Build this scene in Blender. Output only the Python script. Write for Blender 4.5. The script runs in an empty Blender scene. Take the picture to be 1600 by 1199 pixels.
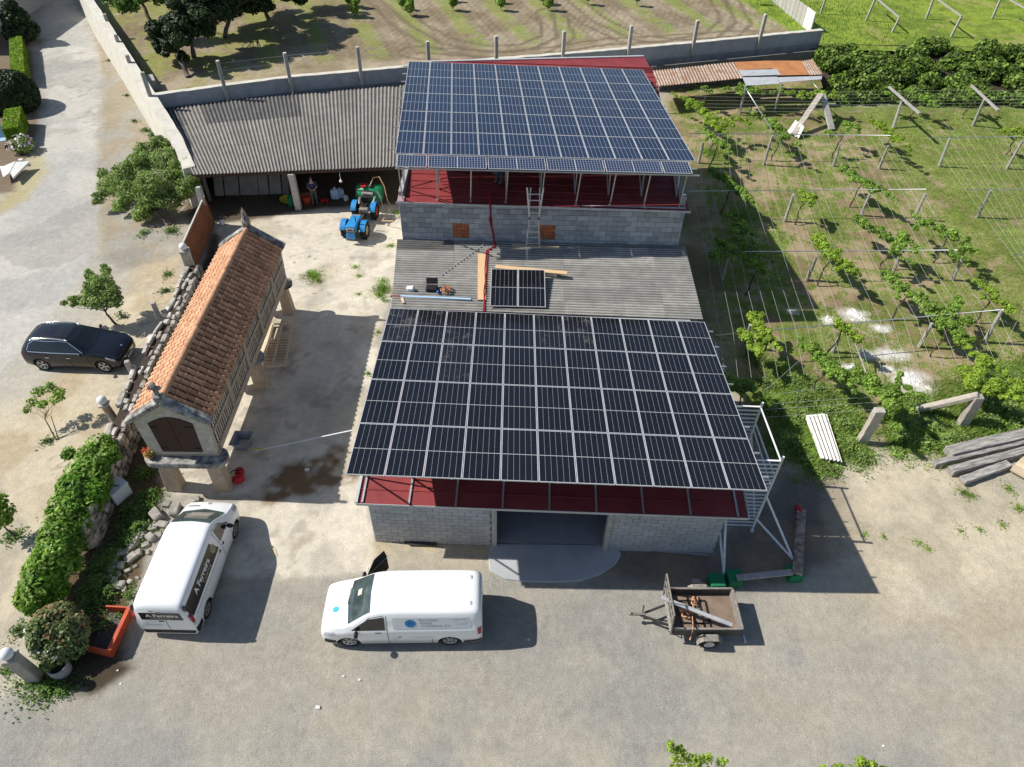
import bpy, bmesh, math, random
import numpy as np
from mathutils import Vector, Matrix, Euler
from mathutils.bvhtree import BVHTree

S = bpy.context.scene
COL = S.collection
rnd = random.Random(7)
NP = np.random.default_rng(11)

# ------------------------------------------------------------------ camera
CAM_H, FPX, PITCH, ROLL = 22.1, 1110.0, math.radians(44.0), 0.02
cam = bpy.data.cameras.new('drone_camera')
cam.sensor_width = 36.0
cam.lens = FPX / 1600.0 * 36.0
cam.clip_end = 3000
camo = bpy.data.objects.new('drone_camera', cam)
COL.objects.link(camo)
camo.matrix_world = Matrix.Translation((0, 0, CAM_H)) @ Matrix.Rotation(math.pi / 2 - PITCH, 4, 'X') @ Matrix.Rotation(ROLL, 4, 'Z')
S.camera = camo

# ------------------------------------------------------------------ light
SUN_K = (1.02, -0.10)            # shadow offset per metre of height
sun_dir = Vector((-SUN_K[0], -SUN_K[1], 1.0)).normalized()
elev = math.asin(sun_dir.z)
azim = math.atan2(sun_dir.x, sun_dir.y)
W = bpy.data.worlds.new('World')
S.world = W
W.use_nodes = True
nt = W.node_tree
sky = nt.nodes.new('ShaderNodeTexSky')
sky.sky_type = 'NISHITA'
sky.sun_disc = False
sky.sun_elevation = elev
sky.sun_rotation = azim
sky.air_density = 1.0
sky.dust_density = 0.6
sky.ozone_density = 1.0
bg = nt.nodes['Background']
bg.inputs['Strength'].default_value = 0.082
nt.links.new(sky.outputs[0], bg.inputs['Color'])
sl = bpy.data.lights.new('sun', 'SUN')
sl.energy = 4.5
sl.angle = math.radians(0.53)
sl.color = (1.0, 0.955, 0.88)
slo = bpy.data.objects.new('sun', sl)
COL.objects.link(slo)
slo.rotation_euler = sun_dir.to_track_quat('Z', 'Y').to_euler()
slo.location = (-30, 5, 40)
S.view_settings.view_transform = 'Standard'
S.view_settings.look = 'None'
S.view_settings.exposure = 0.36
S.view_settings.gamma = 1.0
S.view_settings.use_curve_mapping = False

# ------------------------------------------------------------------ survey: bearings read off the photo to metres on the ground
_cr, _sr = math.cos(ROLL), math.sin(ROLL)
def _ray(u, v):
    dx, dy = u - 800.0, v - 599.5
    x = (_cr * dx + _sr * dy) / FPX
    y = -(-_sr * dx + _cr * dy) / FPX
    return Vector((x, math.cos(PITCH) + y * math.sin(PITCH), -math.sin(PITCH) + y * math.cos(PITCH)))
def G(u, v, z=0.0):
    d = _ray(u, v); t = (z - CAM_H) / d.z
    return Vector((d.x * t, d.y * t, z))
def GY(u, v, Y):
    d = _ray(u, v); t = Y / d.y
    return Vector((d.x * t, Y, CAM_H + d.z * t))

# ------------------------------------------------------------------ materials (procedural)
def newmat(name):
    m = bpy.data.materials.new(name); m.use_nodes = True
    n = m.node_tree.nodes; l = m.node_tree.links
    return m, n, l, n['Principled BSDF']
def c4(c): return (c[0], c[1], c[2], 1.0)
def lerp3(a, b, t): return tuple(a[i] + (b[i] - a[i]) * t for i in range(3))
def pm(name, c1, c2=None, scale=3.0, rough=0.85, metal=0.0, bump=0.0, bscale=30.0, rand=0.0, spec=0.3, detail=5.0,
       coord='world', stretch=None, coat=0.0, c3=None, contrast=0.18, trans=0.0, island=0.0):
    """two or three colours mixed by noise, optional per-object and per-island variation, fine relief"""
    m, n, l, b = newmat(name)
    b.inputs['Roughness'].default_value = rough
    b.inputs['Metallic'].default_value = metal
    b.inputs['Specular IOR Level'].default_value = spec
    b.inputs['Coat Weight'].default_value = coat
    if coat: b.inputs['Coat Roughness'].default_value = 0.05
    if coord == 'world':
        g = n.new('ShaderNodeNewGeometry'); vec = g.outputs['Position']
    else:
        g = n.new('ShaderNodeTexCoord'); vec = g.outputs['Object']
    if stretch:
        mp = n.new('ShaderNodeMapping'); mp.inputs['Scale'].default_value = stretch
        l.new(vec, mp.inputs['Vector']); vec = mp.outputs[0]
    if c2 is None: c2 = tuple(x * 0.75 for x in c1)
    nz = n.new('ShaderNodeTexNoise'); nz.inputs['Scale'].default_value = scale
    nz.inputs['Detail'].default_value = detail; nz.inputs['Roughness'].default_value = 0.65
    l.new(vec, nz.inputs['Vector'])
    r = n.new('ShaderNodeValToRGB')
    r.color_ramp.elements[0].position = 0.5 - contrast; r.color_ramp.elements[0].color = c4(c2)
    r.color_ramp.elements[1].position = 0.5 + contrast; r.color_ramp.elements[1].color = c4(c1)
    if c3:
        e = r.color_ramp.elements.new(0.5 + contrast * 1.5); e.color = c4(c3)
    l.new(nz.outputs['Fac'], r.inputs['Fac'])
    out = r.outputs['Color']
    if rand or island:
        mul = n.new('ShaderNodeMix'); mul.data_type = 'RGBA'; mul.blend_type = 'MULTIPLY'
        mul.inputs[0].default_value = 1.0
        mr = n.new('ShaderNodeMapRange')
        k = rand or island
        mr.inputs[3].default_value = 1.0 - k; mr.inputs[4].default_value = 1.0 + k
        if island:
            gg = n.new('ShaderNodeNewGeometry'); l.new(gg.outputs['Random Per Island'], mr.inputs[0])
        else:
            oi = n.new('ShaderNodeObjectInfo'); l.new(oi.outputs['Random'], mr.inputs[0])
        l.new(out, mul.inputs[6]); l.new(mr.outputs[0], mul.inputs[7]); out = mul.outputs[2]
    l.new(out, b.inputs['Base Color'])
    if bump:
        n2 = n.new('ShaderNodeTexNoise'); n2.inputs['Scale'].default_value = bscale; n2.inputs['Detail'].default_value = 4
        l.new(vec, n2.inputs['Vector'])
        bp = n.new('ShaderNodeBump'); bp.inputs['Strength'].default_value = bump; bp.inputs['Distance'].default_value = 0.02
        l.new(n2.outputs['Fac'], bp.inputs['Height']); l.new(bp.outputs[0], b.inputs['Normal'])
    return m
def valleymat(name, base, dirt):
    """a sheet material with grime and ridge shading painted into the valleys (attribute written by the sheet builder)"""
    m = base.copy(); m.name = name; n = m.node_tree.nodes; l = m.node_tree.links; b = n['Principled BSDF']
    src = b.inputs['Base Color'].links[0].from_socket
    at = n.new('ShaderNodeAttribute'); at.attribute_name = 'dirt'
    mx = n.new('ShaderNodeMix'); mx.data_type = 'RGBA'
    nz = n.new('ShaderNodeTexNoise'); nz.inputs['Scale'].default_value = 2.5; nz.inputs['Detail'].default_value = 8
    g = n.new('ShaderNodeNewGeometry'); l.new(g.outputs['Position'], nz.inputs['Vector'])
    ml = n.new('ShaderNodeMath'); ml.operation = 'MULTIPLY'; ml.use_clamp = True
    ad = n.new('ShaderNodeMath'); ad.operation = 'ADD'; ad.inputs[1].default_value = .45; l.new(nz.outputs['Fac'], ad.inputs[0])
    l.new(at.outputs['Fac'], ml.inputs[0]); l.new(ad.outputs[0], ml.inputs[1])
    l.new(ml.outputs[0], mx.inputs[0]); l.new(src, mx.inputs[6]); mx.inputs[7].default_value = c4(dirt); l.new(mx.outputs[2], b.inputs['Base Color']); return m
def leafmat(name, c1, c2, var=0.35, trans=0.3):
    """leaves: per-leaf tint, light passing through"""
    m, n, l, b = newmat(name)
    g = n.new('ShaderNodeNewGeometry')
    r = n.new('ShaderNodeValToRGB')
    r.color_ramp.elements[0].color = c4(c2); r.color_ramp.elements[1].color = c4(c1)
    l.new(g.outputs['Random Per Island'], r.inputs['Fac'])
    nz = n.new('ShaderNodeTexNoise'); nz.inputs['Scale'].default_value = 1.6
    l.new(g.outputs['Position'], nz.inputs['Vector'])
    mr = n.new('ShaderNodeMapRange'); mr.inputs[1].default_value = 0.3; mr.inputs[2].default_value = 0.7
    mr.inputs[3].default_value = 1 - var; mr.inputs[4].default_value = 1 + var
    l.new(nz.outputs['Fac'], mr.inputs[0])
    mul = n.new('ShaderNodeMix'); mul.data_type = 'RGBA'; mul.blend_type = 'MULTIPLY'; mul.inputs[0].default_value = 1
    l.new(r.outputs[0], mul.inputs[6]); l.new(mr.outputs[0], mul.inputs[7])
    b.inputs['Roughness'].default_value = 0.55; b.inputs['Specular IOR Level'].default_value = 0.35
    l.new(mul.outputs[2], b.inputs['Base Color'])
    tr = n.new('ShaderNodeBsdfTranslucent'); l.new(mul.outputs[2], tr.inputs['Color'])
    mx = n.new('ShaderNodeMixShader'); mx.inputs[0].default_value = trans
    l.new(b.outputs[0], mx.inputs[1]); l.new(tr.outputs[0], mx.inputs[2])
    l.new(mx.outputs[0], n['Material Output'].inputs['Surface'])
    return m

M = {}
M['galv'] = pm('galvanised_steel', (.62,.63,.64), (.5,.51,.53), 6, rough=.45, metal=.75, spec=.5)
M['alu'] = pm('aluminium', (.78,.79,.8), (.68,.69,.7), 8, rough=.4, metal=.6, spec=.5)
M['white_metal'] = pm('white_tube', (.8,.82,.85), (.66,.68,.72), 5, rough=.5, spec=.4)
M['red_sheet'] = pm('red_metal_sheet', (.285,.05,.05), (.2,.032,.034), .9, detail=9, rough=.5, spec=.4, bump=.05, bscale=5)
M['block'] = pm('concrete_block', (.43,.44,.455), (.31,.32,.335), 4, rough=.95, bump=.5, bscale=60, rand=.22, detail=9)
M['block_front'] = pm('pale_concrete_block', (.45,.455,.455), (.37,.375,.375), 1.4, rough=.95, bump=.5, bscale=60, rand=.1, detail=9)
M['mortar'] = pm('mortar', (.4,.4,.4), (.3,.3,.305), 5, rough=.95, bump=.3, bscale=50)
M['brick'] = pm('orange_brick', (.46,.16,.07), (.34,.11,.05), 8, rough=.9, bump=.3, bscale=40, rand=.2)
M['fibro'] = pm('grey_fibre_cement', (.33,.31,.28), (.22,.205,.185), 1.3, rough=.95, bump=.25, bscale=40, rand=.14, c3=(.45,.43,.38), detail=9)
M['fibro_mid'] = pm('weathered_fibre_cement', (.48,.46,.42), (.31,.3,.275), 1.7, rough=.95, bump=.25, bscale=40, rand=.17, detail=10)
M['fibro_dark'] = pm('dark_fibre_cement', (.2,.195,.185), (.11,.11,.108), 1.2, rough=.95, bump=.25, bscale=40, rand=.12)
M['fibro_white'] = pm('white_fibre_cement', (.82,.81,.77), (.66,.65,.6), 4, rough=.9, bump=.2, bscale=30)
M['render_wall'] = pm('grey_cement_render', (.42,.43,.44), (.3,.315,.33), 1.4, rough=.95, bump=.3, bscale=20, detail=8)
M['old_wall'] = pm('old_mottled_plaster', (.34,.34,.34), (.2,.2,.2), 1.0, rough=.95, bump=.5, bscale=12, detail=8, stretch=(1,1,.35))
M['cap'] = pm('pale_cement_cap', (.66,.63,.55), (.5,.475,.41), 1.5, rough=.95, bump=.4, bscale=15, detail=8)
M['post_conc'] = pm('concrete_post', (.46,.44,.4), (.32,.305,.28), 6, rough=.95, bump=.4, bscale=30, rand=.12)
M['granite'] = pm('granite', (.5,.45,.38), (.33,.3,.26), 5, rough=.95, bump=.6, bscale=25, rand=.18, detail=9, c3=(.58,.53,.46))
M['granite_warm'] = pm('warm_granite', (.52,.42,.31), (.38,.3,.22), 4, rough=.95, bump=.5, bscale=25, detail=9, c3=(.6,.51,.4))
M['lichen'] = pm('lichen_granite', (.42,.4,.36), (.08,.08,.085), 3.2, rough=.95, bump=.6, bscale=22, detail=9, contrast=.12, c3=(.56,.53,.47))
M['wallstone'] = pm('field_stone', (.44,.385,.32), (.07,.066,.06), 3.0, rough=.95, bump=.7, bscale=20, detail=9, rand=.35, contrast=.13)
M['capstone'] = pm('wall_cap_stone', (.6,.56,.5), (.24,.225,.2), 3, rough=.95, bump=.5, bscale=20, detail=9, rand=.22, contrast=.14)
M['rubble'] = pm('rubble_stone', (.43,.4,.35), (.22,.2,.175), 4, rough=.95, bump=.6, bscale=15, detail=8, rand=.22)
M['tile'] = pm('clay_tile', (.66,.365,.21), (.44,.215,.12), 5, rough=.9, bump=.3, bscale=50, rand=.28, c3=(.72,.51,.34), detail=7)
M['tile_bed'] = pm('dark_tile_bed', (.13,.06,.04), (.07,.035,.025), 6, rough=.95)
M['ridge_tile'] = pm('ridge_tile', (.65,.37,.22), (.45,.24,.14), 5, rough=.9, bump=.3, bscale=40, rand=.2)
M['brown_wood'] = pm('brown_painted_door', (.075,.04,.028), (.05,.028,.02), 4, rough=.7, stretch=(8,8,1))
M['slat_wood'] = pm('weathered_slat', (.56,.47,.37), (.4,.33,.26), 8, rough=.9, rand=.25, stretch=(6,6,1))
M['pale_wood'] = pm('fresh_pine', (.66,.46,.27), (.56,.37,.2), 4, rough=.75, stretch=(1,9,9), rand=.08)
M['pallet_wood'] = pm('pallet_wood', (.68,.56,.38), (.52,.42,.28), 5, rough=.85, rand=.15)
M['old_wood'] = pm('grey_weathered_timber', (.48,.455,.42), (.15,.14,.128), 2.0, rough=.95, bump=.8, bscale=9, stretch=(.8,9,9), contrast=.13, coord='obj', detail=8, rand=.12)
M['plank_grey'] = pm('grey_plank', (.4,.37,.35), (.29,.27,.26), 5, rough=.9)
M['stained'] = pm('flaking_beam', (.42,.34,.29), (.15,.085,.055), 5, rough=.95, contrast=.14, detail=10)
M['post_wood'] = pm('grey_vine_post', (.42,.4,.355), (.27,.255,.23), 6, rough=.95, bump=.4, bscale=30, rand=.15)
M['black_rubber'] = pm('black_rubber', (.022,.022,.023), (.014,.014,.015), 10, rough=.85)
M['black_plastic'] = pm('black_plastic', (.02,.02,.022), (.013,.013,.014), 8, rough=.6)
M['dark_steel'] = pm('dark_trailer_steel', (.05,.047,.043), (.028,.026,.024), 6, rough=.6, spec=.5)
M['grey_steel'] = pm('worn_grey_steel', (.36,.33,.29), (.2,.18,.16), 6, rough=.7, metal=.2)
M['rust'] = pm('rusted_sheet', (.3,.115,.05), (.19,.07,.035), 2, rough=.85, bump=.2, bscale=30)
M['tin'] = pm('rusty_zinc_sheet', (.62,.57,.5), (.36,.21,.12), 1.6, rough=.7, metal=.15, detail=8, rand=.1, c3=(.68,.66,.62))
M['tin_orange'] = pm('orange_rust_sheet', (.5,.225,.085), (.36,.15,.06), 1.3, rough=.85, detail=7)
M['zinc'] = pm('grey_zinc_sheet', (.55,.56,.57), (.42,.43,.45), 2.4, rough=.6, metal=.2)
M['van_white'] = pm('white_van_paint', (.84,.85,.86), (.82,.83,.84), 2, rough=.22, spec=.5, coat=.6)
M['van_white2'] = pm('white_catering_van_paint', (.84,.85,.86), (.8,.81,.82), 1.5, rough=.3, spec=.5, coat=.4)
M['car_black'] = pm('dark_blue_black_paint', (.009,.011,.019), (.007,.009,.016), 2, rough=.2, spec=.45, coat=.25)
M['glass'] = pm('dark_car_glass', (.016,.02,.022), (.012,.015,.017), 2, rough=.04, spec=.8)
M['glass_green'] = pm('windscreen_glass', (.07,.1,.1), (.03,.045,.045), 2.5, rough=.05, spec=.8)
M['chrome'] = pm('chrome_trim', (.8,.8,.8), (.74,.74,.74), 5, rough=.18, metal=.9, spec=.6)
M['rim'] = pm('alloy_rim', (.6,.6,.6), (.5,.5,.5), 5, rough=.35, metal=.6)
M['headlamp'] = pm('headlamp_lens', (.6,.62,.65), (.35,.36,.38), 12, rough=.1, spec=.7)
M['red_lamp'] = pm('red_lamp_lens', (.42,.02,.02), (.3,.012,.012), 8, rough=.2, spec=.6)
M['orange_lamp'] = pm('orange_lamp_lens', (.7,.22,.03), (.6,.17,.02), 8, rough=.25)
M['plate'] = pm('number_plate_white', (.7,.7,.7), (.66,.66,.66), 6, rough=.4)
M['ink_grey'] = pm('grey_lettering', (.24,.25,.28), (.22,.23,.26), 6, rough=.5)
M['ink_white'] = pm('white_lettering', (.85,.85,.85), (.82,.82,.82), 6, rough=.5)
M['ink_gold'] = pm('gold_lettering', (.5,.4,.24), (.45,.36,.2), 6, rough=.5)
M['logo_blue'] = pm('blue_logo', (.02,.16,.52), (.015,.11,.42), 4, rough=.4)
M['logo_teal'] = pm('teal_logo', (.04,.45,.55), (.03,.4,.5), 4, rough=.4)
M['tractor_blue'] = pm('tractor_blue', (.02,.3,.68), (.03,.2,.45), 5, detail=9, rough=.35, spec=.5, coat=.3)
M['sprayer_green'] = pm('sprayer_green', (.012,.26,.1), (.01,.2,.075), 3, rough=.4, spec=.5)
M['weight_green'] = pm('green_painted_concrete', (.012,.2,.085), (.01,.16,.07), 4, rough=.7)
M['orange_red'] = pm('orange_red_paint', (.58,.1,.04), (.42,.065,.03), 2.5, rough=.55, c3=(.64,.16,.08), detail=7)
M['red_plastic'] = pm('red_plastic', (.5,.02,.03), (.4,.015,.022), 4, rough=.35)
M['hose_red'] = pm('red_cable', (.32,.025,.04), (.2,.015,.025), 6, rough=.6)
M['yellow'] = pm('yellow_plastic', (.75,.58,.06), (.62,.47,.05), 5, rough=.5)
M['ball_white'] = pm('white_globe', (.82,.82,.8), (.76,.76,.74), 3, rough=.45)
M['white_slab'] = pm('white_marble', (.75,.75,.7), (.64,.64,.6), 3, rough=.6)
M['fridge'] = pm('white_enamel', (.66,.72,.72), (.56,.63,.63), 2, rough=.35)
M['tub'] = pm('grey_tub', (.3,.34,.38), (.22,.25,.29), 3, rough=.4)
M['light_blue'] = pm('light_blue_profile', (.42,.6,.78), (.36,.53,.7), 4, rough=.4)
M['white_bag'] = pm('white_plastic_bag', (.78,.78,.76), (.66,.66,.66), 9, rough=.6, bump=.5, bscale=20)
M['copper'] = pm('copper_tangle', (.6,.3,.18), (.32,.14,.08), 14, rough=.5, metal=.3)
M['straps'] = pm('orange_strap', (.72,.42,.26), (.6,.27,.13), 8, rough=.8)
M['ply'] = pm('worn_plywood', (.27,.2,.15), (.16,.12,.09), 2.2, rough=.85, detail=8)
M['terracotta'] = pm('terracotta', (.5,.2,.1), (.4,.15,.08), 6, rough=.9)
M['soil'] = pm('dark_soil', (.07,.052,.038), (.045,.034,.026), 8, rough=1)
M['bark'] = pm('bark', (.17,.14,.11), (.09,.075,.06), 6, rough=.95, bump=.6, bscale=20, stretch=(1,1,.25))
M['vine_bark'] = pm('vine_bark', (.1,.075,.055), (.055,.042,.032), 9, rough=.95)
M['skin'] = pm('skin', (.48,.28,.2), (.42,.24,.17), 6, rough=.6)
M['cloth_blue'] = pm('navy_cloth', (.035,.045,.11), (.025,.032,.08), 8, rough=.9)
M['cloth_grey'] = pm('grey_trousers', (.09,.1,.115), (.06,.07,.08), 6, rough=.9)
M['hair'] = pm('grey_brown_hair', (.12,.09,.07), (.08,.06,.05), 20, rough=.8)
M['wire'] = pm('steel_wire', (.5,.5,.48), (.42,.42,.4), 5, rough=.5, metal=.2)
M['lime'] = pm('white_lime', (.8,.79,.76), (.62,.6,.56), 7, rough=.95, bump=.5, bscale=20)
M['gutter_blue'] = pm('grey_blue_gutter', (.42,.47,.52), (.3,.35,.4), 3, rough=.5)
M['house_wall'] = pm('house_render', (.5,.49,.46), (.42,.41,.38), 2, rough=.9)
M['hedge_green'] = leafmat('clipped_hedge_leaf', (0.310,0.465,0.031), (0.202,0.326,0.023), .25, .25)
M['leaf_vine'] = leafmat('vine_leaf', (0.34,0.5,0.085), (0.15,0.27,0.04), .35, .4)
M['leaf_vine_yellow'] = leafmat('young_vine_leaf', (0.449,0.589,0.078), (0.217,0.357,0.039), .3, .45)
M['leaf_laurel'] = leafmat('laurel_leaf', (0.163,0.341,0.022), (0.078,0.186,0.012), .35, .28)
M['leaf_bush'] = leafmat('shrub_leaf', (0.33,0.45,0.12), (0.15,0.235,0.055), .4, .35)
M['leaf_tree'] = leafmat('tree_leaf', (0.171,0.295,0.054), (0.070,0.139,0.025), .4, .3)
M['leaf_dark'] = leafmat('dark_conifer_leaf', (0.044,0.077,0.020), (0.019,0.037,0.010), .4, .15)
M['leaf_bramble'] = leafmat('bramble_leaf', (0.25,0.37,0.06), (0.07,0.13,0.02), .5, .3)
M['leaf_round'] = leafmat('glossy_shrub_leaf', (0.202,0.264,0.085), (0.078,0.116,0.031), .4, .2)
M['leaf_brown'] = leafmat('reddish_shrub_leaf', (0.341,0.202,0.093), (0.155,0.124,0.046), .4, .2)
M['grass'] = leafmat('grass_blade', (0.310,0.449,0.078), (0.171,0.295,0.039), .35, .35)
M['grass_lush'] = leafmat('lush_grass_blade', (0.248,0.449,0.046), (0.124,0.279,0.023), .35, .35)
M['flower'] = leafmat('pale_flower', (.75,.55,.7), (.8,.78,.72), .1, .2)
M['flower_red'] = leafmat('red_flower', (.6,.06,.03), (.7,.18,.05), .2, .2)
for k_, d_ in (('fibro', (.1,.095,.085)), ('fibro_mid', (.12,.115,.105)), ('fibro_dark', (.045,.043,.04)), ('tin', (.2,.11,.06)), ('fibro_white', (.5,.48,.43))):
    M[k_ + '_w'] = valleymat(k_ + '_ridged', M[k_], d_)

# ------------------------------------------------------------------ objects
def link(o): COL.objects.link(o); return o
def props(o, label=None, cat=None, group=None, kind=None):
    if label: o['label'] = label
    if cat: o['category'] = cat
    if group: o['group'] = group
    if kind: o['kind'] = kind
    return o
TM = {}
def thing(name, label, cat, loc=(0, 0, 0), rz=0.0, group=None):
    o = bpy.data.objects.new(name, None); link(o)
    o.empty_display_size = 0.3
    o.location = loc; o.rotation_euler = (0, 0, rz)
    TM[o] = Matrix.Translation(loc) @ Matrix.Rotation(rz, 4, 'Z')
    return props(o, label, cat, group)
ORD = ['first', 'second', 'third', 'fourth', 'fifth', 'sixth', 'seventh', 'eighth', 'ninth', 'tenth', 'eleventh', 'twelfth',
       'thirteenth', 'fourteenth', 'fifteenth', 'sixteenth', 'seventeenth', 'eighteenth', 'nineteenth', 'twentieth']
ICO = None
def icov(sub=1):
    bm = bmesh.new(); bmesh.ops.create_icosphere(bm, subdivisions=sub, radius=1.0)
    v = [tuple(x.co) for x in bm.verts]; f = [[y.index for y in x.verts] for x in bm.faces]
    bm.free(); return v, f
ICO1, ICO2, ICO3 = icov(1), icov(2), icov(3)
class MB:
    def __init__(s): s.v = []; s.f = []; s.m = []; s.s = []
    def add(s, V, F, mat=0, sm=False):
        o = len(s.v); s.v += [tuple(x) for x in V]
        for f in F: s.f.append([i + o for i in f]); s.m.append(mat); s.s.append(sm)
        return s
    def box(s, c, size, rz=0.0, mat=0, R=None, ch=0.0):
        hx, hy, hz = size[0] / 2, size[1] / 2, size[2] / 2
        c = Vector(c); R = R or Matrix.Rotation(rz, 3, 'Z')
        if ch <= 0:
            V = [c + R @ Vector((x * hx, y * hy, z * hz)) for x in (-1, 1) for y in (-1, 1) for z in (-1, 1)]
            return s.add(V, [(0, 1, 3, 2), (4, 6, 7, 5), (0, 4, 5, 1), (2, 3, 7, 6), (0, 2, 6, 4), (1, 5, 7, 3)], mat)
        bm = bmesh.new(); bmesh.ops.create_cube(bm, size=1.0)
        for q in bm.verts: q.co = Vector((q.co.x * size[0], q.co.y * size[1], q.co.z * size[2]))
        bmesh.ops.bevel(bm, geom=list(bm.edges), offset=ch, segments=1, affect='EDGES')
        bm.verts.index_update()
        V = [c + R @ q.co for q in bm.verts]; F = [[q.index for q in f.verts] for f in bm.faces]
        bm.free(); return s.add(V, F, mat)
    def bar(s, p, q, w, h, mat=0, ch=0.0, up=(0, 0, 1)):
        p, q = Vector(p), Vector(q); d = q - p; L = d.length
        x = d.normalized(); u = Vector(up)
        y = u.cross(x)
        if y.length < 1e-4: y = Vector((0, 1, 0)).cross(x)
        y.normalize(); z = x.cross(y)
        R = Matrix((x, y, z)).transposed()
        return s.box((p + q) / 2, (L, w, h), mat=mat, R=R, ch=ch)
    def tube(s, p, q, r, n=8, r2=None, mat=0, cap=True, sm=True):
        return s.path([p, q], [r, r if r2 is None else r2], n, mat, cap, sm)
    def path(s, pts, r, n=8, mat=0, cap=True, sm=True):
        pts = [Vector(p) for p in pts]
        if not isinstance(r, (list, tuple)): r = [r] * len(pts)
        V = []; F = []
        for i, p in enumerate(pts):
            d = (pts[min(i + 1, len(pts) - 1)] - pts[max(i - 1, 0)]).normalized()
            a = d.cross(Vector((0, 0, 1)))
            if a.length < 1e-3: a = d.cross(Vector((0, 1, 0)))
            a.normalize(); b = d.cross(a)
            for k in range(n):
                t = 2 * math.pi * k / n
                V.append(p + (a * math.cos(t) + b * math.sin(t)) * r[i])
        for i in range(len(pts) - 1):
            for k in range(n):
                F.append((i * n + k, i * n + (k + 1) % n, (i + 1) * n + (k + 1) % n, (i + 1) * n + k))
        if cap:
            F.append(tuple(range(n))); F.append(tuple(reversed(range((len(pts) - 1) * n, len(pts) * n))))
        return s.add(V, F, mat, sm)
    def prism(s, poly, z0, z1, mat=0):
        n = len(poly)
        V = [(p[0], p[1], z0) for p in poly] + [(p[0], p[1], z1) for p in poly]
        F = [tuple(range(n - 1, -1, -1)), tuple(range(n, 2 * n))] + [(i, (i + 1) % n, n + (i + 1) % n, n + i) for i in range(n)]
        return s.add(V, F, mat)
    def slab(s, quad, th, mat=0):
        """a plate: four corners of the upper face, thickness downwards"""
        q = [Vector(p) for p in quad]
        nrm = (q[1] - q[0]).cross(q[3] - q[0]).normalized()
        if nrm.z < 0: nrm = -nrm
        V = q + [p - nrm * th for p in q]
        return s.add(V, [(0, 1, 2, 3), (7, 6, 5, 4), (0, 4, 5, 1), (1, 5, 6, 2), (2, 6, 7, 3), (3, 7, 4, 0)], mat)
    def ball(s, c, r, lod=2, mat=0, sm=True):
        v, f = (ICO1, ICO2, ICO3)[lod - 1]
        r = r if isinstance(r, (tuple, list)) else (r, r, r)
        return s.add([(c[0] + a * r[0], c[1] + b * r[1], c[2] + d * r[2]) for a, b, d in v], f, mat, sm)
    def rock(s, c, size, seed=0, mat=0, rz=0.0, lod=1, flat=0.0):
        """a split stone: a chamfered block with its corners knocked about"""
        q = random.Random(seed); ca, sa = math.cos(rz), math.sin(rz); V = []; off = len(s.v)
        ch = .13
        s.box((0, 0, 0), (1, 1, 1), mat=mat, ch=ch)
        K = {}
        for i in range(off, len(s.v)):
            a, b, d = s.v[i]; key = (a > 0, b > 0, d > 0)
            if key not in K: K[key] = [q.uniform(.72, 1.08) for _ in range(3)]
            k = K[key]; a, b, d = [t * (kk + q.uniform(-.06, .06)) for t, kk in zip((a, b, d), k)]
            x, y, z = a * size[0], b * size[1], d * size[2]
            s.v[i] = (c[0] + x * ca - y * sa, c[1] + x * sa + y * ca, c[2] + z)
        return s
    def lathe(s, prof, c=(0, 0, 0), n=16, mat=0, sm=True, R=None):
        V = []; F = []; R = R or Matrix.Identity(3); c = Vector(c)
        for r, z in prof:
            for k in range(n):
                t = 2 * math.pi * k / n
                V.append(c + R @ Vector((r * math.cos(t), r * math.sin(t), z)))
        for i in range(len(prof) - 1):
            for k in range(n): F.append((i * n + k, i * n + (k + 1) % n, (i + 1) * n + (k + 1) % n, (i + 1) * n + k))
        return s.add(V, F, mat, sm)
    def mesh(s, name, mats, inv=None):
        me = bpy.data.meshes.new(name)
        V = s.v if inv is None else [tuple(inv @ Vector(p)) for p in s.v]
        me.from_pydata(V, [], s.f)
        mats = mats if isinstance(mats, (list, tuple)) else [mats]
        for m in mats: me.materials.append(m)
        me.polygons.foreach_set('material_index', s.m)
        me.polygons.foreach_set('use_smooth', s.s)
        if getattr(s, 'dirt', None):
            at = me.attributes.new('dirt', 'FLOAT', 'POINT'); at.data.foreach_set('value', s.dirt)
        me.update(); return me
    def build(s, name, mats, parent=None, world=True, label=None, cat=None, group=None, kind=None, bevel=0.0):
        inv = None
        root = parent
        if parent is not None and world:
            mtx = TM.get(parent, Matrix.Identity(4)); inv = mtx.inverted()
        o = bpy.data.objects.new(name, s.mesh(name, mats, inv)); link(o)
        if parent is not None:
            o.parent = parent; TM[o] = TM.get(parent, Matrix.Identity(4))
        else:
            TM[o] = Matrix.Identity(4)
        if bevel:
            b = o.modifiers.new('edge', 'BEVEL'); b.width = bevel; b.segments = 2; b.limit_method = 'ANGLE'
        return props(o, label, cat, group, kind)
def inst(name, mesh, parent=None, mtx=None):
    """an object sharing a mesh; mtx in the parent's own space"""
    o = bpy.data.objects.new(name, mesh); link(o)
    if parent is not None: o.parent = parent
    if mtx is not None: o.matrix_local = mtx
    return o
def frame(org, ex, ey):
    ex = Vector(ex).normalized(); ez = ex.cross(Vector(ey)).normalized(); ey = ez.cross(ex)
    m = Matrix((ex, ey, ez)).transposed().to_4x4(); m.translation = Vector(org); return m

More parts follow.
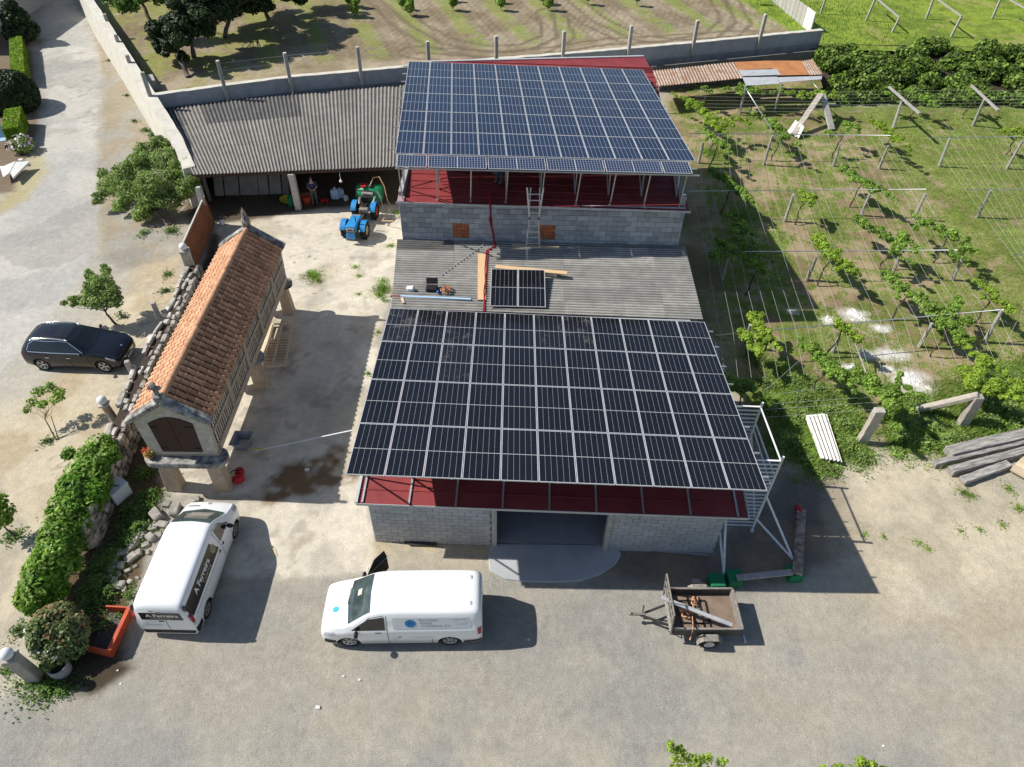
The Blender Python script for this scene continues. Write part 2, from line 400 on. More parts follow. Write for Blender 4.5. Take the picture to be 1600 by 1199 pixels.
# ------------------------------------------------------------------ noise in numpy
def vnoise(X, Y, scale, seed, octv=4, rough=.55):
    out = np.zeros_like(X); amp = 1.0; tot = 0.0; f = 1.0 / scale
    for o in range(octv):
        g = np.random.default_rng(seed * 31 + o).random((257, 257))
        x = X * f + 1000.37; y = Y * f + 1000.71
        xi = np.floor(x).astype(int); yi = np.floor(y).astype(int)
        fx = x - xi; fy = y - yi
        fx = fx * fx * (3 - 2 * fx); fy = fy * fy * (3 - 2 * fy)
        a = g[xi % 257, yi % 257]; b = g[(xi + 1) % 257, yi % 257]; c = g[xi % 257, (yi + 1) % 257]; d = g[(xi + 1) % 257, (yi + 1) % 257]
        out += amp * ((a * (1 - fx) + b * fx) * (1 - fy) + (c * (1 - fx) + d * fx) * fy)
        tot += amp; amp *= rough; f *= 2.03
    return out / tot
def sdpoly(X, Y, poly):
    """signed distance to a polygon, positive inside"""
    P = np.array([(p[0], p[1]) for p in poly]); n = len(P)
    d = np.full(X.shape, 1e18); ins = np.zeros(X.shape, bool)
    for i in range(n):
        a = P[i]; b = P[(i + 1) % n]; e = b - a; w0 = X - a[0]; w1 = Y - a[1]
        t = np.clip((w0 * e[0] + w1 * e[1]) / (e @ e + 1e-12), 0, 1)
        d = np.minimum(d, (w0 - e[0] * t) ** 2 + (w1 - e[1] * t) ** 2)
        c = (a[1] > Y) != (b[1] > Y)
        with np.errstate(divide='ignore', invalid='ignore'):
            xx = (b[0] - a[0]) * (Y - a[1]) / (b[1] - a[1] + 1e-12) + a[0]
        ins ^= c & (X < xx)
    return np.where(ins, 1, -1) * np.sqrt(d)
def sst(a, b, x):
    t = np.clip((x - a) / (b - a), 0, 1); return t * t * (3 - 2 * t)

# ------------------------------------------------------------------ leaves
def leaf_mesh(name, C, N, size, mat, seed=0, long=1.6, up=0.5):
    """C: (n,3) positions, N: (n,3) outward directions; each leaf a folded kite of two triangles"""
    q = np.random.default_rng(seed); n = len(C)
    d = N + q.normal(0, .7, (n, 3)); d[:, 2] += up; d /= np.linalg.norm(d, axis=1)[:, None] + 1e-9   # leaf normal
    t = q.normal(0, 1, (n, 3)); t -= (t * d).sum(1)[:, None] * d; t /= np.linalg.norm(t, axis=1)[:, None] + 1e-9
    b = np.cross(d, t)
    s = size * q.uniform(.6, 1.35, n)[:, None]
    V = np.empty((n, 4, 3))
    V[:, 0] = C - t * s * long * .5; V[:, 2] = C + t * s * long * .5
    V[:, 1] = C + b * s * .5 + d * s * .12; V[:, 3] = C - b * s * .5 + d * s * .12
    return tri_mesh(name, V.reshape(-1, 3), n, 4, mat)
def tri_mesh(name, V, n, k, mat):
    me = bpy.data.meshes.new(name)
    me.vertices.add(n * k); me.vertices.foreach_set('co', V.astype(np.float32).ravel())
    me.loops.add(n * k); me.loops.foreach_set('vertex_index', np.arange(n * k, dtype=np.int32))
    me.polygons.add(n); me.polygons.foreach_set('loop_start', np.arange(0, n * k, k, dtype=np.int32))
    me.polygons.foreach_set('loop_total', np.full(n, k, dtype=np.int32))
    me.materials.append(mat); me.update(calc_edges=True); return me
def shell_points(clumps, n, seed, inner=.35):
    """points near the surface of several ellipsoid clumps (cx,cy,cz,rx,ry,rz)"""
    q = np.random.default_rng(seed); K = np.array(clumps, float)
    w = K[:, 3] * K[:, 4] + K[:, 3] * K[:, 5]; w /= w.sum()
    idx = q.choice(len(K), n, p=w); k = K[idx]
    d = q.normal(0, 1, (n, 3)); d /= np.linalg.norm(d, axis=1)[:, None]
    r = (inner + (1 - inner) * q.random(n) ** .5)[:, None]
    return k[:, :3] + d * r * k[:, 3:6], d
def split(clumps, k, f=.55, seed=0):
    """break every clump into smaller uneven ones round its rim, for a ragged outline"""
    q = random.Random(seed); out = []
    for c in clumps:
        for i in range(k):
            a = q.uniform(0, 6.283); e = q.uniform(-.7, 1); h = math.sqrt(max(0, 1 - e * e)) ; g = q.uniform(.5, .95); r = f * q.uniform(.6, 1.15)
            out.append((c[0] + c[3] * g * h * math.cos(a), c[1] + c[4] * g * h * math.sin(a), c[2] + c[5] * g * e, c[3] * r, c[4] * r, c[5] * r))
    return out
def leaves(name, parent, clumps, n, size, mat, seed, inner=.35, floor=None, up=.5, long=1.6):
    C, N = shell_points(clumps, n, seed, inner)
    if floor is not None: C[:, 2] = np.maximum(C[:, 2], floor)
    inv = TM.get(parent, Matrix.Identity(4)).inverted() if parent else Matrix.Identity(4)
    A = np.array(inv); C = C @ A[:3, :3].T + A[:3, 3]; N = N @ A[:3, :3].T
    o = bpy.data.objects.new(name, leaf_mesh(name, C, N, size, mat, seed, long, up)); link(o)
    if parent: o.parent = parent
    return o
def blades(name, P, h, w, mat, seed, label=None, lean=.5):
    """grass: one narrow triangle pair per blade at points P (n,3)"""
    q = np.random.default_rng(seed); n = len(P)
    a = q.uniform(0, 2 * math.pi, n); d = np.stack([np.cos(a), np.sin(a), 0 * a], 1); s = np.stack([-np.sin(a), np.cos(a), 0 * a], 1)
    hh = (h * q.uniform(.5, 1.4, n))[:, None]; ww = (w * q.uniform(.6, 1.3, n))[:, None]
    L = (lean * q.uniform(.2, 1.6, n))[:, None] * hh
    V = np.empty((n, 3, 3)); V[:, 0] = P - s * ww; V[:, 1] = P + s * ww
    V[:, 2] = P + d * L; V[:, 2, 2] += hh[:, 0]
    o = bpy.data.objects.new(name, tri_mesh(name, V.reshape(-1, 3), n, 3, mat)); link(o)
    return props(o, label, 'grass', None, 'stuff')

# ------------------------------------------------------------------ ground
def lin(v): v /= 255.0; return v / 12.92 if v <= .04045 else ((v + .055) / 1.055) ** 2.4
def alb(r, g, b, k=1.22): return np.array([lin(r) / k, lin(g) / k, lin(b) / k])
def ppoly(pts, z=0.0): return [(G(u, v, z).x, G(u, v, z).y) for u, v in pts]
TERR = 1.7                                     # level of the field behind the retaining wall
A_YARD, A_YARD2, A_YARD3 = alb(178, 172, 159, 1.25), alb(165, 162, 154, 1.25), alb(188, 179, 160, 1.25)
A_ROAD, A_ROAD2 = alb(203, 199, 189), alb(172, 167, 155)
A_SAND, A_SAND2 = alb(213, 200, 174), alb(197, 181, 151)
A_SLAB, A_SLAB2 = alb(224, 215, 196), alb(208, 197, 175)
A_DIRT, A_DIRT2 = alb(172, 154, 122), alb(146, 128, 98)
A_GRASS, A_GRASS2, A_LUSH = alb(142, 154, 80), alb(124, 138, 66), alb(110, 140, 52)
A_DGRAV = alb(120, 112, 103); A_SOIL = alb(78, 68, 54); A_RUST = alb(136, 110, 82)
A_MEADOW, A_MEADOW2 = alb(146, 164, 66), alb(116, 136, 54)
A_FIELD, A_FIELD2, A_FGRASS = alb(178, 163, 138), alb(152, 136, 110), alb(142, 150, 80)
R_ROAD = ppoly([(62, -60), (132, -60), (134, 20), (146, 70), (160, 130), (150, 230), (152, 330), (150, 390), (110, 450), (60, 520), (-40, 620), (-260, 640), (-260, 400), (-40, 330), (55, 290), (72, 200), (66, 100)])
R_ROADSIDE = ppoly([(128, -60), (140, -60), (250, 170), (275, 230), (300, 330), (240, 400), (180, 430), (140, 330), (140, 230), (150, 120), (130, 40)])
R_PARK = ppoly([(-300, 560), (-40, 560), (60, 480), (150, 400), (230, 380), (290, 400), (285, 440), (215, 580), (165, 690), (100, 860), (55, 1075), (-20, 1075), (-300, 1110)])
R_SANDY = ppoly([(-300, 700), (-40, 650), (60, 620), (110, 560), (170, 520), (190, 450), (230, 400), (285, 400), (285, 440), (215, 580), (165, 690), (100, 860), (55, 1075), (-60, 1090), (-300, 1150)])
R_SLAB = ppoly([(336, 330), (640, 300), (640, 380), (600, 490), (560, 740), (585, 846), (584, 893), (440, 905), (330, 900), (350, 800), (395, 772), (270, 775), (240, 700), (262, 640), (300, 520), (330, 420)])
R_SOILBED = ppoly([(300, 445), (335, 360), (350, 400), (320, 520), (270, 640), (240, 690), (250, 770), (240, 830), (205, 930), (190, 1010), (210, 1045), (160, 1085), (60, 1075), (70, 1020), (110, 900), (165, 760), (200, 660), (250, 560)])
R_BARNDIRT = ppoly([(584, 846), (775, 850), (770, 912), (740, 905), (640, 893), (584, 895)])
R_BARNDIRT2 = ppoly([(940, 850), (1060, 850), (1118, 862), (1180, 780), (1220, 730), (1330, 745), (1345, 850), (1260, 900), (1100, 915), (960, 912), (950, 880)])
R_VINE = ppoly([(1040, 120), (1290, 120), (1300, 165), (1800, 165), (1800, 690), (1480, 706), (1440, 690), (1380, 690), (1335, 720), (1300, 735), (1210, 735), (1140, 600), (1080, 480), (1060, 380)])
R_RSAND = ppoly([(1320, 715), (1400, 690), (1470, 700), (1500, 740), (1640, 770), (1800, 800), (1800, 900), (1500, 930), (1400, 945), (1340, 900), (1310, 800)])
R_LUSH1 = ppoly([(1215, 560), (1250, 590), (1300, 640), (1355, 700), (1340, 735), (1265, 745), (1230, 690), (1190, 620)])
R_LUSH2 = ppoly([(1390, 640), (1480, 590), (1560, 560), (1800, 560), (1800, 680), (1560, 690), (1470, 715), (1430, 705), (1400, 690)])
R_GREENV = ppoly([(1290, 160), (1800, 160), (1800, 560), (1560, 540), (1480, 430), (1420, 300), (1360, 200)])
R_SHADEDIRT = ppoly([(1040, 150), (1090, 230), (1110, 350), (1130, 480), (1190, 600), (1150, 610), (1060, 380)])
R_PATIO = ppoly([(-300, 20), (38, 20), (50, 90), (60, 200), (20, 300), (-300, 330)])
R_VERGE = ppoly([(-300, 330), (0, 318), (60, 235), (70, 270), (40, 310), (-20, 350), (-300, 400)])
R_STAIN = ppoly([(552, 690), (560, 740), (545, 752), (470, 775), (400, 790), (388, 778), (440, 730), (500, 705)])
R_OLDTRACK = ppoly([(300, 985), (600, 905), (760, 960), (1020, 1040), (1700, 1075), (1700, 1125), (1100, 1130), (500, 1140), (-50, 1150), (-50, 1100)])
R_DUST1 = ppoly([(150, 1000), (520, 1000), (560, 1060), (420, 1120), (60, 1110), (60, 1080)])
R_DUST2 = ppoly([(1350, 880), (1620, 850), (1800, 1010), (1560, 1010), (1400, 985)])
R_DUST3 = ppoly([(1190, 1075), (1600, 1030), (1800, 1060), (1560, 1130), (1180, 1140)])
LIME = [(1238, 487, .4), (1293, 500, .45), (1338, 492, .75), (1376, 512, .5), (1358, 555, .5), (1393, 553, .7), (1326, 574, .4), (1386, 578, .4), (1424, 596, 1.1), (1425, 652, .6)]
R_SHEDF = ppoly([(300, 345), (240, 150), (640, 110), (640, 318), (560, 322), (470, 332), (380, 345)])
R_SPOTW = ppoly([(1405, 895), (1470, 880), (1510, 900), (1470, 940), (1420, 935)])
FROW = (G(1, 0, TERR), (0.335, -0.942))

TRK = [ppoly(p, TERR) for p in ([(590, -5), (640, 40), (690, 68), (760, 82), (830, 78), (872, 58), (862, 20)], [(880, -5), (930, 35), (990, 62), (1060, 70), (1120, 60), (1150, 35), (1130, -5)], [(650, 82), (800, 92), (950, 70), (1180, 55)])]
def mixc(col, c, w): return col * (1 - w[..., None]) + np.asarray(c) * w[..., None]
def paint(X, Y):
    n1 = vnoise(X, Y, 6.0, 1); n2 = vnoise(X, Y, 1.6, 2); n3 = vnoise(X, Y, .45, 3, 3); n4 = vnoise(X, Y, 2.8, 5, 5)
    sh = X.shape
    def W(poly, f, a=.6): return sst(-f, f, sdpoly(X, Y, poly) + (n2 - .5) * a * 2 + (n3 - .5) * a)
    col = np.broadcast_to(A_YARD, sh + (3,)).copy()
    col = mixc(col, A_YARD2, sst(.5, .62, n4)); col = mixc(col, A_YARD3, sst(.53, .66, vnoise(X, Y, 4.1, 8, 5)) * .75)
    for p, c, k in ((R_DUST1, A_YARD3, .7), (R_DUST2, A_SAND2, .55), (R_DUST3, A_YARD3, .8), (R_OLDTRACK, A_YARD2 * .92, .35), (R_SPOTW, alb(214, 208, 196), .9)):
        col = mixc(col, c, W(p, 1.0, 1.0) * k)
    for a_, b_, w_, k_ in ((.02, 12.4, .5, .16), (.02, 10.9, .5, .16), (-.05, 9.3, .6, .14), (.11, 13.1, .45, .12)):
        col = mixc(col, A_YARD2 * .82, (1 - sst(.0, w_, np.abs(Y - b_ - a_ * X - (n1 - .5) * 2.2))) * k_ * sst(.35, .6, vnoise(X, Y, 3, 91)))
    veg = np.zeros(sh); cls = np.zeros(sh, int)
    w = W(R_BARNDIRT, .3, .35); col = mixc(col, mixc(np.broadcast_to(A_YARD3, sh + (3,)), A_SAND2, sst(.4, .6, n2)), w)
    w = W(R_BARNDIRT2, .5, .5); col = mixc(col, mixc(np.broadcast_to(A_DGRAV, sh + (3,)), alb(140, 124, 104), sst(.42, .6, n2)), w * .9)
    w = W(R_RSAND, 1.0, .9); col = mixc(col, mixc(np.broadcast_to(A_SAND, sh + (3,)), alb(192, 180, 156), sst(.4, .62, n2)), w * .9)
    # parking area and road on the left
    w = W(R_PARK, .8, .6); col = mixc(col, alb(194, 188, 174), w); cls[sdpoly(X, Y, R_PARK) > 0] = 2
    w = W(R_SANDY, 1.0, .9); col = mixc(col, mixc(np.broadcast_to(A_SAND, sh + (3,)), A_SAND2, sst(.45, .62, n4)), w)
    w = W(R_ROADSIDE, .5, .5); col = mixc(col, mixc(np.broadcast_to(A_ROAD2, sh + (3,)), alb(172, 160, 138), sst(.4, .6, n2)), w)
    w = W(R_ROAD, .35, .35); col = mixc(col, mixc(np.broadcast_to(A_ROAD, sh + (3,)), alb(188, 186, 179), sst(.48, .62, n4)), w); cls[(sdpoly(X, Y, R_ROAD) > 0) & (cls == 0)] = 1
    w = W(R_VERGE, .4, .4); col = mixc(col, alb(188, 178, 140), w)
    rr_ = np.maximum(sst(-.3, .3, sdpoly(X, Y, R_ROAD)), sst(-.3, .3, sdpoly(X, Y, R_PARK)))
    for sc_, sd_ in ((6.5, 95), (3.4, 97)):
        ck = (1 - sst(0, .006, np.abs(vnoise(X, Y, sc_, sd_, 5) - .5))) * sst(.47, .56, vnoise(X, Y, 9, sd_ + 1)) * rr_
        col = mixc(col, alb(118, 112, 102), ck * .5)
    col = mixc(col, alb(150, 147, 140), rr_ * sst(.54, .57, vnoise(X, Y, 4.5, 99, 5)) * .35)
    w = W(R_PATIO, .15, .1); col = mixc(col, alb(134, 118, 100), w)
    # courtyard
    d = sdpoly(X, Y, R_SLAB); w = sst(-.12, .12, d + (n3 - .5) * .25)
    slab = mixc(np.broadcast_to(A_SLAB, sh + (3,)), A_SLAB2, sst(.46, .64, n4))
    slab = mixc(slab, alb(176, 170, 160), sst(.52, .72, vnoise(X, Y, 1.2, 12, 5)) * .45)
    st = W(R_STAIN, .25, .5); slab = mixc(slab, A_RUST, st * (.35 + .65 * sst(.35, .6, n3)))
    slab = mixc(slab, alb(96, 86, 76), sst(.64, .74, vnoise(X, Y, .9, 21, 4)) * .28)
    col = mixc(col, slab, w); cls[d > 0] = 3
    cr = np.abs(vnoise(X, Y, 3.2, 33, 5) - .5); crack = (1 - sst(0, .0035, cr)) * w * sst(.45, .55, vnoise(X, Y, 5, 34)) * (Y > 24)
    col = mixc(col, alb(120, 108, 84), crack * .55); veg = np.maximum(veg, crack * .3)
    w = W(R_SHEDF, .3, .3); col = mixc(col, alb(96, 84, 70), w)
    w = W(R_SOILBED, .25, .35); col = mixc(col, mixc(np.broadcast_to(A_SOIL, sh + (3,)), alb(104, 88, 68), sst(.48, .62, n2)), w)
    cls[sdpoly(X, Y, R_SOILBED) > 0] = 4
    # vineyard
    dv = sdpoly(X, Y, R_VINE); w = W(R_VINE, .5, .6)
    gr = sst(.425, .58, vnoise(X, Y, 1.3, 41, 6, .7) * .6 + vnoise(X, Y, .35, 45, 3) * .4); gr = np.maximum(gr, W(R_GREENV, 1.5, 1.5) * sst(.34, .52, vnoise(X, Y, 1.1, 42, 6, .7) * .6 + vnoise(X, Y, .35, 46, 3) * .4))
    lush = np.maximum(W(R_LUSH1, .6, .7), W(R_LUSH2, .6, .7)); gr = np.maximum(gr, lush)
    gr = gr * (1 - .75 * W(R_SHADEDIRT, .7, .5))
    vd = mixc(np.broadcast_to(A_DIRT, sh + (3,)), A_DIRT2, sst(.42, .6, n2))
    vg = mixc(np.broadcast_to(A_GRASS, sh + (3,)), A_GRASS2, sst(.4, .6, n2)); vg = mixc(vg, A_LUSH * .8, lush * sst(.36, .55, n3))
    vc = mixc(vd, vg, gr * .85); col = mixc(col, vc, w); cls[dv > 0] = 5
    for lu, lv, lr in LIME:
        p_ = G(lu, lv); dd_ = np.hypot((X - p_.x) / 1.25, Y - p_.y) / lr + (n3 - .5) * .9 + (n2 - .5) * .5
        lw = 1 - sst(.25, 1.05, dd_); col = mixc(col, alb(226, 222, 212), lw * .92); gr = gr * (1 - lw)
    veg = np.maximum(veg, gr * w * (.55 + .9 * lush))
    return col, cls, veg
def paint_terrace(X, Y):
    sh = X.shape; n2 = vnoise(X, Y, 1.6, 52); n4 = vnoise(X, Y, 3.2, 53, 5); n3 = vnoise(X, Y, .5, 54, 3)
    col = mixc(np.broadcast_to(A_FIELD, sh + (3,)), A_FIELD2, sst(.42, .62, n4))
    # rows: grass strips 4.3 m apart, tractor ruts between
    a = X * 0.942 + Y * 0.335; p0 = -7.29 * .942 + 72.48 * .335
    ph = ((a - p0) / 4.15 + .5) % 1.0 - .5
    end = sst(0, 2.5, (Y - (51.5 + (X + 7.7) * .29)) - 5.5 - (n2 - .5) * 3)
    g = (1 - sst(.13, .22, np.abs(ph) + (n3 - .5) * .16)) * end * sst(.24, .46, n2)
    fur = .5 + .5 * np.sin(2 * np.pi * (a + (n3 - .5) * .35) / .62); col = col * (1 - .3 * fur * end * (1 - g))[..., None]
    col = mixc(col, A_FGRASS, g * .75)
    for trk in TRK:
        dk = np.full(sh, 1e9)
        for (a0, b0), (a1, b1) in zip(trk[:-1], trk[1:]):
            ex_, ey_ = a1 - a0, b1 - b0; t_ = np.clip(((X - a0) * ex_ + (Y - b0) * ey_) / (ex_ * ex_ + ey_ * ey_ + 1e-9), 0, 1)
            dk = np.minimum(dk, np.hypot(X - a0 - t_ * ex_, Y - b0 - t_ * ey_))
        col = mixc(col, A_FIELD2 * .6, np.maximum(1 - sst(.12, .3, dk), (1 - sst(.1, .25, np.abs(dk - 1.3)))) * .9)
    rut = (1 - sst(.02, .055, np.abs(np.abs(ph) - .3))) * end
    col = mixc(col, A_FIELD2 * .85, rut * .5)
    gl = sst(-33, -22, X) ; left = (1 - sst(-24, -14, X + (n2 - .5) * 6 - (Y - 55) * .15))
    lg = left * sst(.42, .56, n2); col = mixc(col, alb(150, 148, 88), lg * .8)
    veg = np.maximum(g * .5, lg * .35)
    # meadow to the right of the field wall
    m = sst(-.6, .6, (X - (24.6 + (Y - 61.8) * -.30)) + (n3 - .5) * .6)
    mc = mixc(np.broadcast_to(A_MEADOW, sh + (3,)), A_MEADOW2, sst(.42, .6, n2 * .5 + n3 * .5)); mc = mixc(mc, alb(170, 165, 100), sst(.58, .68, n4) * .7)
    col = mixc(col, mc, m); veg = np.maximum(veg * (1 - m), m * 1.6)
    return col, (m > .5).astype(int), veg

def ground_mat():
    m, n, l, b = newmat('ground_surface')
    at = n.new('ShaderNodeAttribute'); at.attribute_name = 'Col'
    g = n.new('ShaderNodeNewGeometry')
    def noise(sc, d):
        z = n.new('ShaderNodeTexNoise'); z.inputs['Scale'].default_value = sc; z.inputs['Detail'].default_value = d
        z.inputs['Roughness'].default_value = .7; l.new(g.outputs['Position'], z.inputs['Vector']); return z.outputs['Fac']
    def mr(x, a0, a1, b0, b1):
        z = n.new('ShaderNodeMapRange'); z.inputs[1].default_value = a0; z.inputs[2].default_value = a1
        z.inputs[3].default_value = b0; z.inputs[4].default_value = b1; l.new(x, z.inputs[0]); return z.outputs[0]
    def mul(c, f):
        z = n.new('ShaderNodeMix'); z.data_type = 'RGBA'; z.blend_type = 'MULTIPLY'; z.inputs[0].default_value = 1
        l.new(c, z.inputs[6]); l.new(f, z.inputs[7]); return z.outputs[2]
    f1 = noise(28, 6); f2 = noise(3.1, 8); f3 = noise(.55, 6)
    f4 = noise(75, 3)
    c = mul(at.outputs['Color'], mr(f1, .3, .7, .7, 1.3)); c = mul(c, mr(f4, .3, .7, .72, 1.28))
    c = mul(c, mr(f2, .3, .7, .86, 1.14)); c = mul(c, mr(f3, .3, .7, .9, 1.1))
    # scattered pale pebbles
    v = n.new('ShaderNodeTexVoronoi'); v.inputs['Scale'].default_value = 2.2; l.new(g.outputs['Position'], v.inputs['Vector'])
    pb = n.new('ShaderNodeMix'); pb.data_type = 'RGBA'
    l.new(mr(v.outputs['Distance'], .03, .045, .8, 0.0), pb.inputs[0]); l.new(c, pb.inputs[6]); pb.inputs[7].default_value = (.55, .53, .49, 1)
    l.new(pb.outputs[2], b.inputs['Base Color'])
    b.inputs['Roughness'].default_value = .95; b.inputs['Specular IOR Level'].default_value = .15
    bp = n.new('ShaderNodeBump'); bp.inputs['Strength'].default_value = .55; bp.inputs['Distance'].default_value = .03
    l.new(f1, bp.inputs['Height'])
    b2 = n.new('ShaderNodeBump'); b2.inputs['Strength'].default_value = .35; b2.inputs['Distance'].default_value = .12
    l.new(f2, b2.inputs['Height']); l.new(bp.outputs[0], b2.inputs['Normal'])
    l.new(b2.outputs[0], b.inputs['Normal'])
    return m
M['ground'] = ground_mat()
def sheet(name, X, Y, Z, col, keep):
    """keep: (nx-1, ny-1) mask of quads"""
    nx, ny = X.shape
    idx = np.arange(nx * ny).reshape(nx, ny)
    q = np.stack([idx[:-1, :-1], idx[1:, :-1], idx[1:, 1:], idx[:-1, 1:]], -1)[keep]
    used, invx = np.unique(q.ravel(), return_inverse=True)
    V = np.stack([X.ravel()[used], Y.ravel()[used], Z.ravel()[used]], 1)
    me = bpy.data.meshes.new(name); n = len(q)
    me.vertices.add(len(used)); me.vertices.foreach_set('co', V.astype(np.float32).ravel())
    me.loops.add(n * 4); me.loops.foreach_set('vertex_index', invx.astype(np.int32))
    me.polygons.add(n); me.polygons.foreach_set('loop_start', np.arange(0, n * 4, 4, dtype=np.int32)); me.polygons.foreach_set('loop_total', np.full(n, 4, np.int32))
    at = me.attributes.new('Col', 'FLOAT_COLOR', 'POINT')
    c = np.concatenate([col.reshape(-1, 3)[used], np.ones((len(used), 1))], 1)
    at.data.foreach_set('color', c.astype(np.float32).ravel())
    me.materials.append(M['ground']); me.update(calc_edges=True)
    me.polygons.foreach_set('use_smooth', np.ones(n, bool))
    o = bpy.data.objects.new(name, me); link(o); o['kind'] = 'structure'; return o
VEG = []          # (points, weights) for the grass scatter
def grid(x0, x1, y0, y1, st):
    nx = int(round((x1 - x0) / st)) + 1; ny = int(round((y1 - y0) / st)) + 1
    return np.meshgrid(np.linspace(x0, x1, nx), np.linspace(y0, y1, ny), indexing='ij')
NAMES = ['yard', 'road', 'parking_ground', 'courtyard_slab', 'soil_bed', 'vineyard_ground']
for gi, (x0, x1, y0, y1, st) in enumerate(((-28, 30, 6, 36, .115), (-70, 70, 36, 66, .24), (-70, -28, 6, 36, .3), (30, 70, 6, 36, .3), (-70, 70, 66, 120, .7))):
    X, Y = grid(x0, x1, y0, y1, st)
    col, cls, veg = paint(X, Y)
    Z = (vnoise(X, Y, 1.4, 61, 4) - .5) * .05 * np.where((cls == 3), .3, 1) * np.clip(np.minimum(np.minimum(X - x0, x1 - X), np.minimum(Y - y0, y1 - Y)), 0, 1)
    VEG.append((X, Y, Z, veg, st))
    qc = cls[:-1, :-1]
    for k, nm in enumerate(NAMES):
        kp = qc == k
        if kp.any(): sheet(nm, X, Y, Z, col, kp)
# terrace
WL = [(-70.0, 117.3), (-38.9, 69.5), (-23.9, 46.4), (24.9, 61.85)]
TP = [(-23.6, 46.75), (24.9, 62.1), (26.5, 61.2), (90, 62.0), (90, 135), (-80, 135), (-69.7, 117.3)]
X, Y = grid(-80, 88, 46, 134, .3)
col, cls, veg = paint_terrace(X, Y)
dT = sdpoly(X, Y, TP)
a_ = X * .942 + Y * .335; ph_ = ((a_ + 7.29 * .942 - 72.48 * .335) / 4.15 + .5) % 1.0 - .5
Z = TERR + (vnoise(X, Y, 1.5, 62, 4) - .5) * .12 - .07 * np.exp(-((np.abs(ph_) - .3) / .04) ** 2) * (X < 24) * (X > -22)
kp = (dT[:-1, :-1] > 0)
sheet('field', X, Y, Z, col, kp & (cls[:-1, :-1] == 0)); sheet('meadow', X, Y, Z, col, kp & (cls[:-1, :-1] == 1))
VEG.append((X, Y, Z, np.where(dT > .3, veg, 0), .3))
# low bank carrying the bramble hedge up to the meadow, and the far land to the horizon
bk = MB(); nb = 24
for i in range(nb + 1):
    x = 24 + i * 2.75; bk.v += [(x, 55.5 + .25 * math.sin(i), -.05), (x, 58.5, .9 + .1 * math.sin(i * 2.1)), (x, 62.6, TERR + .02)]
for i in range(nb):
    for j in (0, 1): bk.f.append((i * 3 + j, i * 3 + 3 + j, i * 3 + 4 + j, i * 3 + 1 + j)); bk.m.append(0); bk.s.append(True)
bk.build('bank', M['soil'], kind='structure')
M['far_land'] = pm('far_land', (.16, .2, .07), (.2, .17, .1), .02, rough=1)
fl = MB(); fl.add([(-1500, -1500, -.12), (1500, -1500, -.12), (1500, 1500, -.12), (-1500, 1500, -.12)], [(0, 1, 2, 3)]); fl.build('ground', M['far_land'], kind='structure')
# grass that grows through: thousands of blades, nobody could count them
def scatter(name, regions, n, h, w, mat, seed, label, ysplit=None):
    q = np.random.default_rng(seed); P = []
    tot = sum((r[3] * r[4] ** 2).sum() for r in regions)
    for X, Y, Z, V, st in regions:
        wgt = V.ravel() * st * st; s = wgt.sum()
        k = int(n * s / tot)
        if k < 1: continue
        i = q.choice(len(wgt), k, p=wgt / s)
        P.append(np.stack([X.ravel()[i] + q.uniform(-.5, .5, k) * st, Y.ravel()[i] + q.uniform(-.5, .5, k) * st, Z.ravel()[i] - .01], 1))
    return blades(name, np.concatenate(P), h, w, mat, seed, label)
scatter('vineyard_grass', VEG[:4], 260000, .085, .015, M['grass'], 71, 'short patchy grass growing between the vine rows')
scatter('field_grass', VEG[5:], 130000, .16, .03, M['grass_lush'], 72, 'green grass of the meadow and strips between the field rows')

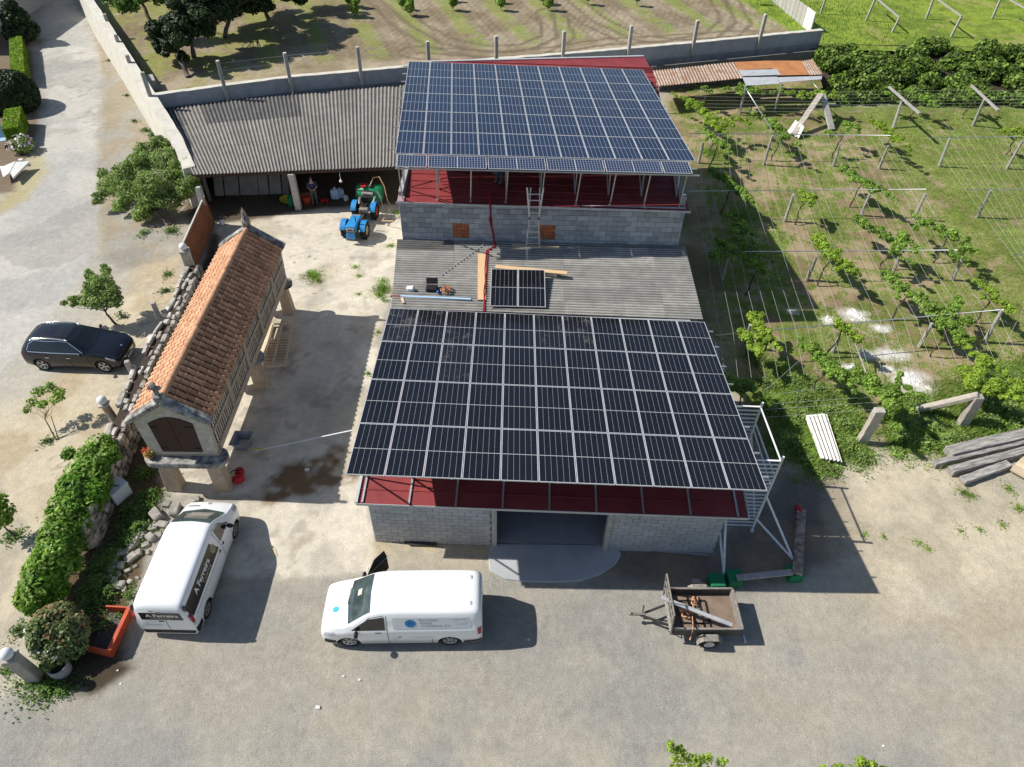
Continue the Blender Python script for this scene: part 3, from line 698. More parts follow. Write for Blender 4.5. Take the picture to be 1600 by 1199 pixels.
# ================================================================== buildings
def solar_mat(name, cell, line, ncol, nrow, w, h, mid, rough, gap_in=.0, linew=.006, dust=0.0, rowline=.35):
    """flat print under the glass: cells parted by pale lines, a wider line across the middle"""
    m, n, l, b = newmat(name)
    tc = n.new('ShaderNodeTexCoord'); sp = n.new('ShaderNodeSeparateXYZ'); l.new(tc.outputs['Object'], sp.inputs[0])
    def math_(op, a, b_=None, clamp=False):
        z = n.new('ShaderNodeMath'); z.operation = op; z.use_clamp = clamp
        for i, x in enumerate((a, b_)):
            if x is None: continue
            if isinstance(x, (int, float)): z.inputs[i].default_value = x
            else: l.new(x, z.inputs[i])
        return z.outputs[0]
    def lines(x, size, cnt, lw):
        t = math_('MULTIPLY', math_('ADD', math_('DIVIDE', x, size), .5), cnt)
        f = math_('ABSOLUTE', math_('SUBTRACT', math_('FRACT', t), .5))      # .5 at the seams
        return math_('GREATER_THAN', f, .5 - lw * cnt / size)
    lx = lines(sp.outputs[0], w, ncol, linew)
    ly = math_('MULTIPLY', lines(sp.outputs[1], h, nrow, linew * .8), rowline)
    k = math_('MAXIMUM', lx, ly)
    if mid: k = math_('MAXIMUM', k, math_('LESS_THAN', math_('ABSOLUTE', sp.outputs[1]), .012))
    oi = n.new('ShaderNodeObjectInfo')
    nz = n.new('ShaderNodeTexNoise'); nz.inputs['Scale'].default_value = 7; l.new(tc.outputs['Object'], nz.inputs['Vector'])
    cm = n.new('ShaderNodeMix'); cm.data_type = 'RGBA'
    cm.inputs[6].default_value = c4(cell); cm.inputs[7].default_value = c4(tuple(x * 1.7 for x in cell))
    l.new(math_('MULTIPLY', nz.outputs['Fac'], oi.outputs['Random']), cm.inputs[0])
    mx = n.new('ShaderNodeMix'); mx.data_type = 'RGBA'; l.new(k, mx.inputs[0]); l.new(cm.outputs[2], mx.inputs[6]); mx.inputs[7].default_value = c4(line)
    out = mx.outputs[2]
    if dust:
        g = n.new('ShaderNodeNewGeometry'); d = n.new('ShaderNodeTexNoise'); d.inputs['Scale'].default_value = 1.9; d.inputs['Detail'].default_value = 9; d.inputs['Roughness'].default_value = .75
        l.new(g.outputs['Position'], d.inputs['Vector'])
        mr = n.new('ShaderNodeMapRange'); mr.inputs[1].default_value = .54; mr.inputs[2].default_value = .72; mr.inputs[4].default_value = dust; l.new(d.outputs['Fac'], mr.inputs[0])
        m2 = n.new('ShaderNodeMix'); m2.data_type = 'RGBA'; l.new(mr.outputs[0], m2.inputs[0]); l.new(out, m2.inputs[6]); m2.inputs[7].default_value = (.4, .39, .36, 1); out = m2.outputs[2]
    l.new(out, b.inputs['Base Color']); b.inputs['Roughness'].default_value = rough; b.inputs['Specular IOR Level'].default_value = .5
    return m
def panel_meshes(tag, w, h, mat):
    g = MB(); g.box((0, 0, .024), (w - .03, h - .03, .012)); gm = g.mesh('glass_' + tag, mat)
    f = MB(); t = .023
    f.box((0, h / 2 - t / 2, .018), (w, t, .036)); f.box((0, -h / 2 + t / 2, .018), (w, t, .036))
    f.box((w / 2 - t / 2, 0, .018), (t, h - 2 * t, .036)); f.box((-w / 2 + t / 2, 0, .018), (t, h - 2 * t, .036))
    return gm, f.mesh('frame_' + tag, M['alu_frame'])
M['alu_frame'] = pm('panel_frame', (.62, .63, .64), (.55, .56, .57), 3, rough=.45, metal=.25, spec=.5)
def ax(yaw, tilt, side):
    ex = Vector((math.cos(yaw) * math.cos(side), math.sin(yaw) * math.cos(side), math.sin(side)))
    h = Vector((-math.sin(yaw), math.cos(yaw), 0)); nn = ex.cross(h)
    return ex, h * math.cos(tilt) + nn * math.sin(tilt)
def array(root, org, yaw, tilt, side, pw, ph, nx, ny, gm, fm, special=None, skipgap=0.02):
    ex, ey = ax(yaw, tilt, side); F = frame(org, ex, ey)
    base = TM[root].inverted() @ F
    for j in range(ny):
        for i in range(nx):
            mtx = base @ Matrix.Translation(((i + .5) * pw, (ny - j - .5) * ph, 0))
            g = special.get((i, j), gm) if special else gm
            p = inst('solar_panel', g, root, mtx)
            inst('panel_frame', fm, p)
    return F
def course_blocks(parent, meshes, x0, x1, z0, ncourse, bw, bh, y, holes=(), hz=(0, 0), name='block'):
    for k in range(ncourse):
        x = x0 - (bw / 2 if k % 2 else 0); z = z0 + (k + .5) * bh
        while x < x1 - .05:
            segs = [(max(x, x0), min(x + bw, x1))]
            if hz[0] < z < hz[1]:
                for ha, hb in holes:
                    segs = [t for p, q in segs for t in ((p, min(q, ha)), (max(p, hb), q)) if t[1] - t[0] > .05]
            for a, b in segs:
                if b - a > .06:
                    mtx = Matrix.Translation(((a + b) / 2, y + rnd.uniform(-.004, .004), z)) @ Matrix.Diagonal(((b - a - .012) / (bw - .012), 1, 1, 1))
                    inst(name, meshes, parent, mtx)
            x += bw
def wavy(nx0, nx1, ny, f, name, mat, per=8):
    """corrugated sheet: f(s_wave, t)->point ; waves counted in s"""
    n = int((nx1 - nx0) * per); mb = MB(); V = []
    for j in range(ny + 1):
        for i in range(n + 1):
            s = nx0 + (nx1 - nx0) * i / n; V.append(f(s, j / ny))
    F = [(j * (n + 1) + i, j * (n + 1) + i + 1, (j + 1) * (n + 1) + i + 1, (j + 1) * (n + 1) + i) for j in range(ny) for i in range(n)]
    mb.add(V, F, 0, True); mb.dirt = [.5 - .5 * math.sin(2 * math.pi * (nx0 + (nx1 - nx0) * i / n)) for j in range(ny + 1) for i in range(n + 1)]  # valley darkening put into the colour to make the ridges read
    return mb

# ---- front barn -------------------------------------------------------------------------------
BFA = math.atan2(-.26, 12.19)
barn = thing('storage_barn', 'low concrete block barn with open garage doorway and dark red roof', 'barn', (-4.84, 14.53, 0), BFA)
WID, DEP = 12.19, 7.1
D0, D1 = 4.42, 8.21
def rz_f(y): return 2.76 + .115 * (y + .38)
w = MB()
for a, b in ((0, D0 - .2), (D1 + .2, WID)): w.box(((a + b) / 2, .1, 1.36), (b - a, .14, 2.72))
w.build('wall', M['mortar'], barn, world=False)
w = MB()
for x in (.09, WID - .09):
    V = [(x + dx, y, z) for dx in (-.09, .09) for y, z in ((.175, 0), (DEP, 0), (DEP, rz_f(DEP) - .1), (.175, rz_f(.175) - .1))]
    w.add(V, [(0, 1, 2, 3), (7, 6, 5, 4), (0, 4, 5, 1), (1, 5, 6, 2), (2, 6, 7, 3), (3, 7, 4, 0)])
w.box((WID / 2, DEP + .1, 1.75), (WID, .18, 3.5))
w.build('side_wall', M['mortar'], barn, world=False)
bm_ = MB().box((0, 0, 0), (.428, .06, .186), ch=.006).mesh('block', M['block_front'])
course_blocks(barn, bm_, 0, D0 - .2, 0, 14, .44, .194, 0)
course_blocks(barn, bm_, D1 + .2, WID, 0, 14, .44, .194, 0)
for x in (D0 - .1, D1 + .1):
    MB().box((x, .05, 1.36), (.18, .3, 2.72), ch=.01).build('pillar', M['post_conc'], barn, world=False)
MB().box(((D0 + D1) / 2, .05, 2.62), (D1 - D0 - .02, .26, .2)).build('lintel', M['post_conc'], barn, world=False)
# roof panels running along the eave, each with its rib
ye = -.38
k = 0
while ye < 7.3:
    y1 = min(ye + .56, 7.4)
    r = MB(); xa, xb = -.22, 12.72
    z0, z1 = rz_f(ye), rz_f(y1)
    for (ya, yb, h) in ((ye, y1 - .07, 0), (y1 - .07, y1 - .05, .03), (y1 - .05, y1 - .002, .03)):
        pass
    r.slab([(xa, ye, z0), (xb, ye, z0 - .0), (xb, y1 - .003, z1), (xa, y1 - .003, z1)], .05)
    r.bar((xa, y1 - .03, z1 + .012), (xb, y1 - .03, z1 + .012), .035, .03)
    r.build('roof_panel', M['red_sheet'], barn, world=False); ye = y1; k += 1
t = MB(); t.bar((-.25, -.4, 2.72), (12.75, -.4, 2.72), .02, .1); t.build('eave_trim', M['zinc'], barn, world=False)
t = MB(); t.bar((-.25, -.39, 2.79), (-.25, 7.4, rz_f(7.4) + .03), .1, .07); t.build('verge_trim', M['zinc'], barn, world=False)
t = MB(); t.bar((12.75, -.39, 2.79), (12.75, 7.4, rz_f(7.4) + .03), .05, .06); t.build('verge_trim', M['zinc'], barn, world=False)
fl = MB(); fl.box((WID / 2, 3.6, .02), (WID - .4, 6.9, .05)); fl.build('garage_floor', pm('smooth_floor', (.34, .35, .36), (.27, .28, .29), 1.2, rough=.7), barn, world=False)
ap = [G(*p) for p in ((766, 851), (763, 870), (765, 893), (790, 906), (820, 910), (860, 911), (905, 909), (940, 898), (962, 883), (971, 868), (966, 857), (950, 853))]
M['apron'] = pm('trowelled_concrete', (.45, .465, .475), (.34, .355, .37), .9, rough=.75, bump=.15, bscale=12, detail=8)
MB().prism([(p.x, p.y) for p in ap], -.1, .06).build('apron', M['apron'], kind='structure', bevel=.03)
# ---- front solar array
PF = 1.154; PFH = 2.312
AF_O = Vector((-4.903, 13.251, 5.367)); AF = (.002, math.radians(-5.736), math.radians(-1.865))
M['pv_black'] = solar_mat('mono_cells', (.006, .007, .0105), (.42, .42, .43), 6, 24, 1.10, 2.24, True, .1, rowline=.07, linew=.003)
M['pv_dusty'] = solar_mat('dusty_mono_cells', (.008, .009, .012), (.42, .42, .43), 6, 24, 1.10, 2.24, True, .16, dust=.3, rowline=.07, linew=.003)
gmB, fmB = panel_meshes('black', 1.134, 2.29, M['pv_black']); gmD, _ = panel_meshes('dusty', 1.134, 2.29, M['pv_dusty'])
arr = thing('solar_array', 'black solar panel array above the front barn, eleven panels wide', 'solar panels', tuple(AF_O))
FF = array(arr, AF_O, *AF, PF, PFH, 11, 4, gmB, fmB, {(0, 0): gmD, (1, 0): gmD, (2, 0): gmD, (5, 0): gmD, (6, 0): gmD, (2, 1): gmD})
def af(x, y, dz=0): return FF @ Vector((x, y, dz))
for j in range(4):
    for q in (.28, .74):
        y = (j + q) * PFH; p = MB(); p.bar(af(-.02, y, -.03), af(11 * PF + .22, y, -.03), .05, .05)
        p.build('purlin', M['galv'], arr)
TB = TM[barn]
for i in range(9):
    xl = -.05 + i * 1.555
    def bw(y, dz=0.0): return TB @ Vector((xl, y, rz_f(y) + dz))
    r = MB(); r.bar(bw(-.36, .035), bw(7.2, .035), .06, .045); r.build('rail', M['galv'], arr)
    ax_ = xl * (11 * PF) / 12.35
    top1 = af(min(max(ax_, .05), 11 * PF - .05), .45, -.08); top2 = af(min(max(ax_, .05), 11 * PF - .05), 1.75, -.08)
    base = bw(.62, .05)
    b = MB(); b.bar(base, top1, .045, .045); b.build('front_brace', M['galv'], arr)
    b = MB(); b.bar(base, top2, .05, .05); b.build('post', M['galv'], arr)
    top3 = af(min(max(ax_, .05), 11 * PF - .05), 5.6, -.08)
    b = MB(); b.bar(bw(4.4, .05), top3, .05, .05); b.build('post', M['galv'], arr)
    b = MB(); b.bar(af(min(max(ax_, .05), 11 * PF - .05), .1, -.08), af(min(max(ax_, .05), 11 * PF - .05), 9.1, -.08), .05, .06); b.build('rafter', M['galv'], arr)
d_ = MB(); d_.bar(af(10.0, -.28, -1.9), af(10.9, -.1, -2.2), .06, .05)
# ---- rear barn ----------------------------------------------------------------------------------
RB = thing('block_barn', 'taller grey block barn with red roof behind the ladder', 'barn', (-5.3, 28.8, 0), 0.0)
RW = 13.02
def rz_r(x, y): return 5.68 - .0125 * x + .073 * (y + .2)
w = MB(); w.box((RW / 2, .12, 2.7), (RW, .16, 5.4)); w.box((.1, 7.2, 3.0), (.2, 14.0, 6.0)); w.box((RW - .1, 7.6, 3.0), (.2, 14.8, 6.0))
w.build('wall', M['mortar'], RB, world=False)
bm2 = MB().box((0, 0, 0), (.548, .06, .252), ch=.008).mesh('block', M['block'])
holes = [(G(708, 362, 4.1).x + 5.3, G(733, 362, 4.1).x + 5.3), (G(842, 362, 4.1).x + 5.3, G(867, 362, 4.1).x + 5.3)]
HZ = (3.82, 4.54)
course_blocks(RB, bm2, 0, RW, 3.5, 8, .56, .262, 0, holes=holes, hz=(HZ[0] - .05, HZ[1] + .05))
bk = MB().box((0, 0, 0), (.2, .05, .17), ch=.008).mesh('brick', M['brick'])
for a, b in holes:
    for r_ in range(4):
        for c_ in range(4):
            inst('brick', bk, RB, Matrix.Translation((a + (c_ + .5) * (b - a) / 4, .005, 3.78 + .196 * r_ + .098)) @ Matrix.Diagonal(((b - a) / .83, 1, 1.1, 1)))
y = -.2
yl = 14.4
while y < 14.4:
    y1 = y + .6; r = MB(); xa, xb = -.05, RW + .15
    # the far edge runs askew, following the wall behind
    q = [(xa, y), (xb, y), (xb, min(y1 - .003, 15.4)), (xa, min(y1 - .003, 13.6))]
    if q[3][1] <= q[0][1]: break
    r.slab([(p[0], p[1], rz_r(*p)) for p in q], .05)
    r.bar((xa, y1 - .03, rz_r(xa, y1) + .012), (xb, y1 - .03, rz_r(xb, y1) + .012), .04, .035)
    r.build('roof_panel', M['red_sheet'], RB, world=False); y = y1
r = MB(); pz = lambda x, y: (x, y, rz_r(x, y) - .004)
r.slab([pz(-.05, 13.4), pz(RW + .15, 13.4), pz(RW - .2, 15.7), pz(-.05, 14.0)], .045); r.build('roof_panel', M['red_sheet'], RB, world=False)
t = MB(); t.bar((-.08, 14.0, rz_r(0, 14.0) + .03), (RW - .2, 15.7, rz_r(RW, 15.7) + .03), .16, .05); t.build('ridge_flashing', M['zinc'], RB, world=False)
t = MB(); t.bar((-.1, -.22, 5.66), (RW + .2, -.22, rz_r(RW, -.22) - .03), .02, .1); t.build('eave_trim', M['zinc'], RB, world=False)
t = MB(); t.bar((.12, -.2, rz_r(0, -.2) + .04), (.12, 14, rz_r(0, 14) + .04), .3, .03); t.build('verge_trim', pm('pink_grey_trim', (.42, .3, .29), (.36, .25, .25), 3, rough=.5), RB, world=False)
# ---- rear array
PR, PRH = 1.196, 2.396
AR_O = Vector((-5.19, 28.56, 8.0)); AR = (.072, math.radians(-2.27), math.radians(-2.357))
M['pv_blue'] = solar_mat('poly_cells', (.010, .018, .042), (.4, .42, .45), 6, 20, 1.14, 2.32, True, .12, rowline=.05, linew=.006)
M['pv_strip'] = solar_mat('old_poly_cells', (.010, .02, .055), (.3, .33, .38), 10, 6, 1.2, .88, False, .12, rowline=.9, linew=.009)
gmL, fmL = panel_meshes('blue', PR - .02, PRH - .02, M['pv_blue'])
arr2 = thing('solar_array', 'blue solar panel array on tall struts above the rear barn', 'solar panels', tuple(AR_O))
FR = array(arr2, AR_O, *AR, PR, PRH, 11, 5, gmL, fmL)
def ar(x, y, dz=0): return FR @ Vector((x, y, dz))
# the lower row of smaller panels, tipped towards the yard
sw = 12.68 / 10; sh_ = .92
gmS, fmS = panel_meshes('strip', sw - .03, sh_, M['pv_strip'])
ex, ey = ax(*AR); ez = ex.cross(ey)
e2 = (ey * math.cos(math.radians(7)) + ez * math.sin(math.radians(7))).normalized()
so = ar(.12, -.04, -.03) - e2 * sh_
FS = frame(so, ex, e2)
for i in range(10):
    p = inst('small_solar_panel', gmS, arr2, TM[arr2].inverted() @ FS @ Matrix.Translation(((i + .5) * sw + (.02 if i % 2 else -.02), sh_ / 2, 0)))
    inst('panel_frame', fmS, p)
for y, zz in ((-.45, -.14), (-.95, -.2)):
    p = MB(); p.bar(ar(.05, y, zz), ar(11 * PR - .02, y, zz), .05, .05); p.build('purlin', M['galv'], arr2)
for j in range(5):
    for q in (.25, .75):
        p = MB(); p.bar(ar(-.25, (j + q) * PRH, -.04), ar(11 * PR + .12, (j + q) * PRH, -.04), .05, .05); p.build('purlin', M['galv'], arr2)
TR = TM[RB]
xs9 = [.18, 1.77, 3.26, 4.85, 6.44, 8.03, 9.57, 11.1, 12.72]
for xl in xs9:
    axx = min(xl / 12.72 * 12.6, 12.9)
    for (yb, yt, zz, nm) in ((.05, -.85, -.2, 'front_post'), (.9, .3, -.1, 'post'), (.9, 2.4, -.1, 'brace'), (5.5, 5.0, -.1, 'post'), (10, 9.4, -.1, 'post')):
        top = ar(axx, yt, zz); b = MB()
        b.bar((TR @ Vector((xl, yb, rz_r(xl, yb)))), top, .05, .05); b.build(nm, M['galv'], arr2)
    foot = MB(); foot.box(TR @ Vector((xl, .05, rz_r(xl, .05) + .02)), (.12, .14, .04)); foot.build('foot_plate', M['galv'], arr2)
# ---- lean-to between the two barns
LT = thing('lean_to', 'flat corrugated grey fibre cement lean-to roof between the barns', 'lean-to', (-5.3, 23.5, 0))
cL = [Vector((-5.12, 23.55, 3.55)), Vector((7.93, 23.35, 3.5)), Vector((8.02, 28.72, 3.58)), Vector((-5.54, 28.72, 3.6))]
def lt(a, b):  # a along X 0..1, b along Y 0..1
    return (cL[0] * (1 - a) + cL[1] * a) * (1 - b) + (cL[3] * (1 - a) + cL[2] * a) * b
NW = 30; _AMP = .04
cols = [0, .185, .375, .56, .74, .87, 1.0]
for ci in range(6):
    for ri in range(6):
        a0, a1 = cols[ci], cols[ci + 1] + (.012 if ci < 5 else 0)
        b0 = ri * 5.0; b1 = b0 + 5.0
        jit = rnd.uniform(-.004, .004)
        def f(s, t, a0=a0, a1=a1, ci=ci, jit=jit):
            p = lt(a0 + (a1 - a0) * t, s / NW)
            return (p.x, p.y, p.z + _AMP * math.sin(2 * math.pi * s) + .008 * (5 - ci) - .006 * t + jit + .02)
        mt = M['fibro_dark_w'] if (ci == 0 and ri == 5) else M['fibro_mid_w']
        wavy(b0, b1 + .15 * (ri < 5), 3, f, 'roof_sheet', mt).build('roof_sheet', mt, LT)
w = MB(); w.box((1.2, 23.75, 1.7), (12.6, .2, 3.3)); w.box((-5.0, 26, 1.7), (.2, 4.7, 3.3)); w.box((7.7, 26, 1.7), (.2, 4.7, 3.3)); w.build('wall', M['mortar'], LT)
g = MB(); g.path([(-5.15, 23.36, 3.44), (1.4, 23.3, 3.42), (7.4, 23.18, 3.4)], .09, 10); g.build('gutter', M['gutter_blue'], LT)
g = MB(); g.bar((-5.1, 23.44, 3.53), (7.4, 23.26, 3.49), .05, .04); g.build('eave_trim', M['zinc'], LT)
fl_ = MB(); fl_.slab([(-5.4, 28.73, 3.62), (7.9, 28.73, 3.6), (7.9, 28.42, 3.66), (-5.45, 28.55, 3.66)], .02); fl_.build('gap_shade_strip', M['fibro_dark'], LT)  # dark strip put in for the shade of the gap at the wall
# ---- open shed on the left
SH = thing('open_shed', 'long open-fronted shed with corrugated fibre cement roof beside the road wall', 'shed', (-13, 38, 0))
sF = [G(303, 274, 2.45), G(634, 261, 2.45), G(642, 133, 2.1), G(248, 168, 2.1)]
NWS = 63
for ri in range(3):
    for ci in range(13):
        s0 = ci * NWS / 13; s1 = (ci + 1) * NWS / 13 + .1
        jit = rnd.uniform(-.005, .005)
        def f(s, t, ri=ri, jit=jit):
            a = s / NWS; b = (ri + t * 1.02) / 3
            p = (sF[0] * (1 - a) + sF[1] * a) * (1 - b) + (sF[3] * (1 - a) + sF[2] * a) * b
            return (p.x, p.y, p.z + .04 * math.sin(2 * math.pi * s) + .016 * (2 - ri) + jit)
        mt = M['fibro_dark_w'] if (ri == 2 and ci < 7 and ci not in (1,)) else M['fibro_w']  # upper left sheets take a darker tone
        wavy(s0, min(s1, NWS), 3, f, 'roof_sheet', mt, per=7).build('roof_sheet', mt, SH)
b = MB(); b.bar(sF[0] + Vector((0, .1, -.12)), sF[1] + Vector((0, .1, -.12)), .1, .14); b.build('eave_beam', M['brown_wood'], SH)
b = MB(); b.bar(sF[0] + Vector((0, 4, -.2)), sF[1] + Vector((0, 4, -.2)), .1, .14); b.build('purlin_beam', M['brown_wood'], SH)
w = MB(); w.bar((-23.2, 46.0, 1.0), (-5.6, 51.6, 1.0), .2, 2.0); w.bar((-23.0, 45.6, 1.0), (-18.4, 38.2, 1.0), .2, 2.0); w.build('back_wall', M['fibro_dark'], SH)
pb_ = G(466, 329)
b = MB(); b.bar(pb_ + Vector((0, .15, 0)), pb_ + Vector((0, .15, 2.3)), .34, .34, ch=.02); b.build('column', M['post_conc'], SH)
pl_ = G(326, 358)
b = MB(); b.bar(pl_, pl_ + Vector((.0, .35, 2.45)), .26, .26, ch=.02); b.build('column', M['post_conc'], SH)
# ---- retaining wall along the field
WT = 3.0
wl = [G(u, v, WT) for u, v in ((240, 149), (350, 134), (452, 121), (563, 111), (670, 102), (775, 93), (879, 85), (982, 76), (1083, 67), (1187, 57), (1287, 47))]
RWL = thing('retaining_wall', 'long grey rendered retaining wall with pale cement top along the ploughed field', 'wall', tuple(wl[0].xy) + (0,))
for i in range(len(wl) - 1):
    a, b = wl[i], wl[i + 1]; d = (b - a).normalized(); nrm = Vector((-d.y, d.x, 0))   # points to the field
    def q(p, off, z): return (p.x + nrm.x * off, p.y + nrm.y * off, z)
    g_ = d * .012
    def body(o0, o1, z0, z1, mat, nm):
        m_ = MB(); V = [q(a + g_, o0, z0), q(b - g_, o0, z0), q(b - g_, o1, z0), q(a + g_, o1, z0), q(a + g_, o0, z1), q(b - g_, o0, z1), q(b - g_, o1, z1), q(a + g_, o1, z1)]
        m_.add(V, [(0, 1, 5, 4), (1, 2, 6, 5), (2, 3, 7, 6), (3, 0, 4, 7), (4, 5, 6, 7), (3, 2, 1, 0)]); m_.build(nm, mat, RWL)
    body(.03, .34, 0, 2.0, M['old_wall'], 'lower_panel'); body(0, .34, 2.003, WT - .045, M['render_wall'], 'upper_panel')
    cp = MB(); n_ = 10; V = []
    for k in range(n_ + 1):
        p = a + (b - a) * k / n_; j_ = rnd.uniform(-.02, .02)
        V += [q(p, -.03 + j_, WT - .045), q(p, -.03 + j_, WT + j_ * .5), q(p, .4 + rnd.uniform(-.03, .03), WT + j_ * .5), q(p, .36, WT - .1)]
    F = [(k * 4 + e, k * 4 + 4 + e, k * 4 + 5 + e, k * 4 + 1 + e) for k in range(n_) for e in range(3)]
    cp.add(V, F); cp.build('cap', M['cap'], RWL)
PST = [(351, 150, 338, 98), (459, 137, 448, 86), (565, 128, 557, 77), (671, 118, 667, 67), (776, 108, 773, 57), (880, 99, 881, 46), (981, 90, 984, 38), (1081, 81, 1088, 28), (1185, 72, 1194, 20)]
for i, (ub, vb, ut, vt) in enumerate(PST):
    p = wl[i + 1]; d = (wl[i + 1] - wl[i]).normalized(); nrm = Vector((-d.y, d.x, 0)); p = p - nrm * .09
    o = MB(); o.box((p.x, p.y, 3.35), (.24, .24, 2.5), rz=math.atan2(d.y, d.x), ch=.02); o.box((p.x, p.y, 4.63), (.2, .2, .06), rz=math.atan2(d.y, d.x), mat=1)
    o.build('concrete_post', [M['post_conc'], M['cap']], label='%s concrete fence post from the left along the retaining wall' % ORD[i], cat='fence post', group='concrete posts along the retaining wall')
fw = thing('fence_wire', 'thin wires strung between the concrete posts on the retaining wall', 'wire fence', tuple(wl[1].xy) + (WT,))
for zz in (3.5, 3.95, 4.4):
    m_ = MB(); m_.path([(p.x + .03, p.y + .12, zz) for p in wl[1:-1]], .008, 4); m_.build('wire', M['wire'], fw)
# ---- road wall
rw_pts = [(-50, 87.5, 3.05), (-36.73, 65.91, 3.0), (-30.5, 56.4, 3.0), (-23.9, 46.1, 3.0), (-20.6, 41.0, 2.75), (-18.7, 37.6, 2.5)]
rwo = MB(); V = []
fine = []
for i in range(len(rw_pts) - 1):
    for k in range(10):
        fine.append(Vector(rw_pts[i]).lerp(Vector(rw_pts[i + 1]), k / 10))
fine.append(Vector(rw_pts[-1]))
for i, p in enumerate(fine):
    d = (fine[min(i + 1, len(fine) - 1)] - fine[max(i - 1, 0)]); d.z = 0; d.normalize(); nn = Vector((d.y, -d.x, 0)) * -1
    j = rnd.uniform(-.05, .05)
    e = nn if nn.x > 0 else -nn
    V += [tuple(p + e * .32 + Vector((0, 0, -p.z))), tuple(p + e * (.3 + j * .3)), tuple(p - e * (.36 + j) + Vector((0, 0, -.03))), tuple(p - e * .55 + Vector((0, 0, -p.z)))]
F = [(i * 4 + e, i * 4 + 1 + e, i * 4 + 5 + e, i * 4 + 4 + e) for i in range(len(fine) - 1) for e in range(3)] + [(len(fine) * 4 - 4, len(fine) * 4 - 3, len(fine) * 4 - 2, len(fine) * 4 - 1)]
rwo.add(V, F)
rwo.build('road_wall', M['cap'], label='thick pale cement wall running beside the road', cat='wall')
for i, (u, v, ht) in enumerate(((163, 22, 3.5), (180, 54, 3.5), (198, 86, 3.5), (222, 113, 4.5))):
    p = G(u, v, ht)
    o = MB(); o.box((p.x, p.y, ht / 2), (.26, .26, ht), rz=.6, ch=.02); o.build('concrete_post', M['post_conc'], label='%s concrete post from the road end inside the road wall' % ORD[i] if i < 3 else 'tall concrete post at the corner of both walls', cat='fence post', group='concrete posts along the road wall')
st_ = G(240, 137, TERR); MB().box((st_.x, st_.y, TERR + .35), (.5, 1.3, .7), rz=.5, ch=.03).build('concrete_block', M['post_conc'], label='short pale concrete block behind the wall corner post', cat='concrete block')
# ---- slab wall at the right end of the field
ew0, ew1 = G(1257, 47, TERR), G(1193, -6, TERR)
EW = thing('slab_wall', 'row of upright grey concrete slabs bounding the field on the right', 'wall', tuple(ew0))
for i in range(16):
    a = ew0.lerp(ew1, (i - .8) / 12); b = ew0.lerp(ew1, (i + .2) / 12); d = (b - a).normalized()
    o = MB(); o.bar(a + d * .02 + Vector((.25, 0, .75)), b - d * .02 + Vector((.25, 0, .75)), .12, 1.55 + rnd.uniform(-.08, .08), ch=.015)
    o.build('slab', M['fibro_white'] if i < 2 else M['post_conc'], EW)
# ---- tin lean-to at the back
TS = thing('tin_shed', 'low tin-roofed shelter of rusty sheets against the retaining wall', 'shed', (16, 54, 0))
tz = 1.95
def tin(px, nw, mat, name, zoff=0.0):
    c = [G(u, v, tz + zoff) for u, v in px]
    def f(s, t):
        a = s / nw; p = (c[3] * (1 - a) + c[2] * a) * (1 - t) + (c[0] * (1 - a) + c[1] * a) * t
        return (p.x, p.y, p.z + .035 * math.sin(2 * math.pi * s))
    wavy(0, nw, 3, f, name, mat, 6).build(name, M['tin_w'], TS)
tin([(1016, 111), (1060, 107), (1070, 131), (1026, 135)], 10, M['tin'], 'roof_sheet')
tin([(1058, 107), (1104, 102), (1116, 127), (1068, 131)], 10, M['tin'], 'roof_sheet', .03)
tin([(1102, 102), (1148, 97), (1163, 122), (1114, 127)], 10, M['tin'], 'roof_sheet')
tin([(1250, 96), (1270, 93), (1285, 116), (1262, 118)], 6, M['tin'], 'roof_sheet', .04)
for q, m_, zz in (([(1148, 97), (1198, 95), (1206, 107), (1154, 110)], 'tin_orange', .05), ([(1198, 95), (1252, 95), (1264, 117), (1214, 118)], 'tin_orange', .08), ([(1154, 110), (1214, 108), (1220, 117), (1160, 119)], 'zinc', .1), ([(1160, 121), (1214, 120), (1218, 131), (1166, 134)], 'zinc', .06), ([(1214, 121), (1284, 119), (1284, 124), (1217, 129)], 'zinc', .04)):
    c = [G(u, v, tz + zz) for u, v in q]; o = MB(); o.slab(c, .02); o.build('flat_sheet', M[m_], TS)
o = MB()
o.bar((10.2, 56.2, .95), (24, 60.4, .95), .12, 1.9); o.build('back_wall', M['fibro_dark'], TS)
for u, v in ((1030, 137), (1165, 137), (1222, 133)):
    p = G(u, v, tz - .1); o = MB(); o.bar((p.x, p.y, 0), (p.x, p.y, tz), .12, .12); o.build('post', M['post_wood'], TS)

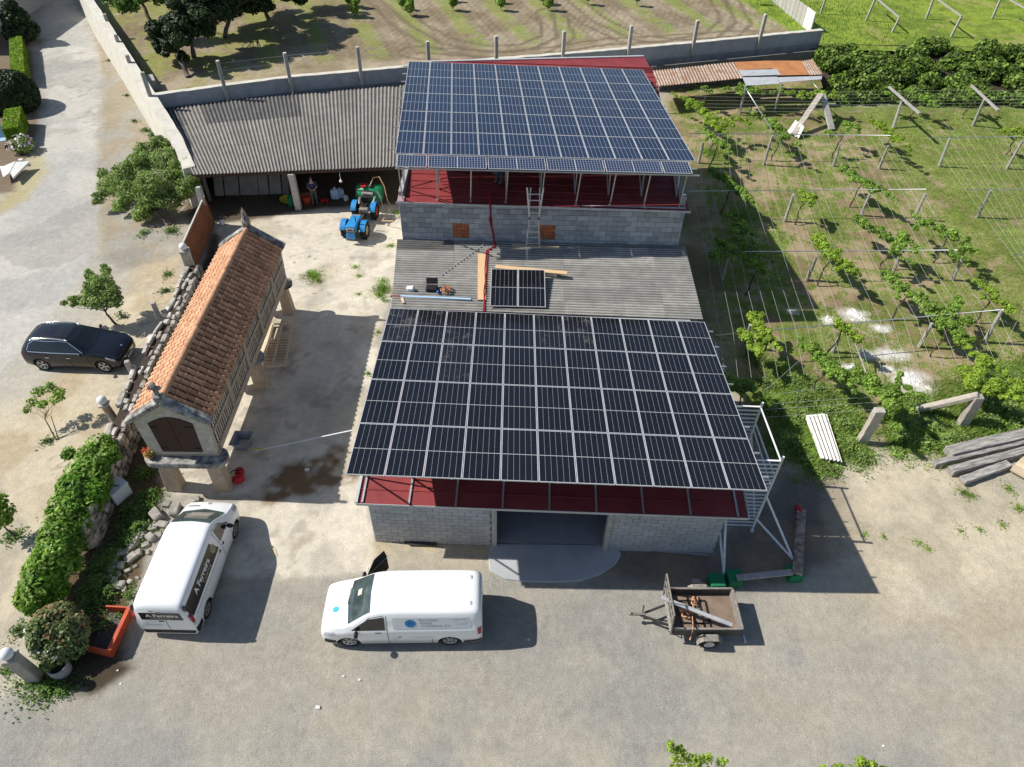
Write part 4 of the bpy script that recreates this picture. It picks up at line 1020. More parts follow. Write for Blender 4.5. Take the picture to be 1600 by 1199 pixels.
# ================================================================== granary on stone legs (raised corn store)
HX, HY0, HY1 = -11.93, 16.75, 27.75
HO = thing('granary', 'long raised granary with clay tile roof and slatted sides on stone legs', 'granary', (HX, HY0, 0), .012)
ZB, ZE, ZR = 2.02, 3.85, 4.75
LH = HY1 - HY0
for yy in (0.05,):
    sl_ = MB(); n = 10; P_ = []
    hw = 1.52; hd = .42
    P_ = [(hw - hd + hd * math.cos(t), yy + hd * math.sin(t)) for t in [math.pi * (k / n - .5) for k in range(n + 1)]] + [(-hw + hd + hd * math.cos(t), yy + hd * math.sin(t)) for t in [math.pi * (k / n + .5) for k in range(n + 1)]]
    sl_.prism(P_, 1.6, 1.88); sl_.build('ring_stone', M['lichen'], HO, world=False, bevel=.04)
    for sx in (-1, 1):
        lg = MB(); x0 = sx * .95; lg.add([(x0 + a * .3, yy + b * .26, -.05) for a, b in ((-1, -1), (1, -1), (1, 1), (-1, 1))] + [(x0 - sx * .06 + a * .23, yy + b * .21, 1.605) for a, b in ((-1, -1), (1, -1), (1, 1), (-1, 1))],
               [(0, 1, 5, 4), (1, 2, 6, 5), (2, 3, 7, 6), (3, 0, 4, 7), (4, 5, 6, 7)]); lg.build('leg', M['granite_warm'], HO, world=False, bevel=.035)
for yy in (5.6, LH - .1):
    for sx in (-1, 1):
        lg = MB(); lg.lathe([(.2, 1.59), (.38, 1.63), (.4, 1.8), (.2, 1.89)], (sx * 1.05, yy, 0), 12); lg.build('ring_stone', M['lichen'], HO, world=False)
        lg = MB(); x0 = sx * .95; lg.add([(x0 + a * .27, yy + b * .24, -.05) for a, b in ((-1, -1), (1, -1), (1, 1), (-1, 1))] + [(x0 - sx * .04 + a * .21, yy + b * .19, 1.605) for a, b in ((-1, -1), (1, -1), (1, 1), (-1, 1))],
               [(0, 1, 5, 4), (1, 2, 6, 5), (2, 3, 7, 6), (3, 0, 4, 7), (4, 5, 6, 7)]); lg.build('leg', M['granite_warm'], HO, world=False, bevel=.03)
BW, TW = 1.2, 1.27          # half widths of the body at base and eave
fl_ = MB(); fl_.box((0, LH / 2, 1.95), (2 * BW + .06, LH - .04, .13)); fl_.build('floor', M['granite_warm'], HO, world=False)
for y0, y1, nm in ((-.0, .24, 'front_gable'), (LH - .24, LH, 'rear_gable')):
    g_ = MB(); pr = [(-BW, ZB), (BW, ZB), (TW, ZE), (0, ZR - .12), (-TW, ZE)]
    n = len(pr); V = [(x, y0, z) for x, z in pr] + [(x, y1, z) for x, z in pr]
    g_.add(V, [tuple(range(n)), tuple(range(2 * n - 1, n - 1, -1))] + [(i, n + i, n + (i + 1) % n, (i + 1) % n) for i in range(n)]); g_.build(nm, M['granite'], HO, world=False)
# arched double door
for sx in (-1, 1):
    d_ = MB(); pts = [(0.01 * sx, ZB + .14), (sx * .72, ZB + .14), (sx * .78, ZE - .2)] + [(sx * (.78 - .77 * k / 6), ZE - .2 + .32 * math.sin(math.pi / 2 * k / 6)) for k in range(1, 7)]
    if sx < 0: pts = pts[::-1]
    n = len(pts); V = [(x, -.035, z) for x, z in pts] + [(x, .02, z) for x, z in pts]
    d_.add(V, [tuple(range(n)), tuple(range(2 * n - 1, n - 1, -1))] + [(i, n + i, n + (i + 1) % n, (i + 1) % n) for i in range(n)]); d_.build('door_leaf', M['brown_wood'], HO, world=False)
    for zz in (ZB + .35, ZE - .35):
        h_ = MB(); h_.box((sx * .6, -.045, zz), (.26, .02, .04)); h_.build('hinge', M['black_plastic'], HO, world=False)
# side frames and slats
slat = MB().box((0, 0, 0), (.03, .085, 1), ch=.006).mesh('slat', M['slat_wood'])
def sx_at(z): return BW + (TW - BW) * (z - ZB) / (ZE - ZB)
zr0, zr1, zr2, zr3 = ZB + .3, ZB + .98, ZB + 1.12, ZE - .06
for s_ in (-1, 1):
    for z0, z1, nm in ((ZB, zr0, 'sill_beam'), (zr1, zr2, 'mid_rail'), (zr3, ZE + .02, 'wall_plate')):
        b = MB(); b.bar((s_ * sx_at((z0 + z1) / 2), .26, (z0 + z1) / 2), (s_ * sx_at((z0 + z1) / 2), LH - .26, (z0 + z1) / 2), .16, z1 - z0); b.build(nm, M['granite_warm'], HO, world=False)
    for k in range(1, 5):
        y = LH * k / 5; b = MB(); b.bar((s_ * sx_at(ZB), y, ZB + .02), (s_ * sx_at(ZE), y, ZE - .02), .18, .22, up=(0, 1, 0)); b.build('stud', M['granite_warm'], HO, world=False)
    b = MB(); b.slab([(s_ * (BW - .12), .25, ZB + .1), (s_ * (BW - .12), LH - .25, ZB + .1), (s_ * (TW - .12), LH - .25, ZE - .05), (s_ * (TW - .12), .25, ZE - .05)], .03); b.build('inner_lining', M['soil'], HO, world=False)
    if s_ > 0:
        ys = [.34 + .165 * i for i in range(int((LH - .6) / .165))]
        for za, zb in ((zr0, zr1), (zr2, zr3)):
            for y in ys:
                if min(abs(y - LH * k / 5) for k in range(1, 5)) < .16: continue
                R_ = Matrix.Rotation(math.atan((TW - BW) / (ZE - ZB)), 4, 'Y')
                inst('slat', slat, HO, Matrix.Translation((sx_at((za + zb) / 2) + .02, y, (za + zb) / 2)) @ R_ @ Matrix.Rotation(rnd.uniform(-.05, .05), 4, 'X') @ Matrix.Diagonal((1, 1, zb - za, 1)))
# roof
ev = 1.37; ang = math.atan2(ZR - ZE, ev - .05); SLN = math.hypot(ZR - ZE + .08, ev)
for s_ in (-1, 1):
    b = MB(); b.slab([(0, .18, ZR - .05), (s_ * ev, .18, ZE - .1), (s_ * ev, LH - .18, ZE - .1), (0, LH - .18, ZR - .05)], .06); b.build('roof_bed', M['tile_bed'], HO, world=False)
for s_ in (-1, 1):
    b = MB(); b.bar((s_ * (ev - .05), .2, ZE - .045), (s_ * (ev - .05), LH - .2, ZE - .045), .1, .15); b.build('eave_mortar', M['tile_bed'], HO, world=False)
def tile_geo(L=.43, r0=.112, r1=.092, n=6):
    mb = MB(); V = []
    for j, (y, r) in enumerate(((0, r0), (L, r1))):
        for th in (0, .018):
            for k in range(n + 1):
                t = math.pi * k / n; V.append((y, (r - th) * math.cos(t), (r - th) * math.sin(t) * 1.05))
    m = n + 1
    F = [(k, k + 1, 2 * m + k + 1, 2 * m + k) for k in range(n)] + [(k, m + k, m + k + 1, k + 1) for k in range(n)]
    mb.add(V, F, 0, True); return mb
tm_ = tile_geo(.42, .108, .09).mesh('tile', M['tile'])
NT, RW_ = 37, 5
sp = (LH - .42) / NT; rowl = SLN / RW_
left = MB()
for s_ in (1, -1):
    sd = Vector((-s_ * math.cos(ang), 0, math.sin(ang)))     # up the slope
    nn = Vector((s_ * math.sin(ang), 0, math.cos(ang)))
    for r_ in range(RW_):
        for k in range(NT):
            o = Vector((s_ * ev, .21 + (k + .5) * sp, ZE - .1)) + sd * (r_ * rowl - .04) + nn * (.012 + .015 * 0)
            yv = nn.cross(sd); j = rnd.uniform(-.03, .03)
            mt = Matrix((sd, yv, nn)).transposed().to_4x4(); mt.translation = o
            mt = mt @ Matrix.Rotation(j, 4, 'Z') @ Matrix.Rotation(.1, 4, 'Y').inverted() @ Matrix.Diagonal((1, 1.06, 1, 1))
            if s_ > 0: inst('tile', tm_, HO, mt)
            else:
                g_ = tile_geo(.42, .108, .09); left.add([mt @ Vector(p) for p in g_.v], g_.f, 0, True)
M['tile_joined'] = pm('clay_tile_joined', (.7,.41,.25), (.54,.28,.16), 5, rough=.9, bump=.3, bscale=50, island=.2, c3=(.74,.5,.33), detail=7)
left.build('tile_courses', M['tile_joined'], HO, world=False, kind='stuff')
rt = tile_geo(.46, .13, .115, 8).mesh('ridge_tile', M['ridge_tile'])
for k in range(26):
    inst('ridge_tile', rt, HO, Matrix.Translation((0, .2 + k * (LH - .85) / 25, ZR - .015)) @ Matrix.Rotation(math.pi / 2, 4, 'Z') @ Matrix.Rotation(-.04, 4, 'Y'))
for y, fin in ((.02, 'cross'), (LH - .02, 'spike')):
    for s_ in (-1, 1):
        b = MB(); b.bar((0, y, ZR + .02), (s_ * (ev + .1), y, ZE - .08), .38, .2, ch=.04); b.build('gable_coping', M['lichen'], HO, world=False)
    f_ = MB(); f_.box((0, y, ZR + .16), (.3, .3, .3), ch=.04)
    if fin == 'cross':
        f_.box((0, y, ZR + .58), (.15, .13, .56), ch=.03); f_.box((0, y, ZR + .62), (.44, .12, .14), ch=.03)
    else:
        f_.lathe([(.17, 0), (.2, .1), (.13, .22), (.015, .75)], (0, y, ZR + .28), 8, sm=False)
    f_.build('finial', M['lichen'], HO, world=False)
po = Vector((HX - 1.25, HY0 - .05, 1.88))
fp = thing('flower_pot', 'terracotta bowl of red flowers on the left end of the granary ledge', 'flower pot', tuple(po))
o = MB(); o.lathe([(.12, 0), (.2, .16), (.22, .18), (.19, .18), (.17, .14), (.0, .14)], tuple(po), 14); o.build('pot', M['terracotta'], fp)
leaves('plant', fp, [(po.x, po.y, po.z + .24, .2, .2, .1)], 120, .07, M['leaf_bush'], 5); leaves('blossom', fp, [(po.x - .02, po.y, po.z + .28, .2, .2, .1), (po.x - .2, po.y + .05, po.z + .3, .08, .08, .08)], 60, .06, M['flower_red'], 6)

# ================================================================== field-stone wall with lamp pillars
cl = [(-16.2, 29.9), (-16.0, 27.5), (-15.9, 25), (-15.85, 22.5), (-15.65, 20), (-15.4, 17.6), (-15.1, 15), (-15.0, 13.9)]
SWL = thing('stone_wall', 'rough field-stone wall with pale cap stones between parking and courtyard', 'wall', (-15.9, 20, 0))
def wpt(t):
    f = t * (len(cl) - 1); i = min(int(f), len(cl) - 2); a, b = Vector(cl[i]), Vector(cl[i + 1]); d = (b - a).normalized()
    return a.lerp(b, f - i), d, Vector((-d.y, d.x))       # normal towards +X side
WLEN = sum((Vector(cl[i + 1]) - Vector(cl[i])).length for i in range(len(cl) - 1))
core = MB(); V = []; N_ = 24
for k in range(N_ + 1):
    p, d, n = wpt(k / N_)
    for off, z in ((-.3, 0), (-.26, 1.12), (.26, 1.12), (.32, 0)): V.append((p.x + n.x * off, p.y + n.y * off, z))
core.add(V, [(k * 4 + e, k * 4 + 4 + e, k * 4 + 5 + e, k * 4 + 1 + e) for k in range(N_) for e in range(3)] + [(0, 1, 2, 3), (N_ * 4 + 3, N_ * 4 + 2, N_ * 4 + 1, N_ * 4)])
core.build('core', M['soil'], SWL)
seed = 0
for row in range(4):
    L = 0.0
    while L < WLEN - .2:
        w_ = rnd.uniform(.34, .62); p, d, n = wpt(min(1, (L + w_ / 2) / WLEN)); seed += 1
        o = MB(); z = .16 + row * .29
        o.rock((p.x + n.x * (.31 - .02 * row), p.y + n.y * (.31 - .02 * row), z), (w_ * 1.02, .22, .29), seed, rz=math.atan2(d.y, d.x) + rnd.uniform(-.08, .08))
        o.build('stone', M['wallstone'], SWL); L += w_
for off in (-.3, -.02, .24):
    L = rnd.uniform(0, .2)
    while L < WLEN - .25:
        big = off < -.1
        w_ = rnd.uniform(.55, 1.1) if big else rnd.uniform(.28, .6); p, d, n = wpt(min(1, (L + w_ / 2) / WLEN)); seed += 1
        if rnd.random() < (.1 if big else .3): L += w_; continue
        o = MB(); o.rock((p.x + n.x * (off + rnd.uniform(-.05, .05)), p.y + n.y * (off + rnd.uniform(-.05, .05)), 1.17 + rnd.uniform(-.06, .05)), (w_, rnd.uniform(.17, .28) if big else rnd.uniform(.16, .26), .2), seed, rz=math.atan2(d.y, d.x) + rnd.uniform(-.12, .12))
        o.build('cap_stone', M['capstone'] if rnd.random() < .75 else M['wallstone'], SWL); L += w_
def lamp_pillar(b, h, wd, label, lean=(0, 0), squar=True, br=.19):
    t = thing('lamp_pillar', label, 'lamp pillar', (b[0], b[1], 0), .25, 'globe lamp pillars along the stone wall')
    o = MB()
    if squar: o.bar((0, 0, 0), (lean[0], lean[1], h), wd, wd, ch=.03, up=(0, 1, 0))
    else: o.tube((0, 0, 0), (lean[0], lean[1], h), wd / 2, 14, wd / 2.2)
    o.build('shaft', M['granite'], t, world=False)
    o = MB(); o.box((lean[0], lean[1], h + .04), (wd * 1.12, wd * 1.12, .1), ch=.02); o.build('cap', M['post_conc'], t, world=False)
    o = MB(); o.ball((lean[0], lean[1], h + .08 + br), br, 3); o.build('globe', M['ball_white'], t, world=False)
lamp_pillar((-16.55, 30.0), 1.9, .42, 'tall square granite pillar with white globe at the rust gate')
lamp_pillar((-16.4, 19.9), 1.25, .34, 'round stone pillar with white globe beside the granary front', (-.1, 0), False)
lamp_pillar((-14.55, 9.3), 1.45, .36, 'square stone pillar with white globe beside the round bush', (-.12, 0))
for (u, v), nm in (((250, 492), 'short grey stone stub on the wall above the parked car'), ((211, 584), 'short grey stone stub on the wall at the car front')):
    p = G(u, v, .9); o = MB(); o.box((p.x - .1, p.y, 1.15), (.2, .2, .95), rz=.3, ch=.02); o.build('stone_stub', M['post_conc'], label=nm, cat='stone post', group='stone stubs on the wall')
# rust-coloured sheet gate
g0, g1 = G(301, 436), G(336, 350)
gt = thing('steel_gate', 'rust-brown sheet steel gate standing between pillar and shed', 'gate', tuple(g0))
lv = Vector((-.12, 0, 1.75))
o = MB(); d = (g1 - g0).normalized(); o.slab([g0, g1, g1 + lv, g0 + lv], .03); o.build('sheet', M['rust'], gt)
for a, b in ((g0 + lv, g1 + lv), (g0, g0 + lv), (g1, g1 + lv)):
    o = MB(); o.bar(a + Vector((-.02, 0, .0)), b + Vector((-.02, 0, .0)), .07, .07); o.build('gate_frame', M['cap'] if a.z > 1 else M['rust'], gt)

# ================================================================== things standing in the courtyard
# pallet-like wooden frame
pc = [G(424, 507, .12), G(458, 506, .12), G(446, 574, .12), G(404, 577, .12)]
pt = thing('wooden_frame', 'pale slatted wooden frame lying beside the granary legs', 'wooden frame', tuple(pc[0].xy) + (0,))
def pq(a, b): return (pc[0] * (1 - a) + pc[1] * a) * (1 - b) + (pc[3] * (1 - a) + pc[2] * a) * b
for a in (.03, .5, .97):
    o = MB(); o.bar(pq(a, 0), pq(a, 1), .1, .1, ch=.006); o.build('rail', M['pallet_wood'], pt)
for b in (.02, .98):
    o = MB(); o.bar(pq(0, b) + Vector((0, 0, .055)), pq(1, b) + Vector((0, 0, .055)), .1, .03); o.build('end_board', M['pallet_wood'], pt)
for k in range(8):
    b = .34 + k * .062
    o = MB(); o.bar(pq(0.02, b) + Vector((0, 0, -.062)), pq(.98, b) + Vector((0, 0, -.062)), .07, .022); o.build('slat', M['pallet_wood'], pt)
# grey tub
tb = G(381, 696); tt = thing('grey_tub', 'grey plastic tub standing beside the granary front leg', 'tub', tuple(tb), -.05)
tt.scale = (1.35, 1.35, 1.2)
o = MB(); o.lathe([(.0, .02), (.27, .02), (.36, .34), (.42, .36), (.42, .34), (.33, .3), (.25, .06), (0, .06)], (0, 0, 0), 4, sm=False, R=Matrix.Rotation(math.pi / 4, 3, 'Z')); o.build('basin', M['tub'], tt, world=False, bevel=.02)
o = MB(); o.lathe([(.0, .063), (.2, .063), (.22, .075)], (0.03, 0, 0), 14); o.build('liner', M['zinc'], tt, world=False)
o = MB(); a, b = G(398, 705, .35), G(553, 672, 1.1); o.tube(a, b, .022, 8); o.build('white_pole', M['white_metal'], label='long thin white pole leaning from the tub towards the array', cat='pole')
yt = MB(); p0 = G(394, 704, .36)
for k in range(7):
    yt.slab([p0 + Vector((.1 * k, .03 * math.sin(k * 2), .02 + .03 * (k % 2))), p0 + Vector((.1 * k + .09, .05 * math.cos(k), .03)), p0 + Vector((.1 * k + .1, .1, .05)), p0 + Vector((.1 * k, .11, .03))], .01)
yt.build('yellow_ribbon', M['yellow'], label='crumpled yellow ribbon tied at the pole end by the tub', cat='ribbon')
rm = G(374, 750); rt_ = thing('red_machine', 'small red motor tool standing at the granary front leg', 'garden tool', tuple(rm), .3)
o = MB(); o.ball((0, -.12, .2), (.26, .2, .2), 2); o.build('housing', M['red_plastic'], rt_, world=False)
o = MB(); o.ball((.06, .24, .22), (.2, .17, .2), 2); o.build('tank', M['red_plastic'], rt_, world=False)
o = MB(); o.path([(-.28, .0, .05), (-.3, .1, .35), (-.1, .1, .5), (.2, .1, .42)], .025, 6); o.build('handle', M['black_plastic'], rt_, world=False)
# white appliance lying in the bed
fr = G(187, 776); ft = thing('white_appliance', 'white enamel box lying in the shade beside the stone wall', 'old appliance', tuple(fr), -.5)
o = MB(); o.box((0, 0, .35), (.72, .72, .62), ch=.03); o.build('case', M['fridge'], ft, world=False)
o = MB(); o.box((0, 0, .68), (.76, .76, .04), ch=.012); o.build('lid', M['fridge'], ft, world=False)
o = MB(); o.path([(-.05, -.12, .715), (.05, .0, .72), (.2, .05, .72), (.22, .12, .72)], .016, 6); o.build('cable', M['black_plastic'], ft, world=False)
# rubble heap between the bed and the white catering van: each stone is its own thing
heap = [(298, 790, .75), (275, 800, .8), (290, 812, .5), (262, 790, .55), (246, 808, .9), (255, 822, .6), (240, 826, .45), (236, 842, .6), (222, 838, .5), (214, 845, .65), (228, 852, .4), (205, 858, .55), (196, 866, .5), (186, 868, .6), (206, 874, .6), (217, 866, .45), (180, 880, .5), (190, 885, .45), (174, 890, .5), (186, 898, .35), (200, 893, .35), (180, 908, .4), (187, 917, .6), (195, 922, .3), (212, 886, .25), (232, 864, .3), (226, 822, .35), (310, 782, .4), (250, 838, .4), (215, 904, .22), (203, 910, .3), (172, 903, .3)]
for i, (u, v, sz) in enumerate(heap):
    sz *= .68
    p = G(u, v); o = MB(); o.rock((p.x, p.y, sz * .18), (sz, sz * rnd.uniform(.6, .85), sz * rnd.uniform(.5, .75)), 500 + i, rz=rnd.uniform(0, 3))
    o.build('rubble_stone', M['rubble'], label='rough pale granite stone in the rubble heap left of the catering van', cat='stone', group='rubble stones beside the catering van')
# orange-red tipping box
q = [G(165, 947, .45), G(200, 949, .45), G(168, 1017, .45), G(131, 1008, .45)]
bx = thing('tipping_box', 'orange-red open steel tipping box behind the catering van', 'tipping box', tuple(q[3].xy) + (0,))
def wall_(a, b, nm, hgt=.45):
    o = MB(); d = (b - a).normalized(); o.bar(a + Vector((0, 0, -hgt / 2)), b + Vector((0, 0, -hgt / 2)), .05, hgt); o.build(nm, M['orange_red'], bx)
wall_(q[0], q[1], 'end_panel'); wall_(q[1], q[2], 'side_panel'); wall_(q[2], q[3], 'end_panel')
o = MB(); o.bar(q[1] + Vector((.05, 0, .02)), q[2] + Vector((.05, 0, .02)), .12, .06); o.build('rim', M['orange_red'], bx)
o = MB(); o.slab([p + Vector((0, 0, -.38)) for p in q], .03); o.build('floor', M['dark_steel'], bx)
# concrete planter ring
pr = G(98, 1050); pp = thing('planter', 'round concrete planter ring in front of the round bush', 'planter', tuple(pr))
pp.scale = (.78, .78, .85)
o = MB(); o.lathe([(.34, 0), (.38, .05), (.4, .52), (.36, .55), (.33, .52), (.3, .35), (0, .35)], (0, 0, 0), 20); o.build('ring', M['post_conc'], pp, world=False)
o = MB(); o.ball((0, 0, .33), (.31, .31, .06), 2); o.build('soil', M['soil'], pp, world=False)
# ---- shed contents
bd = thing('board_stack', 'grey boards leaning against the shed wall in the shade', 'boards', tuple(G(390, 306)))
for i, (u0, u1) in enumerate(((336, 350), (352, 374), (376, 404), (405, 420), (422, 440), (442, 452))):
    a, b = G(u0, 306 - i * .5), G(u1, 306 - i * .6); up_ = Vector((-.1, 1.2, 1.9))
    o = MB(); o.slab([a, b, b + up_, a + up_], .03); o.build('board', M['fibro'], bd)
yb = G(451, 313, .15); o = MB(); o.lathe([(0, -.1), (.3, -.1), (.5, .12), (.53, .12), (.5, .09), (.28, -.05), (0, -.05)], tuple(yb), 18); o.build('yellow_basin', M['yellow'], label='round yellow basin on the shed floor by the white column', cat='basin')
o = MB(); p = G(462, 322); o.box((p.x - .25, p.y, .3), (.3, .4, .6), rz=.4, ch=.05); o.box((p.x - .25, p.y, .66), (.2, .26, .12), rz=.4, ch=.04); o.build('green_can', M['weight_green'], label='green can against the white shed column', cat='can')
oc = G(481, 318); ot = thing('orange_bucket', 'orange bucket at the feet of the person in the shed', 'bucket', tuple(oc))
o = MB(); o.lathe([(0, .02), (.24, .02), (.32, .5), (.34, .52), (.3, .5), (.22, .08), (0, .08)], (0, 0, 0), 16); o.build('body', M['orange_red'], ot, world=False)
o = MB(); o.path([(-.32, 0, .5), (-.2, 0, .68), (.2, 0, .68), (.32, 0, .5)], .012, 6); o.build('handle', M['grey_steel'], ot, world=False)
for i, (u, v) in enumerate(((525, 311), (533, 309), (541, 314))):
    p = G(u, v); jt = thing('white_drum', ('tall white-blue plastic drum on the shed floor', 'slim white-blue plastic drum beside the tall drum', 'small white bottle in front of the plastic drums')[i], 'plastic drum', tuple(p), .3 * i)
    s_ = (1, .85, .5)[i]
    o = MB(); o.box((0, 0, .33 * s_), (.5 * s_, .38 * s_, .62 * s_), ch=.07 * s_); o.build('body', M['light_blue'] if i < 2 else M['white_bag'], jt, world=False)
    o = MB(); o.tube((0, .05, .62 * s_), (0, .05, .74 * s_), .07 * s_, 10); o.build('cap', M['white_bag'], jt, world=False)
rp = G(508, 318); o = MB(); o.box((rp.x, rp.y, .25), (.4, .3, .06), ch=.01)
for a in (-.17, .17):
    for b in (-.12, .12): o.box((rp.x + a, rp.y + b, .12), (.04, .04, .24))
o.build('red_stool', M['red_plastic'], label='small red stool on the shed floor near the drums', cat='stool')
lp = G(530, 277, 2.2); lm = thing('hanging_lamp', 'small white lamp hanging under the shed eave', 'lamp', tuple(lp))
o = MB(); o.tube(lp + Vector((0, .2, .15)), lp + Vector((0, .2, -.3)), .012, 6); o.build('cord', M['white_metal'], lm)
o = MB(); o.ball(lp + Vector((0, .2, -.36)), .09, 2); o.build('bulb', M['ball_white'], lm)
gl = G(348, 352); o = MB(); o.ball((gl.x, gl.y, .17), .17, 3); o.build('white_ball', M['ball_white'], label='loose white globe lying beside the grey shed post', cat='globe')
# ---- top left corner: garden edge of a neighbouring house
hx = thing('house', 'pale house corner at the far upper left beside the road', 'house', (-49, 69, 0))
o = MB(); o.box((-50.6, 69.5, 2.6), (9, 15, 5.2)); o.build('wall', M['house_wall'], hx)
o = MB(); V = [(-55.3, 61.7, 5.2), (-45.8, 61.7, 5.2), (-45.8, 77.3, 5.2), (-55.3, 77.3, 5.2), (-50.5, 61.7, 7.0), (-50.5, 77.3, 7.0)]
o.add(V, [(0, 1, 4), (1, 2, 5, 4), (2, 3, 5), (3, 0, 4, 5), (3, 2, 1, 0)]); o.build('roof', M['rust'], hx)
def box_px(px, z, name, mat):
    c = [G(u, v, z) for u, v in px]; o = MB(); o.prism([(p.x, p.y) for p in c], .0, z); return o
for i, px in enumerate((((15, 60), (33, 57), (37, 112), (17, 106)), ((8, 172), (32, 168), (27, 199), (4, 203)))):
    c = [G(u, v, 1.2) for u, v in px]
    t = thing('clipped_hedge', ('long bright green box-clipped hedge beside the road', 'short bright green box-clipped hedge below the dark globe bush')[i], 'hedge', tuple(sum(c, Vector()) / 4))
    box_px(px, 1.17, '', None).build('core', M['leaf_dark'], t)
    n = 9000; q_ = np.random.default_rng(90 + i); a = q_.random(n); b = q_.random(n)
    C_ = [np.array(x) for x in c]; P_ = ((C_[0][None] * (1 - a)[:, None] + C_[1][None] * a[:, None]) * (1 - b)[:, None] + (C_[3][None] * (1 - a)[:, None] + C_[2][None] * a[:, None]) * b[:, None])
    top = q_.random(n) < .6; P_[:, 2] = np.where(top, 1.2 + q_.normal(0, .015, n), q_.uniform(.05, 1.2, n))
    ed = ~top; k = q_.integers(0, 4, n)
    for e in range(4):
        sel = ed & (k == e); tt_ = q_.random(sel.sum())[:, None]; zz = P_[sel, 2]; P_[sel] = C_[e] * (1 - tt_) + C_[(e + 1) % 4] * tt_; P_[sel, 2] = zz
    Nn = np.where(top[:, None], np.array([[0, 0, 1.0]]), (P_ - np.array(sum(c, Vector()) / 4)) * np.array([[1, 1, 0]])); Nn /= np.linalg.norm(Nn, axis=1)[:, None] + 1e-6
    o = bpy.data.objects.new('foliage', leaf_mesh('foliage', P_ - np.array(t.location), Nn, .12, M['hedge_green'], 91 + i, up=.2)); link(o); o.parent = t
gb = G(16, 148, 1.0); t = thing('globe_bush', 'large dark clipped globe bush between the two box hedges', 'bush', (gb.x, gb.y, 0))
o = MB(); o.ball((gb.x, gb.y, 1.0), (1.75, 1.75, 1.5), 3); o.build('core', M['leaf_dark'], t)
leaves('foliage', t, [(gb.x, gb.y, 1.0, 1.85, 1.85, 1.62)], 9000, .13, M['leaf_dark'], 95, inner=.93, up=.1, floor=.02)
cf = G(28, 38, 1.5); t = thing('dark_conifer', 'dark bushy conifer against the house corner', 'conifer', (cf.x, cf.y, 0))
o = MB(); o.tube((cf.x, cf.y, 0), (cf.x, cf.y, 2.6), .14, 8, .05); o.build('trunk', M['bark'], t)
leaves('foliage', t, [(cf.x, cf.y, 1.0, 1.5, 1.5, .9), (cf.x, cf.y, 2.0, 1.1, 1.1, .9), (cf.x, cf.y, 2.9, .6, .6, .8)], 5000, .16, M['leaf_dark'], 96, inner=.5, floor=.02)
fb = G(33, 226, .5); t = thing('flower_bush', 'low bush with pale and purple blossoms beside the white stone bench', 'flowering bush', (fb.x, fb.y, 0))
leaves('foliage', t, [(fb.x, fb.y, .45, .75, .75, .5)], 900, .11, M['leaf_bush'], 97, floor=.02); leaves('blossom', t, [(fb.x, fb.y, .6, .75, .75, .5), (fb.x - .4, fb.y - .3, .5, .4, .4, .4)], 90, .15, M['flower'], 98, inner=.9)
wb = thing('stone_bench', 'white angular stone bench at the left road edge', 'bench', tuple(G(22, 268)))
a, b, c, d = G(0, 262, .5), G(24, 252, .55), G(46, 252, .5), G(20, 278, .45)
e_ = G(5, 277, .4)
o = MB(); o.slab([a, b, G(14, 270, .5), e_], .12); o.build('seat_slab', M['white_slab'], wb)
o = MB(); o.slab([G(25, 253, .56), c, d, G(16, 270, .5)], .12); o.build('seat_slab', M['white_slab'], wb)
for u, v in ((6, 270), (20, 268), (36, 258)):
    p = G(u, v); o = MB(); o.box((p.x, p.y, .19), (.25, .25, .38)); o.build('support', M['white_slab'], wb)
ch = thing('garden_chair', 'pale blue-grey folding garden chair at the left frame edge', 'chair', tuple(G(6, 228)), .5)
o = MB(); o.box((0, 0, .42), (.6, .6, .05), ch=.01); o.build('seat', M['light_blue'], ch, world=False)
o = MB(); o.slab([(-.3, .3, .45), (.3, .3, .45), (.3, .6, 1.1), (-.3, .6, 1.1)], .04); o.build('backrest', M['light_blue'], ch, world=False)
for a in (-.26, .26):
    for b in (-.26, .26):
        o = MB(); o.tube((a, b, 0), (a, b, .42), .018, 6); o.build('leg', M['alu'], ch, world=False)

